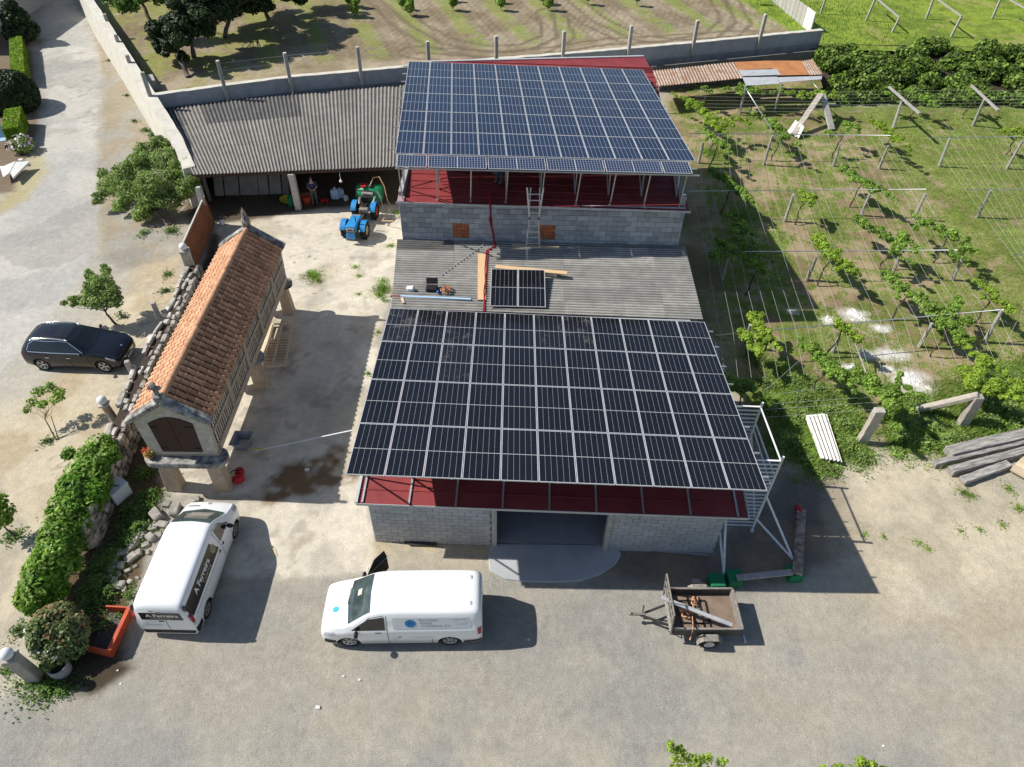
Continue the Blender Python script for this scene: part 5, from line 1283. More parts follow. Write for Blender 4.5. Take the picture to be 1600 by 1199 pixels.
# ================================================================== vehicles
def text_tris(s, size, bold=0.0):
    cu = bpy.data.curves.new('print', 'FONT'); cu.body = s; cu.size = size; cu.offset = bold; cu.resolution_u = 2
    o = bpy.data.objects.new('print', cu); link(o)
    dg = bpy.context.evaluated_depsgraph_get(); dg.update()
    me = bpy.data.meshes.new_from_object(o.evaluated_get(dg))
    V = [tuple(v.co) for v in me.vertices]; F = [tuple(p.vertices) for p in me.polygons]
    bpy.data.objects.remove(o); bpy.data.curves.remove(cu); bpy.data.meshes.remove(me)
    return V, F
class Vehicle:
    def __init__(s, root, st, paint, sharp=40):
        s.root = root
        xs = [q[0] for q in st]; A = np.array(st, float)
        # monotone cubic through the stations
        X = []
        for i in range(len(xs) - 1):
            n = max(2, int(abs(xs[i + 1] - xs[i]) / .11)); X += [xs[i] + (xs[i + 1] - xs[i]) * k / n for k in range(n)]
        X.append(xs[-1])
        def pch(col):
            x = -A[:, 0]; y = A[:, col]; h = np.diff(x); dl = np.diff(y) / h; m = np.zeros(len(x)); m[0], m[-1] = dl[0], dl[-1]
            for i in range(1, len(x) - 1):
                if dl[i - 1] * dl[i] > 0: w1 = 2 * h[i] + h[i - 1]; w2 = h[i] + 2 * h[i - 1]; m[i] = (w1 + w2) / (w1 / dl[i - 1] + w2 / dl[i])
            out = []
            for q in X:
                q = -q; i = min(max(np.searchsorted(x, q) - 1, 0), len(x) - 2); t = (q - x[i]) / h[i]
                out.append((2 * t**3 - 3 * t**2 + 1) * y[i] + (t**3 - 2 * t**2 + t) * h[i] * m[i] + (-2 * t**3 + 3 * t**2) * y[i + 1] + (t**3 - t**2) * h[i] * m[i + 1])
            return out
        zb, zt, w, wt, zs = [pch(c) for c in range(1, 6)]
        V = []; n = 0
        for i, x in enumerate(X):
            b, t, ww, r, z5 = zb[i], zt[i], w[i], wt[i], min(zs[i], zt[i] - .1); H = t - b
            zm = b + (z5 - b) * .5
            half = [(ww - .1, b), (ww - .03, b + .1 * min(1, H)), (ww, zm), (ww - .004, zm + (z5 - zm) * .6), (ww - .022, z5 - .02), (ww - .035, z5), (r + (ww - r) * .45, z5 + (t - z5) * .45), (r + .02, t - .1 * min(1, (t - z5) * 2)), (r - .035, t - .035), (r - .12, t - .008), (r * .55, t + .012), (r * .2, t + .02)]
            ring = [(-y, z) for y, z in half[::-1]] + [(0, b)][:0]
            ring = [(y, z) for y, z in half] + [(-y, z) for y, z in half[::-1]]
            n = len(ring); V += [(x, y, z) for y, z in ring]
        F = [(i * n + k, (i + 1) * n + k, (i + 1) * n + (k + 1) % n, i * n + (k + 1) % n) for i in range(len(X) - 1) for k in range(n)]
        F += [tuple(range(n)), tuple(range(len(X) * n - 1, (len(X) - 1) * n - 1, -1))]
        s.V, s.F = V, F; s.bvh = BVHTree.FromPolygons([Vector(v) for v in V], F)
        s.paint = paint; s.sharp = sharp
    def body(s, axles, ra, track):
        me = bpy.data.meshes.new('body'); me.from_pydata(s.V, [], s.F); me.materials.append(s.paint); me.materials.append(M['black_plastic'])
        tmp = bpy.data.objects.new('tmp', me); link(tmp); cut = []
        for ax_ in axles:
            for sd in (-1, 1):
                c = MB(); c.tube((ax_, sd * (track - .12), ra * .86), (ax_, sd * (track + .6), ra * .86), ra, 28, sm=False)
                cm = c.mesh('cut', M['black_plastic']); co = bpy.data.objects.new('cut', cm); link(co); cut.append(co)
                md = tmp.modifiers.new('b', 'BOOLEAN'); md.operation = 'DIFFERENCE'; md.object = co; md.solver = 'EXACT'; md.material_mode = 'TRANSFER'
        dg = bpy.context.evaluated_depsgraph_get(); dg.update()
        out = bpy.data.meshes.new_from_object(tmp.evaluated_get(dg)); out.name = 'body'
        for c in cut: bpy.data.objects.remove(c)
        bpy.data.objects.remove(tmp)
        out.polygons.foreach_set('use_smooth', np.ones(len(out.polygons), bool)); out.set_sharp_from_angle(angle=math.radians(s.sharp))
        o = bpy.data.objects.new('body', out); link(o); o.parent = s.root; return o
    def hit(s, a, b, axis):
        o, d = {'L': (Vector((a, 4, b)), Vector((0, -1, 0))), 'R': (Vector((a, -4, b)), Vector((0, 1, 0))), 'T': (Vector((a, b, 5)), Vector((0, 0, -1))),
                'B': (Vector((-6, a, b)), Vector((1, 0, 0))), 'F': (Vector((6, a, b)), Vector((-1, 0, 0)))}[axis]
        p, nn, _, _ = s.bvh.ray_cast(o, d)
        if p is None: return None
        if nn.dot(d) > 0: nn = -nn
        return p, nn
    def patch(s, name, low, high, axis, mat, off=.006, n=14, m=8, parent=None, clip=True):
        def along(pl, t):
            L = [0]
            for i in range(len(pl) - 1): L.append(L[-1] + math.dist(pl[i], pl[i + 1]))
            q = t * L[-1]
            for i in range(len(pl) - 1):
                if q <= L[i + 1] + 1e-9:
                    f = (q - L[i]) / max(1e-9, L[i + 1] - L[i]); return tuple(pl[i][k] + (pl[i + 1][k] - pl[i][k]) * f for k in (0, 1))
            return pl[-1]
        V = []; last = None
        for j in range(m + 1):
            for i in range(n + 1):
                a, b = along(low, i / n), along(high, i / n); t = j / m
                h = s.hit(a[0] + (b[0] - a[0]) * t, a[1] + (b[1] - a[1]) * t, axis)
                if h is None: h = last if last else (Vector((0, 0, -1)), Vector((0, 0, 1)))
                last = h; V.append(h[0] + h[1] * off)
        F = [(j * (n + 1) + i, j * (n + 1) + i + 1, (j + 1) * (n + 1) + i + 1, (j + 1) * (n + 1) + i) for j in range(m) for i in range(n)]
        o = MB().add(V, F, 0, True).build(name, mat, parent or s.root, world=False); return o
    def seam(s, pts, axis, name='door_seam', w=.018, mat=None):
        o = MB()
        P_ = []
        for i in range(len(pts) - 1):
            k = max(2, int(math.dist(pts[i], pts[i + 1]) / .06))
            P_ += [(pts[i][0] + (pts[i + 1][0] - pts[i][0]) * t / k, pts[i][1] + (pts[i + 1][1] - pts[i][1]) * t / k) for t in range(k)]
        P_.append(pts[-1]); H = [s.hit(a, b, axis) for a, b in P_]; H = [h for h in H if h]
        V = []
        for i, (p, nn) in enumerate(H):
            d = (H[min(i + 1, len(H) - 1)][0] - H[max(i - 1, 0)][0]).normalized(); b = nn.cross(d).normalized() * w / 2
            V += [p + nn * .004 + b, p + nn * .004 - b]
        o.add(V, [(2 * i, 2 * i + 1, 2 * i + 3, 2 * i + 2) for i in range(len(H) - 1)]); return o.build(name, mat or M['black_plastic'], s.root, world=False)
    def text(s, name, txt, size, a, b, axis, mat, sx=1, bold=0.0, off=.011):
        V, F = text_tris(txt, size, bold); out = []
        for x, y, _ in V:
            h = s.hit(a + sx * x, b + y, axis); out.append(h[0] + h[1] * off if h else Vector((0, 0, .5)))
        return MB().add(out, F).build(name, mat, s.root, world=False)
    def disc(s, name, a, b, r, axis, mat, n=20, off=.009, r0=0.0, squash=1.0):
        V = []
        for k in range(n):
            t = 2 * math.pi * k / n
            for q in (r0, r):
                h = s.hit(a + q * math.cos(t), b + q * math.sin(t) * squash, axis); V.append(h[0] + h[1] * off if h else Vector((0, 0, .5)))
        return MB().add(V, [(2 * k, 2 * k + 1, (2 * k + 3) % (2 * n), (2 * k + 2) % (2 * n)) for k in range(n)]).build(name, mat, s.root, world=False)
    def wheel(s, x, side, track, r, wd=.22, spokes=5, rimmat=None, steer=0.0):
        R_ = Matrix.Rotation(math.pi / 2 * -side, 3, 'X'); R_ = Matrix.Rotation(steer, 3, 'Z') @ R_
        c = (x, side * (track - wd / 2), r)
        t = MB(); t.lathe([(r * .66, -wd / 2), (r * .93, -wd / 2), (r, -wd * .36), (r, wd * .36), (r * .93, wd / 2), (r * .68, wd / 2), (r * .64, wd * .3)], c, 28, R=R_)
        w_ = t.build('wheel', M['black_rubber'], s.root, world=False)
        m = MB(); m.lathe([(0, wd * .2), (r * .64, wd * .2)], c, 24, mat=1, R=R_); m.lathe([(r * .6, wd * .28), (r * .64, wd * .48), (r * .69, wd * .48), (r * .68, wd * .3)], c, 28, R=R_)
        for k in range(spokes):
            t0 = 2 * math.pi * k / spokes
            for dd in (-.16, .16):
                p0 = R_ @ Vector((r * .12 * math.cos(t0), r * .12 * math.sin(t0), wd * .36)); p1 = R_ @ Vector((r * .63 * math.cos(t0 + dd), r * .63 * math.sin(t0 + dd), wd * .42))
                m.bar(Vector(c) + p0, Vector(c) + p1, r * .085, r * .07, up=tuple(R_ @ Vector((0, 0, 1))))
        m.lathe([(0, wd * .44), (r * .14, wd * .42), (r * .15, wd * .25)], c, 14, R=R_)
        o = m.build('rim', [rimmat or M['rim'], M['black_plastic']], w_, world=False); return w_
    def mirror(s, x, side, z, y, mat, w=.12, h=.2):
        o = MB(); o.ball((x, side * (y + .1), z), (.07, w, h * .55), 2); o.bar((x, side * (y - .04), z - .06), (x, side * (y + .08), z - .02), .05, .05); return o.build('mirror', mat, s.root, world=False)
def heading(a, b):     # from rear contact to front contact
    d = b - a; return math.atan2(d.y, d.x)
# ---------- white company van, front to the left
r_, f_ = G(704, 1006), G(549, 1008); hd = heading(r_, f_); mid = (r_ + f_) / 2; n_ = Vector((-math.sin(hd), math.cos(hd), 0))
c_ = mid - n_ * .84
vt = thing('panel_van', 'white panel van with blue globe logo parked sideways in front of the barn', 'van', tuple(c_), hd, None)
V1 = Vehicle(vt, [(2.5, .3, .62, .66, .56, .5), (2.46, .2, .86, .8, .68, .7), (2.36, .18, .99, .885, .76, .85), (2.1, .18, 1.09, .94, .8, .93), (1.74, .18, 1.17, .955, .83, 1.0), (1.6, .18, 1.22, .96, .83, 1.04), (1.2, .18, 1.53, .964, .77, 1.08), (.86, .18, 1.78, .964, .74, 1.1), (.55, .18, 1.875, .964, .745, 1.11), (0, .18, 1.905, .964, .755, 1.12), (-1.6, .18, 1.905, .964, .76, 1.12), (-2.35, .2, 1.885, .955, .75, 1.12), (-2.55, .22, 1.83, .93, .72, 1.1), (-2.64, .26, 1.66, .87, .68, 1.05)], M['van_white'])
V1.body((1.6, -1.6), .385, .9)
for x in (1.6, -1.6):
    for sd in (-1, 1): V1.wheel(x, sd, .9, .335, spokes=6)
V1.patch('windscreen', [(1.55, -.76), (1.64, 0), (1.55, .76)], [(.8, -.67), (.84, 0), (.8, .67)], 'T', M['glass_green'], n=16, m=12)
for sd, ax_ in ((1, 'L'), (-1, 'R')):
    V1.patch('side_window', [(1.45, 1.1), (.38, 1.13)], [(.86, 1.58), (.38, 1.7)], ax_, M['glass'])
    V1.patch('sill', [(1.18, .19), (-1.15, .19)], [(1.18, .27), (-1.15, .27)], ax_, M['black_plastic'], n=20, m=2)
    V1.patch('rear_corner_trim', [(-2.05, .24), (-2.6, .3)], [(-2.05, .42), (-2.6, .5)], ax_, M['black_plastic'], n=8, m=3)
    V1.patch('headlight', [(2.36, .78), (1.98, .86)], [(2.3, .92), (1.98, .98)], ax_, M['headlamp'], n=8, m=4)
    V1.patch('tail_light', [(-2.5, .84), (-2.61, .84)], [(-2.5, 1.16), (-2.61, 1.16)], ax_, M['red_lamp'], .015, n=4, m=5)
    V1.seam([(.32, .24), (.32, 1.74)], ax_); V1.seam([(1.3, .55), (1.3, 1.08), (.86, 1.62), (.4, 1.76)], ax_)
    V1.seam([(-1.05, .3), (-1.05, .55)], ax_)
    V1.seam([(.2, 1.02), (-2.45, 1.06)], ax_, 'side_crease', .03, M['van_white'])
    V1.patch('door_handle', [(.7, 1.0), (.5, 1.0)], [(.7, 1.035), (.5, 1.035)], ax_, M['black_plastic'], off=.02, n=3, m=2)
    V1.patch('wheel_arch_trim', [(2.0, .55), (1.98, .33)], [(2.34, .6), (2.4, .3)], ax_, M['black_plastic'], n=4, m=4)
V1.patch('side_panel', [(.12, 1.16), (-2.28, 1.18)], [(.12, 1.66), (-2.28, 1.66)], 'L', pm('pale_panel', (.74, .77, .8), (.7, .74, .78), 3, rough=.3), n=24, m=6, off=.004)
V1.patch('front_bumper', [(-.72, .28), (.72, .28)], [(-.78, .6), (.78, .6)], 'F', M['black_plastic'], n=16, m=5)
V1.patch('grille', [(-.5, .64), (.5, .64)], [(-.5, .8), (.5, .8)], 'F', M['black_plastic'], n=10, m=3)
V1.patch('rear_bumper', [(-.84, .28), (.84, .28)], [(-.86, .52), (.86, .52)], 'B', M['black_plastic'], n=12, m=3)
V1.seam([(0, .55), (0, 1.75)], 'B'); V1.mirror(1.28, 1, 1.08, .95, M['black_plastic']); V1.mirror(1.28, -1, 1.08, .95, M['black_plastic'])
V1.disc('logo', -.42, 1.42, .17, 'L', M['logo_blue']); V1.disc('logo_ring', -.42, 1.42, .125, 'L', M['logo_teal'], r0=.1, off=.012)
for k in range(3): V1.seam([(-.28 - .03 * k, 1.34 + .07 * k), (-.5, 1.34 + .07 * k)], 'L', 'logo_bar', .025, M['van_white'])
V1.disc('bonnet_logo', 2.02, .2, .1, 'T', M['logo_teal']); V1.disc('rear_logo', .3, 1.35, .12, 'B', M['logo_blue'])
for i, tx in enumerate(('Associated', 'Energy', 'Consultants, S.L.')): V1.text('lettering', tx, .135, -.68 - .04 * i, 1.53 - .13 * i, 'L', M['ink_grey'], -1)
for i in range(3): V1.seam([(-1.75 - .05 * i, 1.57 - .1 * i), (-2.2, 1.57 - .1 * i)], 'L', 'contact_line', .022, M['ink_grey'])
for i in range(2): V1.seam([(-.35 - .15 * i, .72 - .06 * i), (-1.15, .72 - .06 * i)], 'L', 'contact_line', .012, pm('faint_ink', (.55, .57, .6), (.5, .52, .55), 5))
V1.disc('badge', -.05, .74, .05, 'L', M['ink_grey'], squash=.6)
o = V1.patch('wiper', [(1.62, -.5), (1.64, .1)], [(1.6, -.5), (1.62, .1)], 'T', M['black_plastic'], off=.03, n=10, m=1)
for y in (-.45, .45): V1.patch('roof_hinge', [(-2.32, y - .06), (-2.32, y + .06)], [(-2.26, y - .06), (-2.26, y + .06)], 'T', M['zinc'], off=.02, n=2, m=1)
V1.patch('dash_paper', [(1.32, -.3), (1.32, -.08)], [(1.18, -.3), (1.18, -.08)], 'T', M['cap'], off=.007, n=2, m=2)
V1.text('plate_text', '', .1, 0, 0, 'F', M['ink_grey']) if False else None
# open passenger door on the far side
o = MB(); hx_ = Vector((1.22, -.97, 0)); dd = Vector((-.62, -.78, 0)).normalized()
def dq(a, z): return hx_ + dd * a + Vector((0, 0, z))
o.slab([dq(0, .35), dq(.98, .4), dq(.98, 1.1), dq(0, 1.12)], .05); dv_ = o.build('door', M['van_white'], vt, world=False)
o = MB(); o.slab([dq(.05, 1.12), dq(.98, 1.1), dq(.9, 1.55), dq(.45, 1.58)], .02); o.build('door_window', M['glass'], dv_, world=False)
o = MB(); nn = dd.cross(Vector((0, 0, 1))).normalized(); off_ = nn * .04 if (nn.y > 0) else -nn * .04
o.slab([dq(.05, .42) + off_, dq(.94, .46) + off_, dq(.94, 1.05) + off_, dq(.05, 1.06) + off_], .02); o.build('door_lining', M['black_plastic'], dv_, world=False)
# ---------- white catering van, seen from behind
r_, f_ = G(325, 962), G(369.5, 834); hd = heading(r_, f_); mid = (r_ + f_) / 2; n_ = Vector((-math.sin(hd), math.cos(hd), 0))
c_ = mid + n_ * .84
v2 = thing('panel_van', 'white catering van with black lettered side panels parked beside the rubble heap', 'van', tuple(c_), hd)
V2 = Vehicle(v2, [(2.4, .3, .62, .6, .52, .5), (2.36, .22, .84, .76, .64, .68), (2.25, .18, .98, .86, .74, .84), (2.0, .18, 1.12, .93, .78, .95), (1.7, .18, 1.26, .945, .79, 1.02), (1.55, .18, 1.33, .95, .78, 1.06), (1.15, .18, 1.64, .952, .745, 1.1), (.8, .18, 1.86, .952, .73, 1.12), (.45, .18, 1.945, .952, .735, 1.12), (-.1, .18, 1.95, .952, .745, 1.12), (-1.55, .18, 1.945, .952, .745, 1.12), (-2.15, .2, 1.93, .945, .74, 1.12), (-2.3, .22, 1.87, .93, .72, 1.1), (-2.38, .26, 1.72, .89, .7, 1.06)], M['van_white2'])
V2.body((1.55, -1.55), .385, .9)
for x in (1.55, -1.55):
    for sd in (-1, 1): V2.wheel(x, sd, .9, .33, spokes=5, rimmat=M['grey_steel'])
V2.patch('windscreen', [(1.62, -.74), (1.78, 0), (1.62, .74)], [(.76, -.66), (.82, 0), (.76, .66)], 'T', M['glass_green'], n=16, m=12)
V2.patch('dash_panel', [(1.55, -.45), (1.55, .35)], [(1.2, -.4), (1.2, .3)], 'T', pm('dash_beige', (.3, .28, .24), (.2, .19, .16), 5, rough=.3), off=.009, n=4, m=4)
V2.patch('bonnet_grille', [(2.0, .28), (2.0, .7)], [(1.95, .28), (1.95, .7)], 'T', M['black_plastic'], n=6, m=1); V2.disc('badge', 2.16, 0, .07, 'T', M['rim'])
M['black_film'] = pm('black_film', (.014, .014, .015), (.01, .01, .011), 3, rough=.25, spec=.5)
for sd, ax_ in ((1, 'L'), (-1, 'R')):
    V2.patch('side_window', [(1.32, 1.16), (.5, 1.16)], [(.92, 1.58), (.55, 1.7)], ax_, M['glass'])
    V2.patch('black_panel', [(.3, 1.13), (-2.26, 1.13)], [(.06, 1.7), (-2.26, 1.68)], ax_, M['black_film'], n=24, m=6)
    V2.patch('lower_trim', [(1.0, .2), (-1.1, .2)], [(1.0, .3), (-1.1, .3)], ax_, M['black_plastic'], n=20, m=2)
    V2.patch('rear_corner_trim', [(-2.0, .26), (-2.36, .32)], [(-2.0, .62), (-2.36, .66)], ax_, M['black_plastic'], n=6, m=3)
    V2.patch('headlight', [(2.24, .78), (1.9, .88)], [(2.16, .96), (1.9, 1.06)], ax_, M['headlamp'], n=8, m=4)
    V2.seam([(.42, .24), (.42, 1.78)], ax_); V2.seam([(1.2, .5), (1.3, 1.12), (.9, 1.64), (.45, 1.8)], ax_); V2.seam([(.28, 1.0), (-2.1, 1.0)], ax_, 'side_groove', .02, M['ink_grey'])
    for x in (.55, .22): V2.patch('door_handle', [(x + .06, .98), (x - .06, .98)], [(x + .06, 1.06), (x - .06, 1.06)], ax_, M['black_plastic'], off=.02, n=3, m=2)
    V2.mirror(1.18, sd, 1.14, .93, M['black_plastic'])
V2.patch('rear_bumper', [(-.8, .3), (.8, .3)], [(-.86, .5), (.86, .5)], 'B', M['black_plastic'], n=12, m=3)
V2.patch('rear_window', [(-.66, 1.14), (.66, 1.14)], [(-.64, 1.58), (.64, 1.58)], 'B', M['black_film'], n=14, m=6)
for sd in (-1, 1):
    for nm, zc, hh, mt in (('tail_light', 1.14, .42, 'red_lamp'), ('reversing_lamp', .86, .12, 'headlamp')):
        o = MB(); o.box((-2.31, sd * .885, zc), (.12, .1, hh), rz=sd * .35, ch=.03); o.build(nm, M[mt], v2, world=False)
V2.seam([(-.06, .52), (-.06, 1.12)], 'B'); V2.patch('door_handle', [(.0, 1.02), (.16, 1.02)], [(.0, 1.09), (.16, 1.09)], 'B', M['black_plastic'], n=3, m=2)
V2.patch('number_plate', [(.12, .74), (.62, .74)], [(.12, .85), (.62, .85)], 'B', M['plate'], n=4, m=2); V2.seam([(.24, .795), (.5, .795)], 'B', 'plate_digits', .05, M['ink_grey'])
V2.patch('brake_lamp', [(.14, 1.66), (.3, 1.66)], [(.14, 1.7), (.3, 1.7)], 'B', M['red_lamp'], n=3, m=1); V2.patch('badge_plate', [(-.1, 1.56), (.1, 1.56)], [(-.08, 1.66), (.08, 1.66)], 'B', M['rim'], n=3, m=2)
V2.text('lettering', 'A Ferreira', .3, -1.62, 1.36, 'R', M['ink_white'], 1, .006); V2.text('lettering', 'Catering', .2, -1.12, 1.2, 'R', M['ink_gold'], 1)
V2.disc('emblem', .06, 1.42, .15, 'R', M['ink_gold'], r0=.1, off=.011); V2.disc('emblem', .06, 1.42, .07, 'R', M['ink_gold'], r0=.03, off=.011)
V2.seam([(-1.55, 1.165), (-.1, 1.165)], 'R', 'contact_line', .014, M['ink_white']); V2.seam([(-2.0, 1.3), (-1.84, 1.3)], 'R', 'contact_line', .05, M['ink_gold'])
V2.text('lettering', 'A Ferreira', .24, .46, 1.33, 'B', M['ink_white'], -1, .006); V2.text('lettering', 'Catering', .15, .26, 1.2, 'B', M['ink_gold'], -1); V2.seam([(.6, 1.25), (.42, 1.25)], 'B', 'contact_line', .04, M['ink_white'])
for sd in (-1, 1):
    o = MB(); o.ball((-2.28, sd * .8, 1.68), (.07, .07, .16), 2); o.build('corner_vent', M['glass'], v2, world=False)
# ---------- dark estate car
r_, f_ = G(70, 579), G(172, 580); hd = heading(r_, f_) - .03; mid = (r_ + f_) / 2; n_ = Vector((-math.sin(hd), math.cos(hd), 0))
c_ = mid + n_ * .8
v3 = thing('estate_car', 'dark blue-black estate car with chrome roof rails nosed up to the stone wall', 'car', tuple(c_), hd)
V3 = Vehicle(v3, [(2.333, 0.31000000000000005, 0.572, 0.558, 0.477, 0.462), (2.292, 0.25, 0.726, 0.71, 0.615, 0.605), (2.146, 0.21, 0.836, 0.842, 0.742, 0.726), (1.761, 0.2, 0.946, 0.913, 0.806, 0.836), (1.2, 0.2, 1.045, 0.934, 0.837, 0.924), (0.95, 0.2, 1.1, 0.939, 0.827, 0.968), (0.6, 0.2, 1.298, 0.94, 0.742, 1.012), (0.2, 0.2, 1.518, 0.94, 0.636, 1.034), (-0.1, 0.2, 1.584, 0.94, 0.615, 1.045), (-0.7, 0.2, 1.617, 0.94, 0.62, 1.056), (-1.492, 0.2, 1.584, 0.934, 0.604, 1.056), (-1.816, 0.21, 1.524, 0.919, 0.583, 1.056), (-2.032, 0.25, 1.342, 0.898, 0.604, 1.034), (-2.197, 0.29000000000000004, 1.144, 0.873, 0.657, 0.99), (-2.269, 0.32999999999999996, 0.946, 0.832, 0.678, 0.836), (-2.291, 0.37, 0.682, 0.771, 0.636, 0.55)], M['car_black'], sharp=55)
V3.body((1.47, -1.47), .4, .88)
for x in (1.47, -1.47):
    for sd in (-1, 1): V3.wheel(x, sd, .9, .36, spokes=5, steer=0)
V3.patch('windscreen', [(.86, -.66), (1.0, 0), (.86, .66)], [(.16, -.52), (.2, 0), (.16, .52)], 'T', M['glass'], n=16, m=10)
V3.patch('rear_window', [(-2.1, -.5), (-2.13, 0), (-2.1, .5)], [(-1.8, -.47), (-1.8, 0), (-1.8, .47)], 'T', M['glass'], n=12, m=8)
V3.patch('sunroof', [(.02, -.42), (.02, .42)], [(-.6, -.42), (-.6, .42)], 'T', M['glass'], n=8, m=6, off=.004)
for sd, ax_ in ((1, 'L'), (-1, 'R')):
    V3.patch('side_window', [(0.62, 1.062), (-1.837, 1.1)], [(0.1, 1.43), (-0.3, 1.496), (-1.492, 1.485), (-1.78, 1.32)], ax_, M['glass'], n=26, m=6)
    V3.seam([(0.8, 1.04), (-1.852, 1.084)], ax_, 'chrome_strip', .03, M['chrome']); V3.seam([(0.74, 1.067), (0.1, 1.463), (-0.3, 1.513), (-1.492, 1.502), (-1.765, 1.364), (-1.88, 1.122)], ax_, 'chrome_strip', .028, M['chrome'])
    V3.seam([(0.02, 0.33), (-0.04, 1.045)], ax_, mat=M['black_rubber']); V3.seam([(-1, 0.495), (-0.98, 1.078)], ax_, mat=M['black_rubber']); V3.seam([(0.95, 0.44), (0.85, 0.99)], ax_, mat=M['black_rubber'])
    for x in (0.1, -0.902): V3.patch('door_handle', [(x, .82), (x - .18, .82)], [(x, .85), (x - .18, .85)], ax_, M['chrome'], off=.025, n=3, m=2)
    V3.patch('headlight', [(2.146, 0.616), (1.73, 0.814)], [(2.084, 0.748), (1.73, 0.88)], ax_, M['headlamp'], n=8, m=4)
    V3.patch('tail_light', [(-2.125, 0.836), (-2.255, 0.814)], [(-2.125, 0.99), (-2.24, 0.99)], ax_, M['red_lamp'], n=6, m=3)
    V3.mirror(.72, sd, 1.1, .93, M['car_black'], .1, .14)
    rl = MB(); pts = []
    for k in range(13):
        x = .1 - 1.85 * k / 12; h = V3.hit(x, sd * .6, 'T'); pts.append(h[0] + Vector((0, 0, .02 + .035 * math.sin(math.pi * k / 12) ** .5)))
    rl.path(pts, .028, 8); rl.build('roof_rail', M['chrome'], v3, world=False)
V3.patch('grille', [(-0.42, 0.44), (0.42, 0.44)], [(-0.46, 0.66), (0.46, 0.66)], 'F', M['black_plastic'], n=10, m=4); V3.patch('grille_bar', [(-0.44, 0.55), (0.44, 0.55)], [(-0.44, 0.583), (0.44, 0.583)], 'F', M['chrome'], off=.015, n=10, m=1); V3.patch('grille_bar', [(-0.42, 0.473), (0.42, 0.473)], [(-0.42, 0.506), (0.42, 0.506)], 'F', M['chrome'], off=.015, n=10, m=1)
V3.patch('number_plate', [(-0.26, 0.352), (0.26, 0.352)], [(-0.26, 0.44), (0.26, 0.44)], 'F', M['plate'], off=.02, n=4, m=2); V3.seam([(-0.66, 0.33), (0.66, 0.33)], 'F', 'bumper_strip', .03, M['chrome'])
V3.disc('badge', 2.1, 0, .05, 'T', M['chrome'])

v3.scale = (.94, .98, 1.04)

# ================================================================== tractor and sprayer
ra_, fa_ = G(571, 329, .45), G(555, 359, .45); hd = heading(ra_, fa_); WB = (fa_ - ra_).length; mid = (ra_ + fa_) / 2; mid.z = 0
tr = thing('tractor', 'small bright blue articulated tractor standing in front of the open shed', 'tractor', tuple(mid), hd)
hw = WB / 2
def loc(fn, name, mat, parent=None, bevel=0.0):
    o = MB(); fn(o); return o.build(name, mat, parent or tr, world=False, bevel=bevel)
for x in (hw, -hw):
    for sd in (-1, 1):
        R_ = Matrix.Rotation(-math.pi / 2 * sd, 3, 'X'); c = (x, sd * .56, .47); t = MB()
        t.lathe([(.26, -.15), (.43, -.15), (.48, -.1), (.48, .1), (.43, .15), (.27, .15)], c, 24, R=R_)
        for k in range(18):
            a = 2 * math.pi * k / 18; p = Vector(c) + R_ @ Vector((.48 * math.cos(a), .48 * math.sin(a), .05 * (1 if k % 2 else -1))); t.box(p, (.05, .2, .06), R=Matrix.Rotation(-a, 3, 'Y'))
        w_ = t.build('wheel', M['black_rubber'], tr, world=False)
        m = MB(); m.lathe([(0, .06), (.12, .09), (.24, .04), (.275, .12)], c, 18, R=R_); m.build('rim', M['pale_wood'] if x > 0 else M['orange_red'], w_, world=False)
        f_ = MB(); pts = [(x + .56 * math.cos(a), .47 + .56 * math.sin(a)) for a in [math.radians(25 + 130 * k / 8) for k in range(9)]]
        V = []
        for px_, pz_ in pts: V += [(px_, sd * .42, pz_), (px_, sd * .72, pz_ - .01), (px_, sd * .72, pz_ - .04), (px_, sd * .42, pz_ - .03)]
        f_.add(V, [(4 * k + e, 4 * k + 4 + e, 4 * k + 4 + (e + 1) % 4, 4 * k + (e + 1) % 4) for k in range(8) for e in range(4)] + [(0, 1, 2, 3), (35, 34, 33, 32)]); f_.build('fender', M['tractor_blue'], tr, world=False)
loc(lambda o: o.box((hw + .1, 0, .85), (1.25, .58, .46), ch=.05), 'bonnet', M['tractor_blue'], bevel=.02)
loc(lambda o: (o.box((hw + .1, 0, .6), (1.1, .44, .34), ch=.03), o.box((hw - .1, .26, .72), (.5, .1, .16), ch=.02), o.box((hw - .1, -.26, .72), (.5, .1, .16), ch=.02)), 'engine', M['black_plastic'])
for sd in (-1, 1): loc(lambda o: o.ball((hw + .79, sd * .17, .88), (.03, .07, .07), 2), 'headlight', M['headlamp'])
loc(lambda o: (o.tube((hw + .25, .2, 1.05), (hw + .25, .2, 1.45), .03, 8)), 'exhaust', M['dark_steel'])
for k, y in enumerate((-.12, 0, .14)): loc(lambda o: (o.tube((-hw + .5, y, .9), (-hw + .42, y, 1.15), .012, 6), o.ball((-hw + .42, y, 1.16), .025, 1)), 'lever', M['red_plastic'] if k == 1 else M['black_plastic'])
loc(lambda o: o.box((hw - .52, 0, .98), (.12, .5, .22), ch=.03), 'dashboard', M['grey_steel'])
loc(lambda o: o.box((hw + .76, 0, .84), (.06, .48, .3), ch=.02), 'grille', M['grey_steel'])
loc(lambda o: o.box((hw + .8, 0, .52), (.22, .5, .3), ch=.03), 'front_weight', M['tractor_blue'])
loc(lambda o: (o.path([(hw + .82, -.34, .4), (hw + .9, -.3, .95), (hw + .9, .3, .95), (hw + .82, .34, .4)], .025, 6)), 'bumper_bar', M['black_plastic'])
loc(lambda o: o.box((0, 0, .48), (2 * hw + .3, .36, .3), ch=.03), 'chassis', M['dark_steel'])
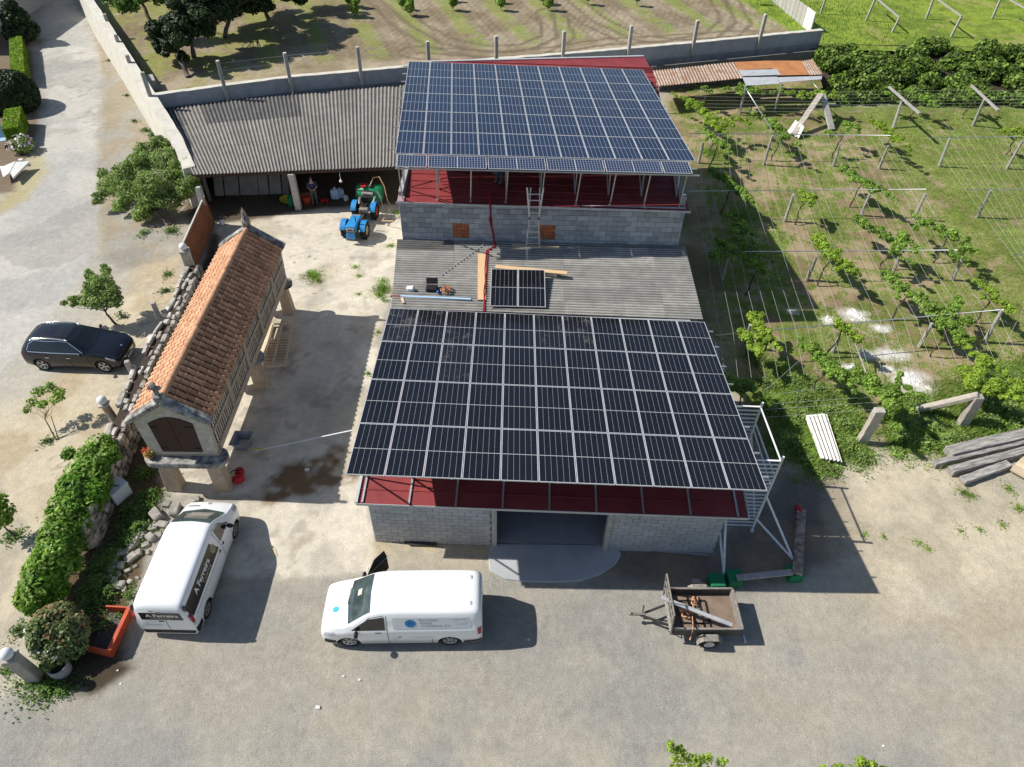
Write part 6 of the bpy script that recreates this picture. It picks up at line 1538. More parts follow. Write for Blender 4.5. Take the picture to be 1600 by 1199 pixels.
loc(lambda o: (o.box((-hw + .1, 0, .86), (.46, .46, .12), ch=.04), o.box((-hw - .14, 0, 1.08), (.1, .44, .4), ch=.04)), 'seat', M['black_plastic'])
loc(lambda o: (o.tube((hw - .62, 0, .8), (hw - .75, 0, 1.15), .025, 6), o.path([(hw - .75 + .05 * math.cos(a), .2 * math.sin(a), 1.17 + .18 * math.cos(a)) for a in [k * math.pi / 8 for k in range(17)]], .016, 6)), 'steering_wheel', M['black_plastic'])
loc(lambda o: o.tube((-hw + .05, .5, .9), (-hw - .2, .62, 1.3), .05, 8), 'pipe', M['cap'])
loc(lambda o: o.tube((-hw + .05, -.3, .9), (-hw - .05, -.25, 1.25), .05, 8), 'pipe', M['cap'])
loc(lambda o: (o.bar((-hw - .35, -.5, .6), (-hw - .35, -.5, 1.5), .05, .05), o.bar((-hw - .35, .5, .6), (-hw - .35, .5, 1.5), .05, .05), o.bar((-hw - .35, -.5, 1.5), (-hw - .35, .5, 1.5), .05, .05)), 'roll_bar', M['dark_steel'])
loc(lambda o: o.box((-hw + .55, .1, .8), (.3, .5, .25), ch=.03), 'gearbox', M['grey_steel'])
sp_c = mid + Vector((math.cos(hd), math.sin(hd), 0)) * (-hw - 1.2)
spr = thing('sprayer_tank', 'green drum-shaped sprayer tank mounted behind the blue tractor', 'sprayer', tuple(sp_c), hd)
R_ = Matrix.Rotation(math.pi / 2, 3, 'X')
loc(lambda o: o.lathe([(0, -.78), (.42, -.74), (.5, -.64), (.52, 0), (.5, .64), (.42, .74), (0, .78)], (0, 0, .95), 24, R=R_), 'tank', M['sprayer_green'], spr)
loc(lambda o: o.lathe([(.2, .46), (.2, .56), (0, .58)], (.1, .15, .95), 14), 'lid', M['black_plastic'], spr)
loc(lambda o: (o.bar((.3, -.5, .1), (.3, -.5, .9), .08, .08), o.bar((.3, .5, .1), (.3, .5, .9), .08, .08), o.bar((-.4, 0, .32), (.5, 0, .32), .9, .08), o.box((.5, .05, 1.1), (.3, .7, .3), ch=.04)), 'frame', M['grey_steel'], spr)
loc(lambda o: o.box((.2, -.25, 1.5), (.4, .3, .05)), 'red_valve', M['red_plastic'], spr)
m4 = TM[spr].inverted(); h0 = G(624, 316, 1.2)
loc(lambda o: o.path([(.2, .1, 1.45), (-.05, .3, 1.9), (-.1, .65, 1.95), (.1, .95, 1.5), (.3, 1.1, .7), (.35, 1.3, .3), m4 @ Vector((h0.x - 1.0, h0.y - .6, .3)), m4 @ Vector((h0.x - .3, h0.y - .9, .5))], .03, 7), 'hose', M['pale_wood'], spr)
loc(lambda o: o.path([(.4, .55, 1.3), (.55, .8, 1.0), (.5, .82, .5), (.42, .8, .2)], .04, 7), 'hose', M['cap'], spr)

# ================================================================== box trailer
RZ = .86
tq = [G(1054, 920, RZ), G(1141, 920, RZ), G(1154, 983, RZ), G(1049, 983, RZ)]     # back-left, back-right, front-right, front-left
tx = (tq[2] - tq[3]).normalized(); hd = math.atan2(tx.y, tx.x)
tc = sum(tq, Vector()) / 4; tl = thing('box_trailer', 'dark box trailer with mesh ramp and plywood floor on the gravel', 'trailer', (tc.x, tc.y, 0), hd)
LX, LY = (tq[2] - tq[3]).length, (tq[1] - tq[2]).length
hx_, hy_ = LX / 2, LY / 2
def T(fn, name, mat, parent=None, bevel=0.0):
    o = MB(); fn(o); return o.build(name, mat, parent or tl, world=False, bevel=bevel)
for sy in (-1, 1): T(lambda o: o.box((0, sy * hy_, .67), (LX, .04, .38)), 'side_board', M['dark_steel']); T(lambda o: o.box((0, sy * (hy_ + .0), RZ + .01), (LX + .06, .07, .05), ch=.01), 'top_rail', M['grey_steel'])
T(lambda o: o.box((hx_, 0, .67), (.04, LY - .04, .38)), 'tailboard', M['grey_steel']); T(lambda o: o.box((hx_ + .05, 0, RZ - .02), (.06, LY, .05), ch=.01), 'top_rail', M['grey_steel'])
T(lambda o: o.box((-hx_, 0, .67), (.04, LY - .04, .38)), 'headboard', M['dark_steel'])
T(lambda o: o.box((0, 0, .5), (LX - .05, LY - .05, .03)), 'plywood_floor', M['ply'])
T(lambda o: (o.bar((-hx_, 0, .42), (hx_, 0, .42), .6, .08), o.bar((0, -hy_ - .2, .32), (0, hy_ + .2, .32), .07, .07)), 'chassis', M['dark_steel'])
for sy in (-1, 1):
    R_ = Matrix.Rotation(-math.pi / 2 * sy, 3, 'X'); c = (.1, sy * (hy_ + .17), .29)
    t = MB(); t.lathe([(.17, -.08), (.26, -.08), (.29, -.05), (.29, .05), (.26, .08), (.17, .08)], c, 24, R=R_); w_ = t.build('wheel', M['black_rubber'], tl, world=False)
    m = MB(); m.lathe([(0, .05), (.06, .07), (.08, .03), (.14, .03), (.18, .085)], c, 18, R=R_); m.build('rim', M['rim'], w_, world=False)
    pts = [(.1 + a, b) for a, b in ((-.4, .3), (-.36, .52), (-.24, .63), (.24, .63), (.36, .52), (.4, .3))]; f_ = MB(); V = []
    for a, b in pts: V += [(a, sy * (hy_ + .05), b), (a, sy * (hy_ + .3), b), (a, sy * (hy_ + .3), b - .02), (a, sy * (hy_ + .05), b - .02)]
    f_.add(V, [(4 * k + e, 4 * k + 4 + e, 4 * k + 4 + (e + 1) % 4, 4 * k + (e + 1) % 4) for k in range(5) for e in range(4)]); f_.build('mudguard', M['grey_steel'], tl, world=False)
for y in (-.38, .38): T(lambda o: o.bar((-hx_, y, .42), (-hx_ - .95, 0, .44), .06, .06), 'drawbar', M['dark_steel'])
T(lambda o: (o.bar((-hx_ - .8, 0, .47), (-hx_ - 1.25, 0, .5), .08, .07), o.ball((-hx_ - 1.28, 0, .52), .07, 2)), 'coupling', M['grey_steel'])
T(lambda o: o.path([(-hx_ - .85, .12, .1), (-hx_ - .85, .12, .85)], .03, 8), 'jockey_wheel', M['grey_steel'])
T(lambda o: o.path([(-hx_ - .1, -.4, .5), (-hx_ - .35, -.5, .75), (-hx_ - .45, -.3, .45)], .02, 6), 'cable', M['black_plastic'])
# mesh ramp standing at the front
def ramp(o):
    zt = 1.75
    for y in (-hy_, hy_): o.bar((-hx_ - .06, y, .5), (-hx_ - .16, y, zt), .05, .05)
    for z in (.95, 1.35, zt): o.bar((-hx_ - .06 - .1 * (z - .5) / 1.25, -hy_, z), (-hx_ - .06 - .1 * (z - .5) / 1.25, hy_, z), .04, .04)
T(ramp, 'ramp_frame', M['grey_steel'])
for k in range(1, 6):
    y = -hy_ + LY * k / 6; T(lambda o: o.bar((-hx_ - .06, y, .88), (-hx_ - .16, y, 1.75), .03, .03), 'ramp_bar', M['grey_steel'])
T(lambda o: o.box((-hx_ - .09, -.1, .74), (.03, LY - .2, .3)), 'plank', M['old_wood'])
a_, b_ = G(1034, 934, 1.25), G(1144, 977, RZ + .05)
o = MB(); o.bar(a_, b_, .13, .05, ch=.005); o.build('grey_profile', M['zinc'], label='long grey metal profile laid diagonally across the box trailer', cat='metal profile')
fb_ = thing('bar_grid', 'dark welded bar frame lying on the trailer floor', 'bar frame', (tc.x, tc.y, 0), hd)
for a, b in (((-.75, .45), (.2, .45)), ((-.75, -.35), (.2, -.35)), ((-.72, .45), (-.72, -.7)), ((-.3, .45), (-.3, -.7)), ((.2, .45), (.2, -.6))):
    T(lambda o: o.bar((a[0], a[1], .54), (b[0], b[1], .54), .04, .04), 'bar', M['black_plastic'], fb_)
def tangle(name, c, r, n, mat, label, rad=.022, seed=1, cat='straps'):
    q = random.Random(seed); o = MB()
    for k in range(n):
        p = Vector(c) + Vector((q.uniform(-r, r) * .6, q.uniform(-r, r) * .6, q.uniform(0, r * .5))); pts = []
        a = q.uniform(0, 6.28); rr = q.uniform(.3, .8) * r
        for i in range(9):
            t = a + i * .8; pts.append(p + Vector((rr * math.cos(t), rr * math.sin(t), .5 * r * abs(math.sin(t * 1.7)))))
        o.path(pts, rad, 5)
    o.build(name, mat, label=label, cat=cat)
tangle('strap_tangle', tuple(G(1070, 957, .56)), .2, 6, M['straps'], 'tangle of pale orange straps on the trailer floor near the ramp', .03, 1)
tangle('strap_tangle', tuple(G(1083, 941, .56)), .14, 4, M['straps'], 'orange strap bundle beside the profile on the trailer floor', .026, 2)
o = MB(); o.path([G(1083, 945, .6), G(1082, 965, .62), G(1083, 982, RZ + .06), G(1078, 1000, .4)], .018, 6); o.build('hanging_strap', M['straps'], label='orange strap hanging over the trailer side board', cat='strap')
o = MB(); a_, b_ = G(1153, 950, .03), G(1161, 986, .03); o.bar(a_, b_, .04, .04); o.build('thin_rod', M['post_wood'], label='thin pale rod lying on the gravel behind the trailer', cat='rod')
o = MB(); a_, b_ = G(1162, 993, .03), G(1165, 1005, .03); o.bar(a_, b_, .04, .04); o.build('thin_rod', M['white_metal'], label='short white rod piece lying in the trailer shadow', cat='rod')
o = MB(); p = G(1090, 911); o.bar(p + Vector((-.2, .05, .06)), p + Vector((.1, .0, .1)), .14, .12, ch=.02); o.bar(p + Vector((.1, 0, .08)), p + Vector((.22, -.25, .06)), .13, .1, ch=.02); o.build('bent_block', M['plank_grey'], label='small bent grey piece on the ground behind the trailer', cat='debris')

# ================================================================== scaffold tower on the right of the front barn
SC = thing('scaffold_tower', 'pale metal scaffold tower with rungs beside the front barn', 'scaffold', (8.4, 16, 0))
n0, n1 = Vector((7.55, 15.3, 0)), Vector((8.98, 15.27, 0))
far_ = G(1190, 634, 4.1); f1 = Vector((far_.x, far_.y, 0)); f0 = f1 + (n0 - n1)
HT = 4.1
for a, b in ((n0, n1), (f0, f1)):
    for p in (a, b): o = MB(); o.tube(p, p + Vector((0, 0, HT + .15)), .045, 8); o.build('standard', M['white_metal'], SC)
    for k in range(19):
        z = .35 + k * .205; o = MB(); o.tube(a + Vector((0, 0, z)), b + Vector((0, 0, z)), .03, 6); o.build('rung', M['white_metal'], SC)
up = lambda z: Vector((0, 0, z))
for p, q in ((n1 + up(HT - .1), f1 + up(HT - .1)), (n1 + up(HT - .9), f1 + up(HT - .9)), (n1 + up(.5), f1 + up(2.6)), (n1 + up(2.6), f1 + up(.6)), (n0 + up(.6), f1 + up(.6)), (n0 + up(HT - .2), f0 + up(HT - .2)), (n1 + up(2.7), f1 + up(HT - 1.2))):
    o = MB(); o.tube(p, q, .032, 7); o.build('brace', M['white_metal'], SC)
w1, w2 = G(1239, 874, .25), G(1131, 896, .25)
for p, q in ((n1 + up(.75), w1), (n1 + up(2.1), w1), (n0 + up(.9), w2), (n0 + up(2.3), w2)):
    o = MB(); o.tube(p, q, .04, 8); o.build('outrigger', M['white_metal'], SC)
for p in (n0, n1, f0, f1): o = MB(); o.lathe([(.1, 0), (.11, .06), (.03, .12)], tuple(p), 10); o.build('foot', M['rim'], SC)
for (u, v), rz, lb in (((1121, 905), .05, 'left one of two adjoining green painted concrete weights'), ((1149, 899), .03, 'green painted concrete weight under the left plank end'), ((1243, 891), .1, 'green painted concrete weight under the stained beam')):
    p = G(u, v, .42); o = MB(); o.box((p.x, p.y, .21), (.5, .52, .42), rz=rz, ch=.025); o.build('concrete_weight', M['weight_green'], label=lb, cat='weight', group='green scaffold weights')
o = MB(); o.bar(G(1151, 903, .47), G(1238, 894, .47), .22, .06, ch=.008); o.build('grey_plank', M['plank_grey'], label='grey plank bridging the green concrete weights', cat='plank')
o = MB(); o.bar(G(1252, 796, .16), G(1246, 897, .48), .34, .1, ch=.012); o.build('stained_beam', M['stained'], label='brown-stained flaking beam resting on the right green weight', cat='beam')
p = G(1246, 800); o = MB(); o.ball((p.x, p.y, .14), (.14, .22, .14), 2); o.build('red_can', M['red_plastic'], label='small red can at the upper end of the stained beam', cat='can')
for i, (a, b) in enumerate((((1014, 857), (1110, 864)), ((1016, 860), (1108, 868)))):
    o = MB(); o.bar(G(*a, .06), G(*b, .06), .07, .06); o.build('metal_profile', M['galv'], label=('pale metal profile along the foot of the right block wall', 'second pale metal profile in front of the first at the wall foot')[i], cat='metal profile', group='metal profiles at the barn foot')
for i, (a, b) in enumerate((((632, 846), (668, 847)), ((640, 850), (682, 851)))):
    o = MB(); o.bar(G(*a, .06), G(*b, .06), .14, .08, ch=.01); o.build('dark_board', M['dark_steel'], label=('dark board lying at the foot of the left block wall', 'second dark board just in front at the left block wall')[i], cat='board')
for i, (u, v, r_) in enumerate(((497, 1106, .11), (562, 1063, .06), (537, 1057, .06), (826, 1000, .05), (189, 1069, .06), (184, 1048, .05), (1380, 1166, .06), (480, 735, .14), (424, 860, .0), (168, 112, .12), (388, 346, .12))):
    if r_ == 0: continue
    r_ *= .65
    p = G(u, v, 0); o = MB(); o.rock((p.x, p.y, r_ * .3), (r_ * 2, r_ * 1.5, r_), 900 + i); o.build('litter', M['white_bag'], label='small white scrap lying on the open ground', cat='litter', group='white scraps on the ground')
o = MB(); cq = [G(u, v, .02) for u, v in ((414, 855), (430, 857), (433, 868), (416, 866))]; o.slab(cq, .015); o.build('cardboard', M['pallet_wood'], label='small pale cardboard sheet in the shadow of the catering van', cat='cardboard')

# ================================================================== lying about on the lean-to roof
LZ = 3.64
ml = [G(766, 421, 4.0), G(850, 422, 3.99), G(853, 481, 3.68), G(765, 479, 3.7)]
ex = (ml[2] - ml[3]).normalized(); ey = (ml[0] - ml[3]).normalized(); wpx = (ml[2] - ml[3]).length / 2; hpx = (ml[0] - ml[3]).length
gmM, fmM = panel_meshes('loose', wpx - .02, hpx, M['pv_black'])
for i in range(2):
    t = thing('loose_solar_module', ('left one of two loose black solar panels on the lean-to roof', 'right one of two loose black solar panels on the lean-to roof')[i], 'solar panel', tuple(ml[3]), 0, 'loose solar panels on the lean-to roof')
    mtx = TM[t].inverted() @ frame(ml[3], ex, ey) @ Matrix.Translation(((i + .5) * wpx, hpx / 2, 0)); inst('panel_glass', gmM, t, mtx); inst('panel_frame', fmM, t, mtx)
def plank(a, b, w_, h_, mat, name, label, cat='plank', z=LZ): o = MB(); o.bar(G(*a, z), G(*b, z), w_, h_, ch=.004); return o.build(name, mat, label=label, cat=cat)
plank((753, 397), (753, 469), .36, .05, M['pale_wood'], 'pine_board', 'pale pine board lying lengthways left of the red cables', 'board')
plank((774, 417), (886, 427), .24, .05, M['pale_wood'], 'pine_board', 'pale pine board under the far edge of the loose panels', 'board', LZ + .22)
plank((790, 422), (870, 428), .3, .16, M['pallet_wood'], 'timber_block', 'timber packing under the loose panels', 'timber', LZ + .08)
plank((800, 384), (874, 388), .22, .07, M['pallet_wood'], 'short_plank', 'short plank at the foot of the aluminium ladder')
plank((626, 463), (736, 468), .1, .06, M['light_blue'], 'blue_profile', 'long pale blue profile along the lean-to gutter', 'profile')
plank((610, 463), (632, 464), .08, .05, M['hose_red'], 'red_bar', 'short red bar at the left end of the blue profile', 'bar')
plank((628, 466), (631, 474), .1, .07, M['pallet_wood'], 'wood_scrap', 'small wood scrap below the red bar', 'wood scrap')
p = G(642, 454, LZ); o = MB(); o.rock((p.x, p.y, LZ + .08), (.36, .26, .24), 41, lod=2); o.build('plastic_bag', M['white_bag'], label='crumpled white plastic bag on the lean-to roof', cat='bag')
p = G(675, 454, LZ); tb_ = thing('tool_bag', 'open black tool bag with blue cap on the lean-to roof', 'tool bag', tuple(p))
o = MB(); o.box(p + Vector((0, 0, .1)), (.5, .34, .22), ch=.04); o.build('bag', M['black_plastic'], tb_)
o = MB(); o.slab([p + Vector((-.25, .17, .22)), p + Vector((.25, .17, .22)), p + Vector((.25, .3, .45)), p + Vector((-.25, .3, .45))], .03); o.build('flap', M['black_plastic'], tb_)
o = MB(); o.ball(p + Vector((.28, -.2, .08)), .07, 2); o.build('blue_cap', M['logo_blue'], tb_)
tangle('copper_coil', tuple(G(696, 455, LZ)), .22, 8, M['copper'], 'tangle of copper-coloured clamps beside the tool bag', .02, 5, 'clamps')
o = MB(); a, b = G(690, 430, LZ + .03), G(757, 381, LZ + .05); n_ = 26
for k in range(n_):
    p0, p1 = a.lerp(b, k / n_), a.lerp(b, (k + .8) / n_); o.tube(p0, p1, .02, 5)
o.build('chain', M['wire'], label='pale chain stretched diagonally across the lean-to roof', cat='chain')
rc = thing('red_cable', 'bundle of red cables running down from the rear roof over the lean-to', 'cable', tuple(G(765, 330, 5)))
wy = 28.55
for k in range(4):
    o = MB(); q = random.Random(k); j = lambda: q.uniform(-.07, .07)
    pts = [GY(764, 300, 29.6) + Vector((j(), 0, .06)), GY(765, 320, 28.5) + Vector((j(), -.05, .05)), Vector((-1.12 + j(), 28.62, 4.9)), Vector((-1.0 + j(), 28.5, 4.3)), Vector((-.95 + j() * 2, 28.3, 3.7)), G(762, 392, LZ + .02) + Vector((j(), 0, 0)), G(760, 420, LZ + .02) + Vector((j(), 0, 0)), G(757, 455, LZ + .02) + Vector((j(), 0, 0)), G(757, 487, LZ + .0) + Vector((j(), 0, 0))]
    o.path(pts, .025, 6); o.build('cable', M['hose_red'], rc)
ld = thing('ladder', 'aluminium folding ladder leaning against the rear block wall', 'ladder', (.85, 28.4, LZ))
lx = lambda z, s: .85 + s * (.31 - .11 * (z - 3.64) / 1.5 if z < 5.14 else .2 + .15 * (z - 5.14) / 1.4)
ly = lambda z: 28.3 + .06 * (z - 3.64)
for s in (-1, 1):
    for za, zb, dx in ((3.64, 5.2, 0), (5.05, 6.6, 0)):
        o = MB(); o.bar((lx(za if za < 5 else 5.14, s), ly(za), za), (lx(zb if zb > 5.3 else 5.13, s), ly(zb), zb), .03, .07); o.build('stile', M['alu'], ld)
    o = MB(); o.bar((lx(6.6, s) - s * .12, ly(6.6) + .05, 5.3), (lx(6.6, s) - s * .16, ly(6.6) + .05, 6.58), .03, .05); o.build('stile', M['alu'], ld)
    o = MB(); o.box((lx(5.13, s), ly(5.13), 5.13), (.06, .1, .12)); o.build('hinge', M['black_plastic'], ld)
for z in (3.85, 4.15, 4.45, 4.75, 5.02, 5.4, 5.7, 6.0, 6.3):
    o = MB(); o.bar((lx(z, -1), ly(z), z), (lx(z, 1), ly(z), z), .045, .035); o.build('rung', M['alu'], ld)

# ================================================================== right-hand yard edge: granite posts, sheets, timber
def gpost(b, t, w_, d_, label, mat=None):
    B = G(*b); d = _ray(*t); k = (d.x * B.x + d.y * B.y) / (d.x**2 + d.y**2); tp = Vector((d.x * k, d.y * k, CAM_H + d.z * k))
    o = MB(); n_ = 6; V = []
    for i in range(n_ + 1):
        p = B.lerp(tp, i / n_)
        for a, b_ in ((-1, -1), (1, -1), (1, 1), (-1, 1)): V.append((p.x + a * w_ / 2 * rnd.uniform(.85, 1.08), p.y + b_ * d_ / 2 * rnd.uniform(.85, 1.08), p.z - .02))
    o.add(V, [(4 * i + e, 4 * i + (e + 1) % 4, 4 * i + 4 + (e + 1) % 4, 4 * i + 4 + e) for i in range(n_) for e in range(4)] + [(4 * n_, 4 * n_ + 1, 4 * n_ + 2, 4 * n_ + 3), (3, 2, 1, 0)])
    o.build('granite_post', mat or M['granite'], label=label, cat='stone post', bevel=.02); return tp
gpost((1345, 692), (1376, 640), .42, .3, 'thick rough granite post standing alone at the yard edge')
tp = gpost((1501, 666), (1530, 619), .4, .32, 'thick granite post carrying one end of a fallen pale beam', M['granite'])
o = MB(); o.bar(tp + Vector((-.05, 0, .05)), G(1432, 640, .12), .3, .22, ch=.04); o.build('fallen_beam', M['granite'], label='pale stone beam sloping down from the granite post into the grass', cat='stone beam')
fs = thing('sheet_stack', 'stack of white corrugated fibre cement sheets lying in the weeds', 'sheets', tuple(G(1283, 685)))
for k in range(3):
    c = [G(u + 2 * k, v, .12 + .07 * k) for u, v in ((1257, 650), (1288, 647), (1312, 722), (1282, 717))]; nw = 5.0
    def f(s, t): 
        a = s / nw; p = (c[0] * (1 - a) + c[1] * a) * (1 - t) + (c[3] * (1 - a) + c[2] * a) * t
        return (p.x, p.y, p.z + .05 * math.sin(2 * math.pi * s))
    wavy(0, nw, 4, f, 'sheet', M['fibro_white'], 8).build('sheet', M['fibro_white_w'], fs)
# timber pile
def beam(a, b, w_, h_, z, label, mat='old_wood'):
    A, B = G(*a, z), G(*b, z); o = MB(); x = (B - A).normalized(); B = B + x * 1.6 if b[0] >= 1598 else B
    hd_ = math.atan2(x.y, x.x); L = (B - A).length; m_ = (A + B) / 2; n_ = 10; V = []
    for i in range(n_ + 1):
        for p, q in ((-1, -1), (1, -1), (1, 1), (-1, 1)): V.append((-L / 2 + L * i / n_, p * w_ / 2 * rnd.uniform(.88, 1.06), q * h_ / 2 * rnd.uniform(.9, 1.05)))
    o.add(V, [(4 * i + e, 4 * i + (e + 1) % 4, 4 * i + 4 + (e + 1) % 4, 4 * i + 4 + e) for i in range(n_) for e in range(4)] + [(4 * n_, 4 * n_ + 1, 4 * n_ + 2, 4 * n_ + 3), (3, 2, 1, 0)])
    ob = o.build('timber_beam', M[mat], label=label, cat='timber', group='timber beams in the pile at the right edge', bevel=.02); ob.location = (m_.x, m_.y, z - h_ / 2); ob.rotation_euler = (0, 0, hd_)
beam((1484, 703), (1600, 676), .5, .4, .42, 'broad grey timber at the back of the pile')
beam((1461, 722), (1600, 689), .26, .26, .3, 'long split grey timber second from the back of the pile')
beam((1487, 733), (1600, 703), .36, .3, .32, 'long squared grey timber in the middle of the pile')
beam((1505, 749), (1578, 723), .34, .2, .28, 'short double timber at the front of the pile')
beam((1496, 712), (1600, 684), .3, .2, .2, 'half-hidden grey timber under the broad back timber')
for k in range(3):
    o = MB(); a, b = G(1581 + k * 7, 731 - k * 7, .2), G(1606 + k * 7, 745 - k * 6, .2); o.bar(a, b, .3, .12, ch=.01)
    o.build('pale_board', M['pallet_wood'], label=('front one', 'middle one', 'rear one')[k] + ' of three short pale boards at the right frame edge', cat='board', group='short pale boards by the timber pile')

# ================================================================== plants
def twig_path(o, a, b, r0, r1, wob, seed, n=5):
    q = random.Random(seed); a, b = Vector(a), Vector(b)
    pts = [a.lerp(b, i / n) + Vector((q.uniform(-wob, wob), q.uniform(-wob, wob), q.uniform(-wob, wob) * .5)) * (0 if i in (0, n) else 1) for i in range(n + 1)]
    o.path(pts, [r0 + (r1 - r0) * i / n for i in range(n + 1)], 7)
def tree(name, label, cat, base, fork, clumps, nleaf, size, mat, r0, seed, group=None, multi=1, up=.5, inner=.3, floor=None):
    base = Vector(base); t = thing(name, label, cat, tuple(base), 0, group)
    o = MB(); fork = Vector(fork); twig_path(o, base, fork, r0, r0 * .6, r0 * .5, seed)
    for k in range(1, multi): twig_path(o, base + Vector((.07 * k, .05, 0)), fork + Vector((.25 * k, .1 * k, .1)), r0 * .8, r0 * .45, r0 * .5, seed + k)
    o.build('trunk', M['bark'], t)
    b = MB()
    for i, c in enumerate(clumps): twig_path(b, fork, (c[0], c[1], c[2]), r0 * .32, r0 * .08, .12, seed + 10 + i, 4)
    b.build('limbs', M['bark'], t)
    leaves('crown', t, (clumps + split(clumps, 5, .5, seed)) if len(clumps) < 40 and cat != 'sapling' else clumps, nleaf, size, mat, seed, inner, floor, up); return t
def cl_px(lst): return [((lambda p: (p.x, p.y, p.z, r, r, r * k))(G(u, v, z))) for u, v, z, r, k in lst]
# big loose shrub by the shed
tree('fruit_shrub', 'big loose green shrub on the verge in front of the shed corner', 'shrub', G(262, 352), G(245, 330, .6),
     cl_px([(170, 292, 1.0, .75, .8), (196, 270, 1.3, .85, .8), (225, 252, 1.7, .9, .8), (255, 250, 1.9, .85, .8), (280, 272, 1.8, .8, .8), (287, 296, 1.5, .75, .8), (240, 285, 2.0, 1.0, .7), (205, 300, 1.3, .8, .7), (235, 312, 1.1, .85, .7), (268, 312, 1.1, .75, .7), (222, 333, .6, .6, .7), (250, 228, 2.1, .6, 1.0), (225, 238, 1.9, .7, .9), (268, 248, 2.1, .7, .9), (292, 262, 2.0, .65, .9), (300, 285, 1.7, .5, .9), (185, 285, 1.4, .8, .8), (160, 270, 1.1, .35, 1), (155, 310, .8, .4, .8), (190, 318, .7, .5, .8), (285, 245, 2.1, .35, 1.2)]), 34000, .085, M['leaf_bush'], .09, 21, multi=3, inner=.25, floor=.03)
tree('young_tree', 'young green tree leaning beside the dark estate car', 'tree', G(181, 507), G(165, 487, 1.0),
     cl_px([(150, 450, 1.9, .62, .8), (160, 440, 2.1, .5, .8), (135, 468, 1.6, .45, .7), (118, 470, 1.5, .32, .7), (172, 458, 1.8, .5, .8), (180, 470, 1.5, .38, .8), (152, 472, 1.6, .5, .7), (140, 430, 2.1, .25, 1.2), (165, 422, 2.3, .25, 1.2), (100, 474, 1.4, .18, .6)]), 8000, .075, M['leaf_bush'], .065, 23)
tree('sapling', 'thin forked sapling with sparse pale leaves on the sandy parking', 'sapling', G(88, 688), G(70, 655, .75),
     cl_px([(50, 628, 1.2, .25, .6), (42, 640, 1.1, .2, .6), (60, 612, 1.4, .28, .7), (78, 605, 1.6, .25, .8), (92, 612, 1.5, .25, .7), (85, 625, 1.3, .25, .6), (66, 632, 1.2, .22, .6), (95, 622, 1.3, .16, .6)]), 900, .075, M['leaf_vine'], .03, 24, multi=2)
tree('sapling', 'small leafy sapling cut by the left frame edge', 'sapling', G(27, 842), G(5, 822, .6), cl_px([(2, 800, 1.2, .45, .8), (-12, 815, 1.1, .4, .8), (-8, 785, 1.5, .4, .9), (8, 812, .9, .25, .8)]), 900, .1, M['leaf_vine'], .04, 25)
# laurel hedge along the stone wall
lh = [(158, 700, 1.35, .55, .8), (172, 712, 1.3, .4, .8), (140, 716, 1.3, .5, .8), (150, 730, 1.25, .55, .8), (128, 742, 1.3, .6, .8), (150, 752, 1.1, .55, .9), (115, 764, 1.3, .6, .8), (140, 772, 1.1, .55, .9), (105, 790, 1.3, .62, .8), (132, 796, 1.0, .55, .9), (98, 814, 1.25, .62, .8), (122, 820, 1.0, .5, .9), (90, 840, 1.25, .62, .8), (115, 844, .9, .5, .9), (82, 866, 1.25, .6, .8), (105, 870, .9, .5, .9), (70, 886, 1.2, .6, .8), (62, 905, 1.15, .55, .8), (92, 895, .9, .5, .9), (55, 922, 1.1, .55, .8), (80, 920, .8, .5, .9), (48, 940, 1.0, .45, .8), (110, 708, 1.3, .22, .8)]
lt_ = thing('laurel_hedge', 'dense bright green laurel hedge along the lower stone wall', 'hedge', tuple(G(115, 850)))
K = cl_px(lh); o = MB()
for c in K[::2]:
    o = MB(); twig_path(o, (c[0] + .1, c[1], 0), (c[0], c[1], c[2]), .035, .015, .05, int(c[1] * 10)); o.build('stem', M['bark'], lt_)
leaves('foliage', lt_, [(c[0] + math.sin(c[1] * 9) * .12, c[1], c[2] + .16 * math.sin(c[1] * 5.3), c[3] * (.85 + .25 * math.sin(c[1] * 7)), c[4], c[5]) for c in K] + split(K, 7, .4, 3), 36000, .1, M['leaf_laurel'], 31, .45, .03, .7, 2.0)
leaves('young_shoots', lt_, [(c[0], c[1], c[2] + .12, c[3] * .9, c[4] * .9, c[5]) for c in K], 5200, .085, M['leaf_vine'], 32, .9, .05, .9, 1.9)
rb = thing('round_bush', 'dark rounded bush with pale specks beside the globe pillar', 'bush', tuple(G(92, 1035)))
rk = cl_px([(85, 978, 1.0, .72, .9), (70, 1000, .85, .5, .9), (108, 985, .9, .6, .9), (90, 1010, .7, .6, .9), (60, 985, .9, .4, .9), (112, 1008, .6, .5, .9)])
o = MB(); b_ = G(92, 1035)
for c in rk:
    o = MB(); twig_path(o, b_, (c[0], c[1], c[2]), .04, .015, .04, int(c[0] * 50)); o.build('stem', M['bark'], rb)
leaves('foliage', rb, rk + split(rk, 5, .45, 3), 12000, .075, M['leaf_round'], 33, .5, .03, .6); leaves('reddish_leaves', rb, [rk[0], rk[2]], 700, .09, M['leaf_brown'], 34, .85, .03, .6); leaves('blossom', rb, [rk[1], rk[3], rk[4]], 150, .07, M['flower'], 35, .95)
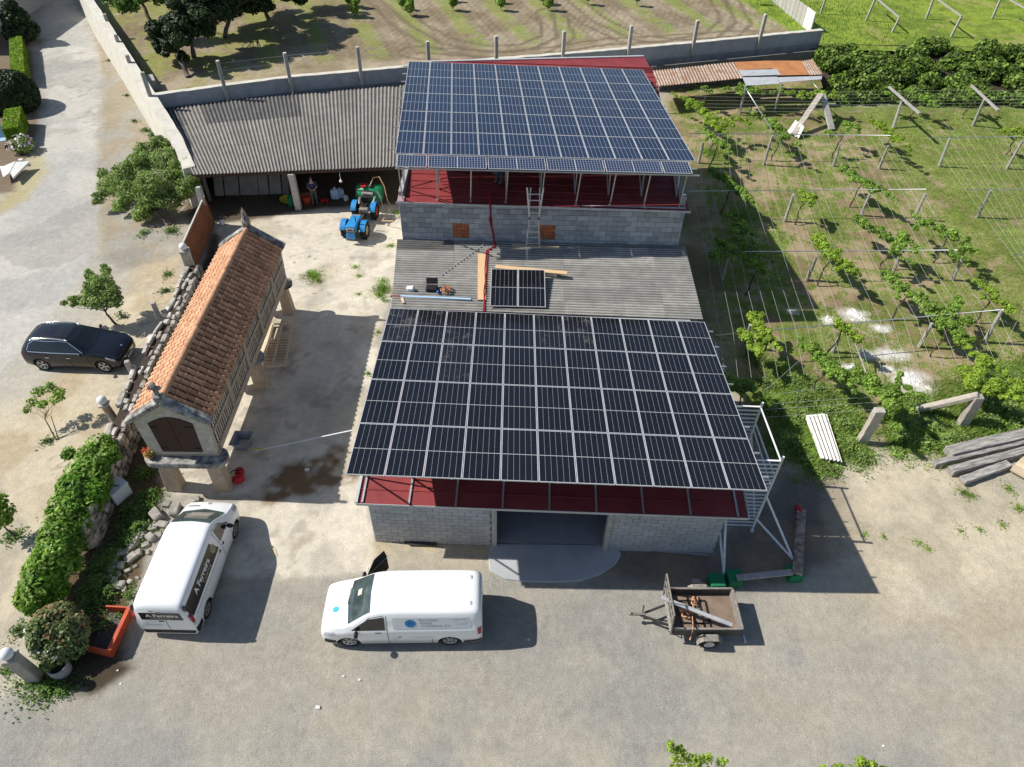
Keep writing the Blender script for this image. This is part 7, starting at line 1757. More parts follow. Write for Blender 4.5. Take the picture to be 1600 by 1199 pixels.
# bramble hedge on the bank
bt = thing('bramble_hedge', 'wide dark bramble-covered hedge below the bright meadow', 'hedge', (40, 58, 0))
q = random.Random(5); BK = []
for i in range(250):
    x = q.uniform(24.3, 72); y = q.uniform(55.2, 61.6); f = (y - 55) / 6.6; r = q.uniform(.6, 1.15)
    BK.append((x, y, .35 + 1.75 * f + q.uniform(-.25, .25), r * 1.0, r * .8, r * .7))
BK += [(24.2 + i * .8, 55.0 + q.uniform(-.3, .5), .35, .8, .6, .5) for i in range(58)]
leaves('foliage', bt, BK + split(BK, 3, .45, 9), 110000, .17, M['leaf_bramble'], 36, .45, .03, .4); leaves('dark_foliage', bt, BK, 9000, .2, M['leaf_dark'], 37, .2, .03, .2)
o = MB()
for i in range(40): o = MB(); c = BK[i]; twig_path(o, (c[0], c[1] - .6, .1), (c[0] + q.uniform(-1, 1), c[1], c[2] + .5), .03, .01, .2, i); o.build('stem', M['vine_bark'], bt)
# dark trees in the upper left garden
def dtree(b, f, cl, n, lb, seed, mat='leaf_tree', r=.2): tree('garden_tree', lb, 'tree', G(*b, TERR), G(*f, 3.2), split(cl_px(cl), 7, .5, seed), int(n * 2.0), .15, M[mat], r, seed, 'dark trees in the upper left garden', inner=.3, floor=TERR + .05)
dtree((236, 40), (222, 5), [(200, 0, 4.5, 1.3, .7), (180, 4, 4.2, .9, .7), (235, -8, 5, 1.5, .7), (260, -25, 5.6, 1.6, .7), (215, -22, 5.4, 1.4, .7)], 5000, 'garden tree nearest the road wall with a lit green crown', 41)
dtree((294, 121), (276, 76), [(250, 58, 3.4, .95, .9), (275, 62, 3.9, 1.2, .8), (262, 38, 4.3, 1.3, .8), (288, 30, 4.8, 1.5, .8), (310, 45, 4.0, 1.2, .8), (255, 78, 2.9, .6, .9), (285, 92, 2.6, .5, .9)], 9000, 'dark garden tree hanging low nearest the retaining wall', 42, 'leaf_dark')
dtree((303, 90), (298, 58), [(330, 20, 4.6, 1.6, .8), (350, -5, 5.4, 1.8, .8), (315, 0, 5.6, 1.7, .8), (385, -15, 5.6, 1.7, .7), (420, -30, 5.8, 1.8, .7), (300, -30, 6.5, 1.8, .7), (360, -45, 6.8, 2.0, .7)], 11000, 'broad dark garden tree casting shade over the field corner', 43, 'leaf_dark')
dtree((352, 60), (360, 20), [(370, 5, 4.6, 1.4, .8), (405, 0, 4.6, 1.5, .7), (390, -30, 5.6, 1.7, .8), (440, -25, 5.2, 1.5, .7), (340, 30, 3.8, .9, .8)], 6500, 'dark garden tree farthest right over the field corner', 44, 'leaf_dark')
dtree((420, 30), (410, 0), [(335, 12, 3.7, 1.4, .8), (372, 4, 3.9, 1.5, .8), (412, -8, 4.0, 1.6, .8), (452, -14, 4.1, 1.6, .7), (490, -30, 4.2, 1.4, .7), (350, -40, 5.2, 1.7, .7), (400, -50, 5.2, 1.8, .7), (450, -60, 5.2, 1.8, .7), (320, -20, 5, 1.5, .8)], 13000, 'garden tree whose crown passes beyond the top frame edge', 45, 'leaf_dark')
# young vines at the row ends of the field
fv = [(555, 22, .42), (548, 6, .5), (629, 10, .42), (641, 20, .45), (708, 12, .42), (703, -2, .4), (783, 12, .4), (775, 0, .35), (857, 12, .45), (848, 2, .5), (918, 3, .35), (995, 5, .32), (1183, 3, .3), (558, 8, .4), (544, -12, .45), (622, -8, .4), (698, -14, .4), (770, -14, .4), (842, -10, .4)]
for i, (u, v, r) in enumerate(fv):
    p = G(u, v + 5, TERR); t = thing('field_vine', '%s young bushy vine counted from the left at the field row ends' % ORD[i] if i < 20 else '', 'vine', tuple(p), 0, 'young vines at the row ends of the field')
    o = MB(); twig_path(o, p, p + Vector((0, 0, .7)), .035, .02, .04, i); o.build('stem', M['vine_bark'], t)
    leaves('foliage', t, [(p.x, p.y, TERR + .75, r, r, r * 1.1), (p.x + .1, p.y, TERR + 1.15, r * .7, r * .7, r * .7)], 800, .12, M['leaf_vine'], 200 + i)
# near foliage at the bottom edge
for i, (cl, lb) in enumerate((([(1062, 1180, 1.3, .22, 1.3), (1048, 1168, 1.6, .14, 1.6), (1085, 1190, 1.2, .22, 1.2), (1105, 1185, 1.3, .16, 1.4), (1128, 1190, 1.2, .14, 1.4), (1070, 1215, .9, .4, 1), (1115, 1215, .9, .3, 1)], 'bright green leafy shrub rising into the bottom frame edge, left of the other'), ([(1345, 1190, 1.3, .16, 1.5), (1362, 1196, 1.2, .14, 1.4), (1310, 1202, 1.1, .14, 1.4), (1285, 1203, 1.1, .12, 1.3), (1330, 1215, .9, .3, 1), (1385, 1205, 1.1, .14, 1.2), (1420, 1205, 1.1, .1, 1.2)], 'bright green leafy shrub at the bottom frame edge, right of the other'))):
    K = cl_px(cl); b = Vector((K[-1][0], K[-1][1], 0)); tree('leafy_shrub', lb, 'shrub', b, b + Vector((0, 0, .4)), K, 1700 if i == 0 else 1400, .06, M['leaf_vine_yellow'], .03, 51 + i, inner=.2)
# weeds: low leafy ground cover nobody could count
def weeds(name, spots, n, size, mat, seed, label):
    q = np.random.default_rng(seed); C = []
    w = np.array([s[2] ** 2 for s in spots]); w = w / w.sum()
    for (u, v, r, h), k in zip(spots, (w * n).astype(int)):
        p = G(u, v); a = q.uniform(0, 6.283, k); rr = r * .52 * np.abs(q.normal(0, 1, k)) * (1 + .4 * np.sin(a * 2 + u) + .3 * np.sin(a * 5 + v))
        C.append(np.stack([p.x + rr * np.cos(a), p.y + rr * np.sin(a), h * q.random(k) * np.exp(-(rr / r) ** 2) + .012], 1))
    C = np.concatenate(C); N = np.zeros_like(C); N[:, 2] = 1
    o = bpy.data.objects.new(name, leaf_mesh(name, C, N, size, mat, seed, 1.7, .3)); link(o); return props(o, label, 'weeds', None, 'stuff')
weeds('yard_weeds', [(490, 430, .55, .2), (497, 440, .4, .2), (482, 428, .35, .15), (555, 418, .35, .1), (560, 432, .3, .08), (597, 450, .6, .25), (592, 462, .5, .2), (598, 440, .4, .2), (600, 470, .35, .2), (560, 460, .25, .06), (590, 520, .25, .1), (570, 758, .2, .08), (588, 900, .3, .1), (575, 585, .3, .1), (610, 385, .4, .12), (620, 334, .4, .12)], 3600, .034, M['leaf_vine'], 61, 'tufts of green weeds along cracks in the courtyard')
weeds('verge_weeds', [(240, 772, .35, .3), (228, 780, .5, .3), (205, 800, .6, .25), (210, 820, .6, .2), (50, 1065, .6, .15), (75, 1075, .7, .2), (95, 1080, .5, .15), (15, 1045, .4, .12), (30, 985, .4, .1), (190, 495, .35, .3), (205, 935, .3, .4), (225, 800, .8, .35), (215, 830, .8, .35), (200, 850, .7, .3), (180, 870, .7, .35), (160, 890, .8, .4), (150, 920, .8, .4), (170, 930, .6, .35), (140, 950, .7, .3), (190, 960, .4, .2), (165, 980, .4, .2), (250, 730, .5, .2), (225, 740, .6, .3), (200, 640, .3, .1), (75, 690, .35, .12), (20, 838, .5, .15), (268, 362, .6, .2), (225, 365, .5, .15), (262, 430, .4, .12), (258, 455, .4, .1), (210, 190, .4, .1), (228, 205, .5, .2), (238, 212, .4, .2), (198, 150, .3, .1), (170, 95, .3, .1)], 16000, .05, M['leaf_tree'], 62, 'low weeds growing along the stone wall and verges')
weeds('lush_weeds', [(1235, 600, .9, .3), (1255, 625, 1.0, .35), (1275, 610, .8, .3), (1290, 640, .9, .35), (1310, 640, .8, .3), (1330, 625, .7, .3), (1320, 665, .8, .3), (1240, 650, .8, .3), (1235, 690, .8, .3), (1260, 720, .6, .25), (1275, 738, .6, .2), (1330, 700, .8, .35), (1345, 720, .6, .3), (1300, 735, .6, .2), (1405, 685, .8, .35), (1425, 670, .8, .35), (1440, 695, .8, .35), (1455, 670, .9, .35), (1475, 690, .8, .35), (1420, 640, .8, .3), (1500, 690, .8, .3), (1540, 660, .9, .4), (1570, 640, 1.0, .4), (1590, 660, .9, .4), (1545, 630, .9, .35), (1580, 600, 1.1, .5), (1460, 640, .8, .3), (1400, 705, .5, .2), (1205, 640, .7, .3), (1215, 700, .7, .25), (1190, 600, .7, .25)], 34000, .06, M['leaf_bush'], 63, 'lush green weeds overgrowing the vineyard edge')
q_ = np.random.default_rng(66); Pb = []
for u, v, r in [(1235, 600, 1.2), (1265, 620, 1.5), (1300, 640, 1.4), (1325, 660, 1.2), (1250, 690, 1.2), (1268, 730, .8), (1338, 708, .9), (1410, 690, 1.2), (1440, 680, 1.4), (1475, 690, 1.3), (1520, 665, 1.5), (1570, 640, 1.8), (1590, 600, 1.8), (1550, 620, 1.6), (1200, 640, 1.0), (1215, 700, .8), (490, 433, .5), (597, 455, .55), (1150, 340, 1.0), (1110, 240, .9), (1180, 560, .9)]:
    p = G(u, v); k = int(1500 * r * r / 1.4); a = q_.uniform(0, 6.283, k); rr = r * .55 * np.abs(q_.normal(0, 1, k)); Pb.append(np.stack([p.x + rr * np.cos(a), p.y + rr * np.sin(a), np.zeros(k)], 1))
blades('tall_grass', np.concatenate(Pb), .24, .016, M['grass'], 67, 'taller grass among the weeds at the vineyard edge', .7)
weeds('sand_tufts', [(1505, 770, .45, .12), (1515, 775, .35, .1), (1575, 765, .4, .15), (1590, 795, .4, .12), (1404, 715, .35, .2), (1500, 830, .25, .05), (1530, 828, .25, .05), (1435, 850, .3, .03), (1450, 858, .25, .03), (1380, 840, .2, .05), (1350, 835, .25, .05), (1565, 820, .3, .05), (1240, 752, .3, .1)], 2200, .032, M['leaf_vine'], 64, 'small green tufts on the sandy ground at the right')

# ================================================================== vineyard trellis
PH = 1.75
vpost = [((1226, 346), (1240, 304)), ((1260, 438), (1276, 400)), ((1345, 337), (1356, 312)), ((1428, 343), (1446, 303)), ((1526, 340), (1548, 298)), ((1392, 433), (1405, 402)), ((1488, 438), (1505, 400)), ((1301, 550), (1316, 516)), ((1436, 542), (1455, 508)), ((1538, 535), (1566, 485)),
         ((1193, 258), (1207, 212)), ((1302, 260), (1314, 224)), ((1373, 264), (1388, 228)), ((1467, 261), (1484, 217)), ((1573, 264), (1598, 220)), ((1155, 180), (1165, 138)), ((1209, 177), (1221, 135)), ((1128, 437), (1136, 405)), ((1109, 344), (1116, 320)), ((1161, 545), (1168, 522)), ((1091, 255), (1096, 236)), ((1602, 475), (1620, 430))]
where = {0: 'in the second wire row, nearest the rear barn shadow', 1: 'in the third wire row, right of the barn shadow', 2: 'short one in the second wire row', 3: 'in the middle of the second wire row', 4: 'with a pale top at the right of the second wire row', 5: 'in the third wire row among dense leaves', 6: 'dark one at the right end of the third wire row', 7: 'in the front wire row by the white lime heaps', 8: 'in the middle of the front wire row', 9: 'holding the right end of the front cross pipe', 10: 'under the rear cross pipe, nearest the barn', 11: 'in the rear wire row, second of five', 12: 'dark one in the rear wire row, third of five', 13: 'pale one in the rear wire row, fourth of five', 14: 'on a pale stone at the right of the rear wire row', 15: 'left one before the tin shed', 16: 'right one before the tin shed', 17: 'standing in the barn shadow beside the lean-to', 18: 'darkest one close to the rear barn wall', 19: 'in shade at the left end of the front wire row', 20: 'hidden one under the rear array edge', 21: 'cut by the right frame edge'}
TOP = []
for i, (b, t) in enumerate(vpost):
    B = G(*b); d = _ray(*t); k = (d.x * B.x + d.y * B.y) / (d.x**2 + d.y**2); tp = Vector((d.x * k, d.y * k, CAM_H + d.z * k)); tp.z = min(max(tp.z, 1.45), 2.1); TOP.append(tp)
    o = MB(); o.path([B + Vector((0, 0, -.05)), B.lerp(tp, .5) + Vector((rnd.uniform(-.02, .02), 0, 0)), tp], [.1, .09, .08], 7, sm=False)
    o.build('vine_post', M['post_wood'], label='grey vine post ' + where[i], cat='vine post', group='posts of the vine trellis')
for (b, t, c0, c1), lb in ((((1395, 201), (1411, 152), (1389, 136), (1437, 178)), 'T-shaped timber post left of the other below the bramble hedge'), (((1520, 197), (1538, 156), (1518, 134), (1560, 173)), 'T-shaped timber post right of the other below the bramble hedge')):
    B = G(*b); t_ = thing('tee_post', lb, 'vine post', tuple(B)); tp = G(*t, 2.0); o = MB(); o.path([B, tp], [.12, .09], 7, sm=False); o.build('shaft', M['post_wood'], t_)
    o = MB(); o.bar(G(*c0, 2.05), G(*c1, 2.05), .17, .12, ch=.01); o.build('crossbar', M['plank_grey'], t_)
pipes = [((1078, 209), (1392, 212), 'rear cross pipe of the trellis'), ((1074, 299), (1447, 296), 'second cross pipe of the trellis'), ((1096, 394), (1500, 391), 'third cross pipe of the trellis'), ((1118, 524), (1568, 484), 'front cross pipe of the trellis, slanting'), ((1452, 216), (1640, 213), 'short rear cross pipe at the right frame edge'), ((1508, 297), (1680, 296), 'middle cross pipe at the right frame edge'), ((1581, 398), (1700, 396), 'lower cross pipe at the right frame edge')]
PL = []
for a, b, lb in pipes:
    A, B = G(*a, PH), G(*b, PH); PL.append((A, B)); o = MB(); o.tube(A, B, .026, 7); o.build('cross_pipe', M['galv'], label='thin grey ' + lb, cat='pipe', group='cross pipes of the vine trellis')
tw = thing('trellis_wires', 'parallel wires of the vine trellis strung between the cross pipes', 'trellis wires', tuple(PL[1][0]))
NWI = 24
for i in range(NWI):
    s = (i + .4) / NWI; pts = [PL[r][0].lerp(PL[r][1], s) for r in range(4)]
    d = (pts[3] - pts[2]).normalized(); pts.append(pts[3] + d * 2.6 + Vector((0, 0, -.5)))
    p2 = []
    for j in range(len(pts) - 1):
        p2 += [pts[j], pts[j].lerp(pts[j + 1], .5) + Vector((0, 0, -.03))]
    p2.append(pts[-1]); o = MB(); o.path([p + Vector((0, 0, .03)) for p in p2], .0065, 4, cap=False); o.build('wire', M['wire'], tw)
tw2 = thing('trellis_wires', 'parallel wires of the right-hand trellis bay at the frame edge', 'trellis wires', tuple(PL[4][0]))
for i in range(13):
    s = i / 13; pts = [PL[r][0].lerp(PL[r][1], s) + Vector((0, 0, .03)) for r in (4, 5, 6)]; pts.append(pts[2] + (pts[2] - pts[1])); pts.insert(0, G(1425 + i * 15, 185, PH)) if i % 2 else None
    o = MB(); o.path(pts, .0065, 4, cap=False); o.build('wire', M['wire'], tw2)
tw3 = thing('trellis_wires', 'horizontal wires strung in front of the tin shed and bramble hedge', 'trellis wires', tuple(G(1200, 150, PH)))
for k in range(7):
    o = MB(); o.path([G(1085, 140 + k * 5.6, PH), G(1300, 143 + k * 5.4, PH), G(1680, 141 + k * 4.6, PH)], .008, 4, cap=False); o.build('wire', M['wire'], tw3)
tw4 = thing('trellis_wires', 'low wires running from the scaffold side across the weeds', 'trellis wires', tuple(G(1250, 625, 1)))
for a, b in (((1188, 619), (1340, 600)), ((1190, 632), (1370, 620)), ((1195, 640), (1380, 628)), ((1200, 652), (1370, 640)), ((1316, 505), (1187, 618)), ((1326, 510), (1480, 570)), ((1600, 480), (1540, 600))):
    o = MB(); o.path([G(*a, 1.1), G(*b, 1.1)], .009, 4, cap=False); o.build('wire', M['wire'], tw4)
for a, b, za, zb, lb in (((1326, 510), (1356, 590), 1.7, .6, 'thin pale prop slanting down before the front wire row'), ((1165, 138), (1207, 205), 1.8, 1.75, 'pale pipe from the tin shed down to the rear cross pipe'), ((1267, 127), (1282, 143), 2.0, 1.7, 'short pale pipe at the right end of the tin shed')):
    o = MB(); o.tube(G(*a, za), G(*b, zb), .035, 7); o.build('prop', M['post_wood'] if 'prop' in lb else M['galv'], label=lb, cat='prop')
ls = thing('leaning_sheet', 'pale corrugated sheet and slab leaning together under the vines', 'sheets', tuple(G(1240, 215)))
a, b = G(1283, 147, 1.9), G(1240, 210, .25)
o = MB(); o.bar(a, b, .42, .14, ch=.03); o.build('slab', M['granite'], ls); o = MB(); o.bar(G(1285, 147, 1.8), G(1300, 203, .1), .5, .12, ch=.03); o.build('slab', M['post_conc'], ls)
c = [G(1243, 188, .75), G(1257, 198, .7), G(1248, 216, .15), G(1230, 206, .2)]
def f(s, t): 
    p = (c[0] * (1 - s / 4) + c[1] * (s / 4)) * (1 - t) + (c[3] * (1 - s / 4) + c[2] * (s / 4)) * t; return (p.x, p.y, p.z + .04 * math.sin(2 * math.pi * s))
wavy(0, 4, 3, f, 'sheet', M['fibro_white'], 7).build('sheet', M['fibro_white'], ls)
for i, ((u, v), r) in enumerate((((1238, 487), .33), ((1293, 500), .38), ((1338, 492), .55), ((1376, 512), .38), ((1358, 555), .36), ((1393, 553), .5), ((1326, 574), .34), ((1386, 578), .3), ((1424, 596), .75), ((1420, 585), .5), ((1425, 652), .4))):
    p = G(u, v); o = MB(); r *= .6; n_ = 30
    gx, gy = np.meshgrid(np.linspace(-1.5, 1.5, n_), np.linspace(-1.5, 1.5, n_), indexing='ij')
    h = np.exp(-(gx ** 2 / 1.3 + gy ** 2) * 1.6) * .16 * r + (vnoise(gx * r + p.x, gy * r + p.y, .3, 310 + i, 5, .75) - .5) * .2 - .06
    o.add([(p.x + gx[a_, b_] * r, p.y + gy[a_, b_] * r, max(-.08, h[a_, b_] + .03)) for a_ in range(n_) for b_ in range(n_)], [(a_ * n_ + b_, (a_ + 1) * n_ + b_, (a_ + 1) * n_ + b_ + 1, a_ * n_ + b_ + 1) for a_ in range(n_ - 1) for b_ in range(n_ - 1)])
    o.build('lime_heap', M['lime'], label=('flat white lime heap at the edge of the barn shadow', 'slim white lime heap below the barn shadow corner', 'rounded white lime heap under the vine wires', 'white lime heap right of the rounded one', 'small white lime heap left of the twin heaps', 'white lime heap between two vine rows', 'faint white lime heap left of a leafy vine', 'small faint white lime heap by the dark prop', 'largest white lime heap near the front vine posts', 'white lime heap touching the largest heap', 'white heap at the buried end of the fallen beam')[i], cat='lime heap', group='white lime heaps in the vineyard')
# vines: trunk from the ground, arms along the wires, leaves
vines = [([(1072, 158), (1092, 166), (1108, 182), (1122, 200), (1140, 190), (1160, 186)], 1.0, 'thick vine climbing at the rear barn corner'), ([(1112, 212), (1122, 222), (1130, 232)], .7, 'short vine hanging below the rear corner vine'),
    ([(1148, 141), (1165, 138), (1185, 142), (1200, 143)], .6, 'vine strip along the left front of the tin shed'), ([(1225, 143), (1245, 148), (1268, 146), (1290, 148), (1315, 152)], .65, 'vine strip along the right front of the tin shed'),
    ([(1203, 188), (1214, 198), (1222, 212), (1232, 218)], .75, 'pale vine beside the leaning corrugated sheet'), ([(1120, 272), (1138, 282), (1142, 293), (1160, 300), (1168, 303)], .75, 'vine right of the rear array corner'),
    ([(1248, 300), (1262, 308), (1270, 322)], .65, 'vine at the second cross pipe near the barn shadow'), ([(1315, 262), (1332, 272), (1348, 282), (1362, 292), (1378, 298)], .75, 'vine in the middle between rear and second wire rows'),
    ([(1300, 212), (1318, 208), (1332, 198)], .55, 'thin vine on the rear cross pipe'), ([(1368, 190), (1385, 200), (1395, 212), (1408, 224)], .6, 'sparse yellowish vine near the left T-shaped post'), ([(1400, 150), (1420, 142), (1440, 152), (1452, 158)], .75, 'vine spread on the left T-shaped post'),
    ([(1510, 152), (1525, 148), (1540, 147)], .6, 'vine on the right T-shaped post'), ([(1575, 206), (1595, 203), (1610, 210)], .6, 'vine at the right frame edge on the rear pipe'), ([(1340, 344), (1362, 352), (1382, 362), (1400, 376), (1412, 372), (1402, 395)], .85, 'long vine between second and third wire rows'),
    ([(1442, 345), (1465, 358), (1485, 366), (1505, 380), (1497, 400)], .75, 'vine left of the dark third-row post'), ([(1278, 368), (1286, 385), (1300, 402), (1320, 412), (1336, 420)], .85, 'dense vine at the third-row post by the shadow'), ([(1386, 432), (1402, 445), (1420, 455), (1438, 464)], .75, 'vine below the third cross pipe'),
    ([(1448, 478), (1465, 492), (1472, 505), (1485, 510), (1510, 522), (1493, 478), (1480, 490)], .85, 'dense vine on the front cross pipe'), ([(1540, 452), (1555, 458), (1560, 470)], .6, 'small vine above the end of the front pipe'), ([(1262, 546), (1280, 554), (1296, 568), (1306, 582), (1325, 592)], .85, 'vine left of the slanting prop'),
    ([(1340, 588), (1356, 596), (1368, 606), (1392, 612), (1400, 635), (1385, 650), (1405, 595)], .9, 'broad vine beside the largest lime heap'), ([(1538, 562), (1532, 582), (1526, 598), (1550, 604), (1575, 612), (1600, 608)], .95, 'large vine behind the granite post with the beam'), ([(1118, 398), (1140, 390), (1150, 372), (1158, 352), (1165, 385), (1172, 392)], 1.0, 'dark vine in the barn shadow beside the lean-to'),
    ([(1172, 408), (1185, 416), (1198, 424)], .55, 'lit vine tip at the edge of the barn shadow'), ([(1178, 488), (1182, 505), (1190, 520), (1205, 526), (1165, 530), (1182, 540)], .8, 'yellow-green vine at the left end of the front row'), ([(1135, 590), (1150, 600), (1165, 610), (1180, 604)], .7, 'shaded vine beside the scaffold tower'), ([(1090, 130), (1105, 140)], .6, 'small vine under the tin shed corner'), ([(1330, 520), (1318, 510), (1308, 512)], .4, 'small vine on the front-row post')]
for i, (pl, r, lb) in enumerate(vines):
    P_ = [G(u, v, PH - .05) for u, v in pl]; m_ = P_[len(P_) // 2]; b = Vector((m_.x - .3, m_.y - .2, 0))
    t = thing('grape_vine', lb, 'vine', tuple(b), 0, 'grape vines on the trellis')
    o = MB(); twig_path(o, b, m_, .05, .03, .1, 400 + i)
    o.build('trunk', M['vine_bark'], t); o = MB(); o.path([p + Vector((0, 0, -.02)) for p in P_], .02, 5); o.build('arm', M['vine_bark'], t)
    K = []; q = random.Random(700 + i)
    for j in range(len(P_) - 1):
        for s in (0, .33, .66): p = P_[j].lerp(P_[j + 1], s); rr = r * q.uniform(.16, .4); K.append((p.x + q.uniform(-.15, .15), p.y + q.uniform(-.15, .15), p.z + q.uniform(-.2, .22), rr, rr, rr * .7))
    wd = Vector((.42, -.9, 0))
    for j in range(int(len(P_) * 3.2)):
        p = q.choice(P_); L = q.uniform(.3, 1.1) * r * 1.3; sg = q.choice((-1, 1)); dv = (wd if q.random() < .6 else Vector((q.uniform(-1, 1), q.uniform(-1, 1), 0))) * sg
        for e in (.45, .8, 1.1): pp = p + dv * L * e; K.append((pp.x, pp.y, pp.z + q.uniform(-.15, .12), .15, .15, .1))
    n = int(330 * len(K) * r * .34); leaves('foliage', t, K, n, .085, M['leaf_vine'] if i % 3 else M['leaf_vine_yellow'], 800 + i, .3, .1, .6, 1.25)
# pergola posts and rails on the meadow
mp = [(((1282, 22), (1291, -4)), None, 'leftmost thin post on the meadow'), (((1353, 33), (1368, -2)), None, 'second post from the left on the meadow'), (((1394, 51), (1405, 29)), ((1371, -1), (1405, 29)), 'meadow post with a rail, nearest the hedge on the left'), (((1447, 30), (1459, -2)), None, 'middle upright post on the meadow'), (((1486, 58), (1502, 27)), ((1466, 0), (1502, 27)), 'meadow post with a rail, nearest the hedge in the middle'), (((1550, 30), (1564, -2)), None, 'right upright post on the meadow'), (((1602, 48), (1612, 20)), ((1578, 0), (1612, 20)), 'meadow post with a rail at the right frame edge')]
for (b, t), rail, lb in mp:
    B = G(*b, TERR); d = _ray(*t); k = (d.x * B.x + d.y * B.y) / (d.x**2 + d.y**2); tp = Vector((d.x * k, d.y * k, CAM_H + d.z * k)); tt_ = thing('meadow_post', lb, 'post', tuple(B), 0, 'posts on the meadow')
    o = MB(); o.bar(B, tp, .16, .16, ch=.01, up=(0, 1, 0)); o.build('shaft', M['post_conc'], tt_)
    if rail: o = MB(); o.bar(G(*rail[0], tp.z + .06), tp + Vector((0, 0, .06)), .12, .1); o.build('rail', M['plank_grey'], tt_)

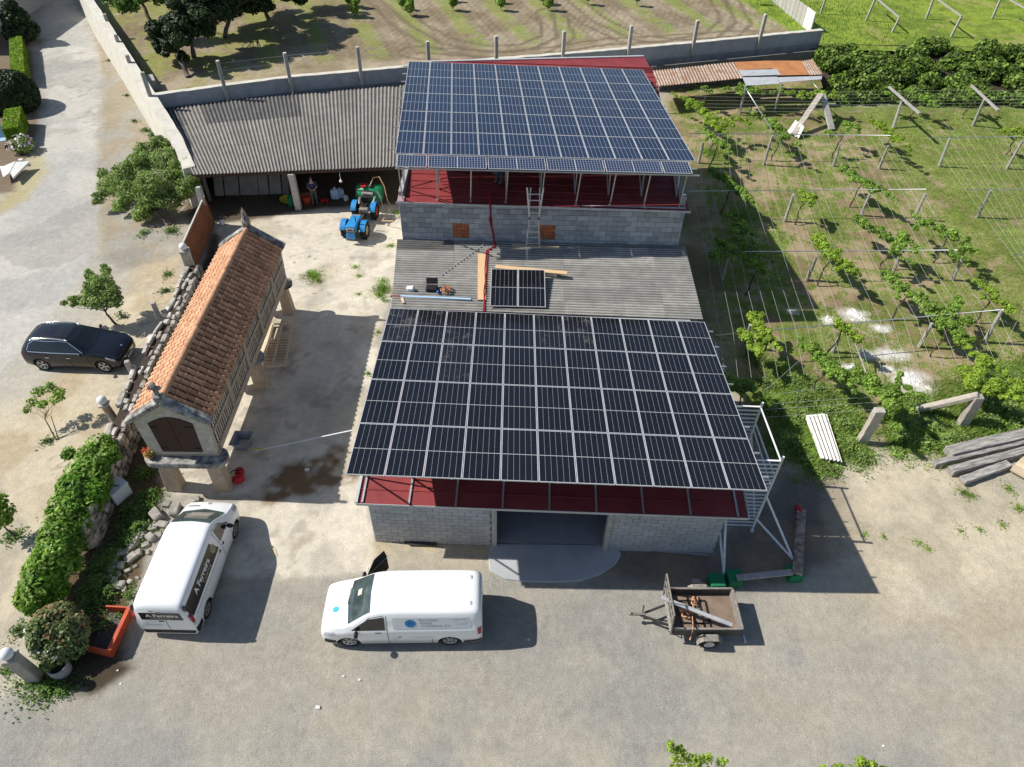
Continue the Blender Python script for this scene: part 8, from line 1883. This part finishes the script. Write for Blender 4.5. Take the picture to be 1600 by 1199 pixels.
# ================================================================== people
def skin(name, bones, parent, mat, sub=2):
    """bones: {joint: (pos, radius, parent joint)}; one continuous skinned surface"""
    keys = list(bones); idx = {k: i for i, k in enumerate(keys)}
    me = bpy.data.meshes.new(name); me.from_pydata([bones[k][0] for k in keys], [(idx[k], idx[bones[k][2]]) for k in keys if bones[k][2]], [])
    o = bpy.data.objects.new(name, me); link(o); o.parent = parent; me.materials.append(mat)
    o.modifiers.new('skin', 'SKIN'); 
    if not me.skin_vertices: me.skin_vertices.new() if hasattr(me.skin_vertices, 'new') else None
    for i, k in enumerate(keys):
        r = bones[k][1]; r = r if isinstance(r, tuple) else (r, r); sv = me.skin_vertices[0].data[i]; sv.radius = r; sv.use_root = (bones[k][2] is None)
    md = o.modifiers.new('sub', 'SUBSURF'); md.levels = md.render_levels = sub
    return o
def person(label, loc, rz, J, shirt, trousers, cap=None):
    t = thing('person', label, 'person', tuple(loc), rz)
    B = {'pelvis': (J['pelvis'], (.15, .11), None), 'waist': (J['waist'], (.135, .1), 'pelvis'), 'chest': (J['chest'], (.17, .12), 'waist'), 'neck': (J['neck'], .06, 'chest'), 'head0': (J['head0'], (.075, .085), 'neck'), 'head': (J['head'], (.085, .1), 'head0')}
    hd = Vector(J['head']); fw = Vector(J.get('face', (0, -1, 0))).normalized()
    B['nose'] = (tuple(hd + fw * .115 - Vector((0, 0, .02))), .014, 'head')
    for s, S_ in ((-1, 'l'), (1, 'r')):
        for a, b, r in (('sh', 'chest', .075), ('el', 'sh', .05), ('wr', 'el', .034), ('ha', 'wr', (.04, .026))): B[a + S_] = (J[a + S_], r, b if b == 'chest' else b + S_)
        h = Vector(J['ha' + S_]); d = (h - Vector(J['wr' + S_])).normalized(); sd = d.cross(Vector((0, 0, 1))).normalized()
        for k, (o_, L) in enumerate(((-.03, .065), (-.01, .08), (.012, .075), (.032, .055))):
            p1 = h + sd * o_ + d * L * .6; p2 = h + sd * o_ + d * L * .95 + Vector((0, 0, -.025))
            B['f%d1%s' % (k, S_)] = (tuple(p1), .0095, 'ha' + S_); B['f%d2%s' % (k, S_)] = (tuple(p2), .0085, 'f%d1%s' % (k, S_))
        B['th' + S_] = (tuple(h + sd * .05 * -s + d * .01), .011, 'wr' + S_)
        for a, b, r in (('hi', 'pelvis', .095), ('kn', 'hi', .062), ('an', 'kn', .042), ('to', 'an', (.045, .035))): B[a + S_] = (J[a + S_], r, b if b == 'pelvis' else b + S_)
    skin('body', B, t, M['skin'])
    g = lambda ks, ex: {k: (B[k][0], tuple(x + ex for x in (B[k][1] if isinstance(B[k][1], tuple) else (B[k][1],) * 2)), B[k][2] if B[k][2] in ks else None) for k in ks}
    skin('shirt', g(['chest', 'waist', 'pelvis', 'shl', 'shr', 'ell', 'elr'], .022) | {'chest': (B['chest'][0], (.195, .145), None), 'waist': (B['waist'][0], (.165, .13), 'chest'), 'pelvis': (B['pelvis'][0], (.17, .13), 'waist')}, t, shirt)
    skin('trousers', g(['pelvis', 'hil', 'hir', 'knl', 'knr', 'anl', 'anr'], .018), t, trousers)
    for S_ in 'lr':
        a, b = Vector(J['an' + S_]), Vector(J['to' + S_]); o = MB(); o.ball(tuple(a.lerp(b, .55) + Vector((0, 0, -.03))), (.055, .14, .05), 2); o.build('shoe', M['black_plastic'], t, world=False)
    o = MB(); o.ball(tuple(hd - fw * .02 + Vector((0, 0, .045))), (.1, .112, .085), 2); o.build('hair', cap or M['hair'], t, world=False)
    for s in (-1, 1):
        e = hd + fw * .098 + fw.cross(Vector((0, 0, 1))) * .034 * s + Vector((0, 0, .012)); o = MB(); o.ball(tuple(e), .011, 1); o.build('eye', M['black_plastic'], t, world=False)
    return t
stand = dict(pelvis=(0, 0, .95), waist=(0, 0, 1.1), chest=(0, .01, 1.32), neck=(0, .0, 1.49), head0=(0, -.01, 1.57), head=(0, -.02, 1.66), hil=(-.1, 0, .9), knl=(-.11, -.03, .5), anl=(-.12, 0, .09), tol=(-.13, -.16, .04), hir=(.1, 0, .9), knr=(.11, -.02, .5), anr=(.12, .02, .09), tor=(.14, -.14, .04),
    shl=(-.2, .01, 1.42), ell=(-.27, .02, 1.14), wrl=(-.12, -.2, 1.06), hal=(-.04, -.25, 1.06), shr=(.2, .01, 1.42), elr=(.27, .02, 1.14), wrr=(.1, -.22, 1.04), har=(.02, -.26, 1.04), face=(.2, -1, -.1))
pp_ = G(493, 319); person('person in dark blue top and grey trousers standing in the shed beside the white column', (pp_.x, pp_.y, 0), .15, stand, M['cloth_blue'], M['cloth_grey'])
crouch = dict(pelvis=(0, .1, .72), waist=(0, .08, .86), chest=(0, -.05, 1.05), neck=(0, -.14, 1.18), head0=(0, -.19, 1.24), head=(0, -.24, 1.3), hil=(-.1, .08, .68), knl=(-.14, -.22, .42), anl=(-.12, .02, .09), tol=(-.13, -.14, .04), hir=(.1, .08, .68), knr=(.13, -.2, .42), anr=(.12, .06, .09), tor=(.13, -.1, .04),
    shl=(-.19, -.06, 1.12), ell=(-.26, -.22, .95), wrl=(-.16, -.4, 1.1), hal=(-.14, -.46, 1.16), shr=(.19, -.06, 1.12), elr=(.27, -.2, .95), wrr=(.16, -.4, 1.1), har=(.14, -.46, 1.16), face=(0, -1, .3))
YP = 30.25; rp_ = GY(778, 287, YP); zz = TR.translation; xl = rp_.x + 5.3; yb = YP - 28.8
person('person in grey trousers working half hidden under the rear solar array', (rp_.x, YP, rz_r(xl, yb) + .03), 2.4, crouch, M['cloth_grey'], M['cloth_grey'])
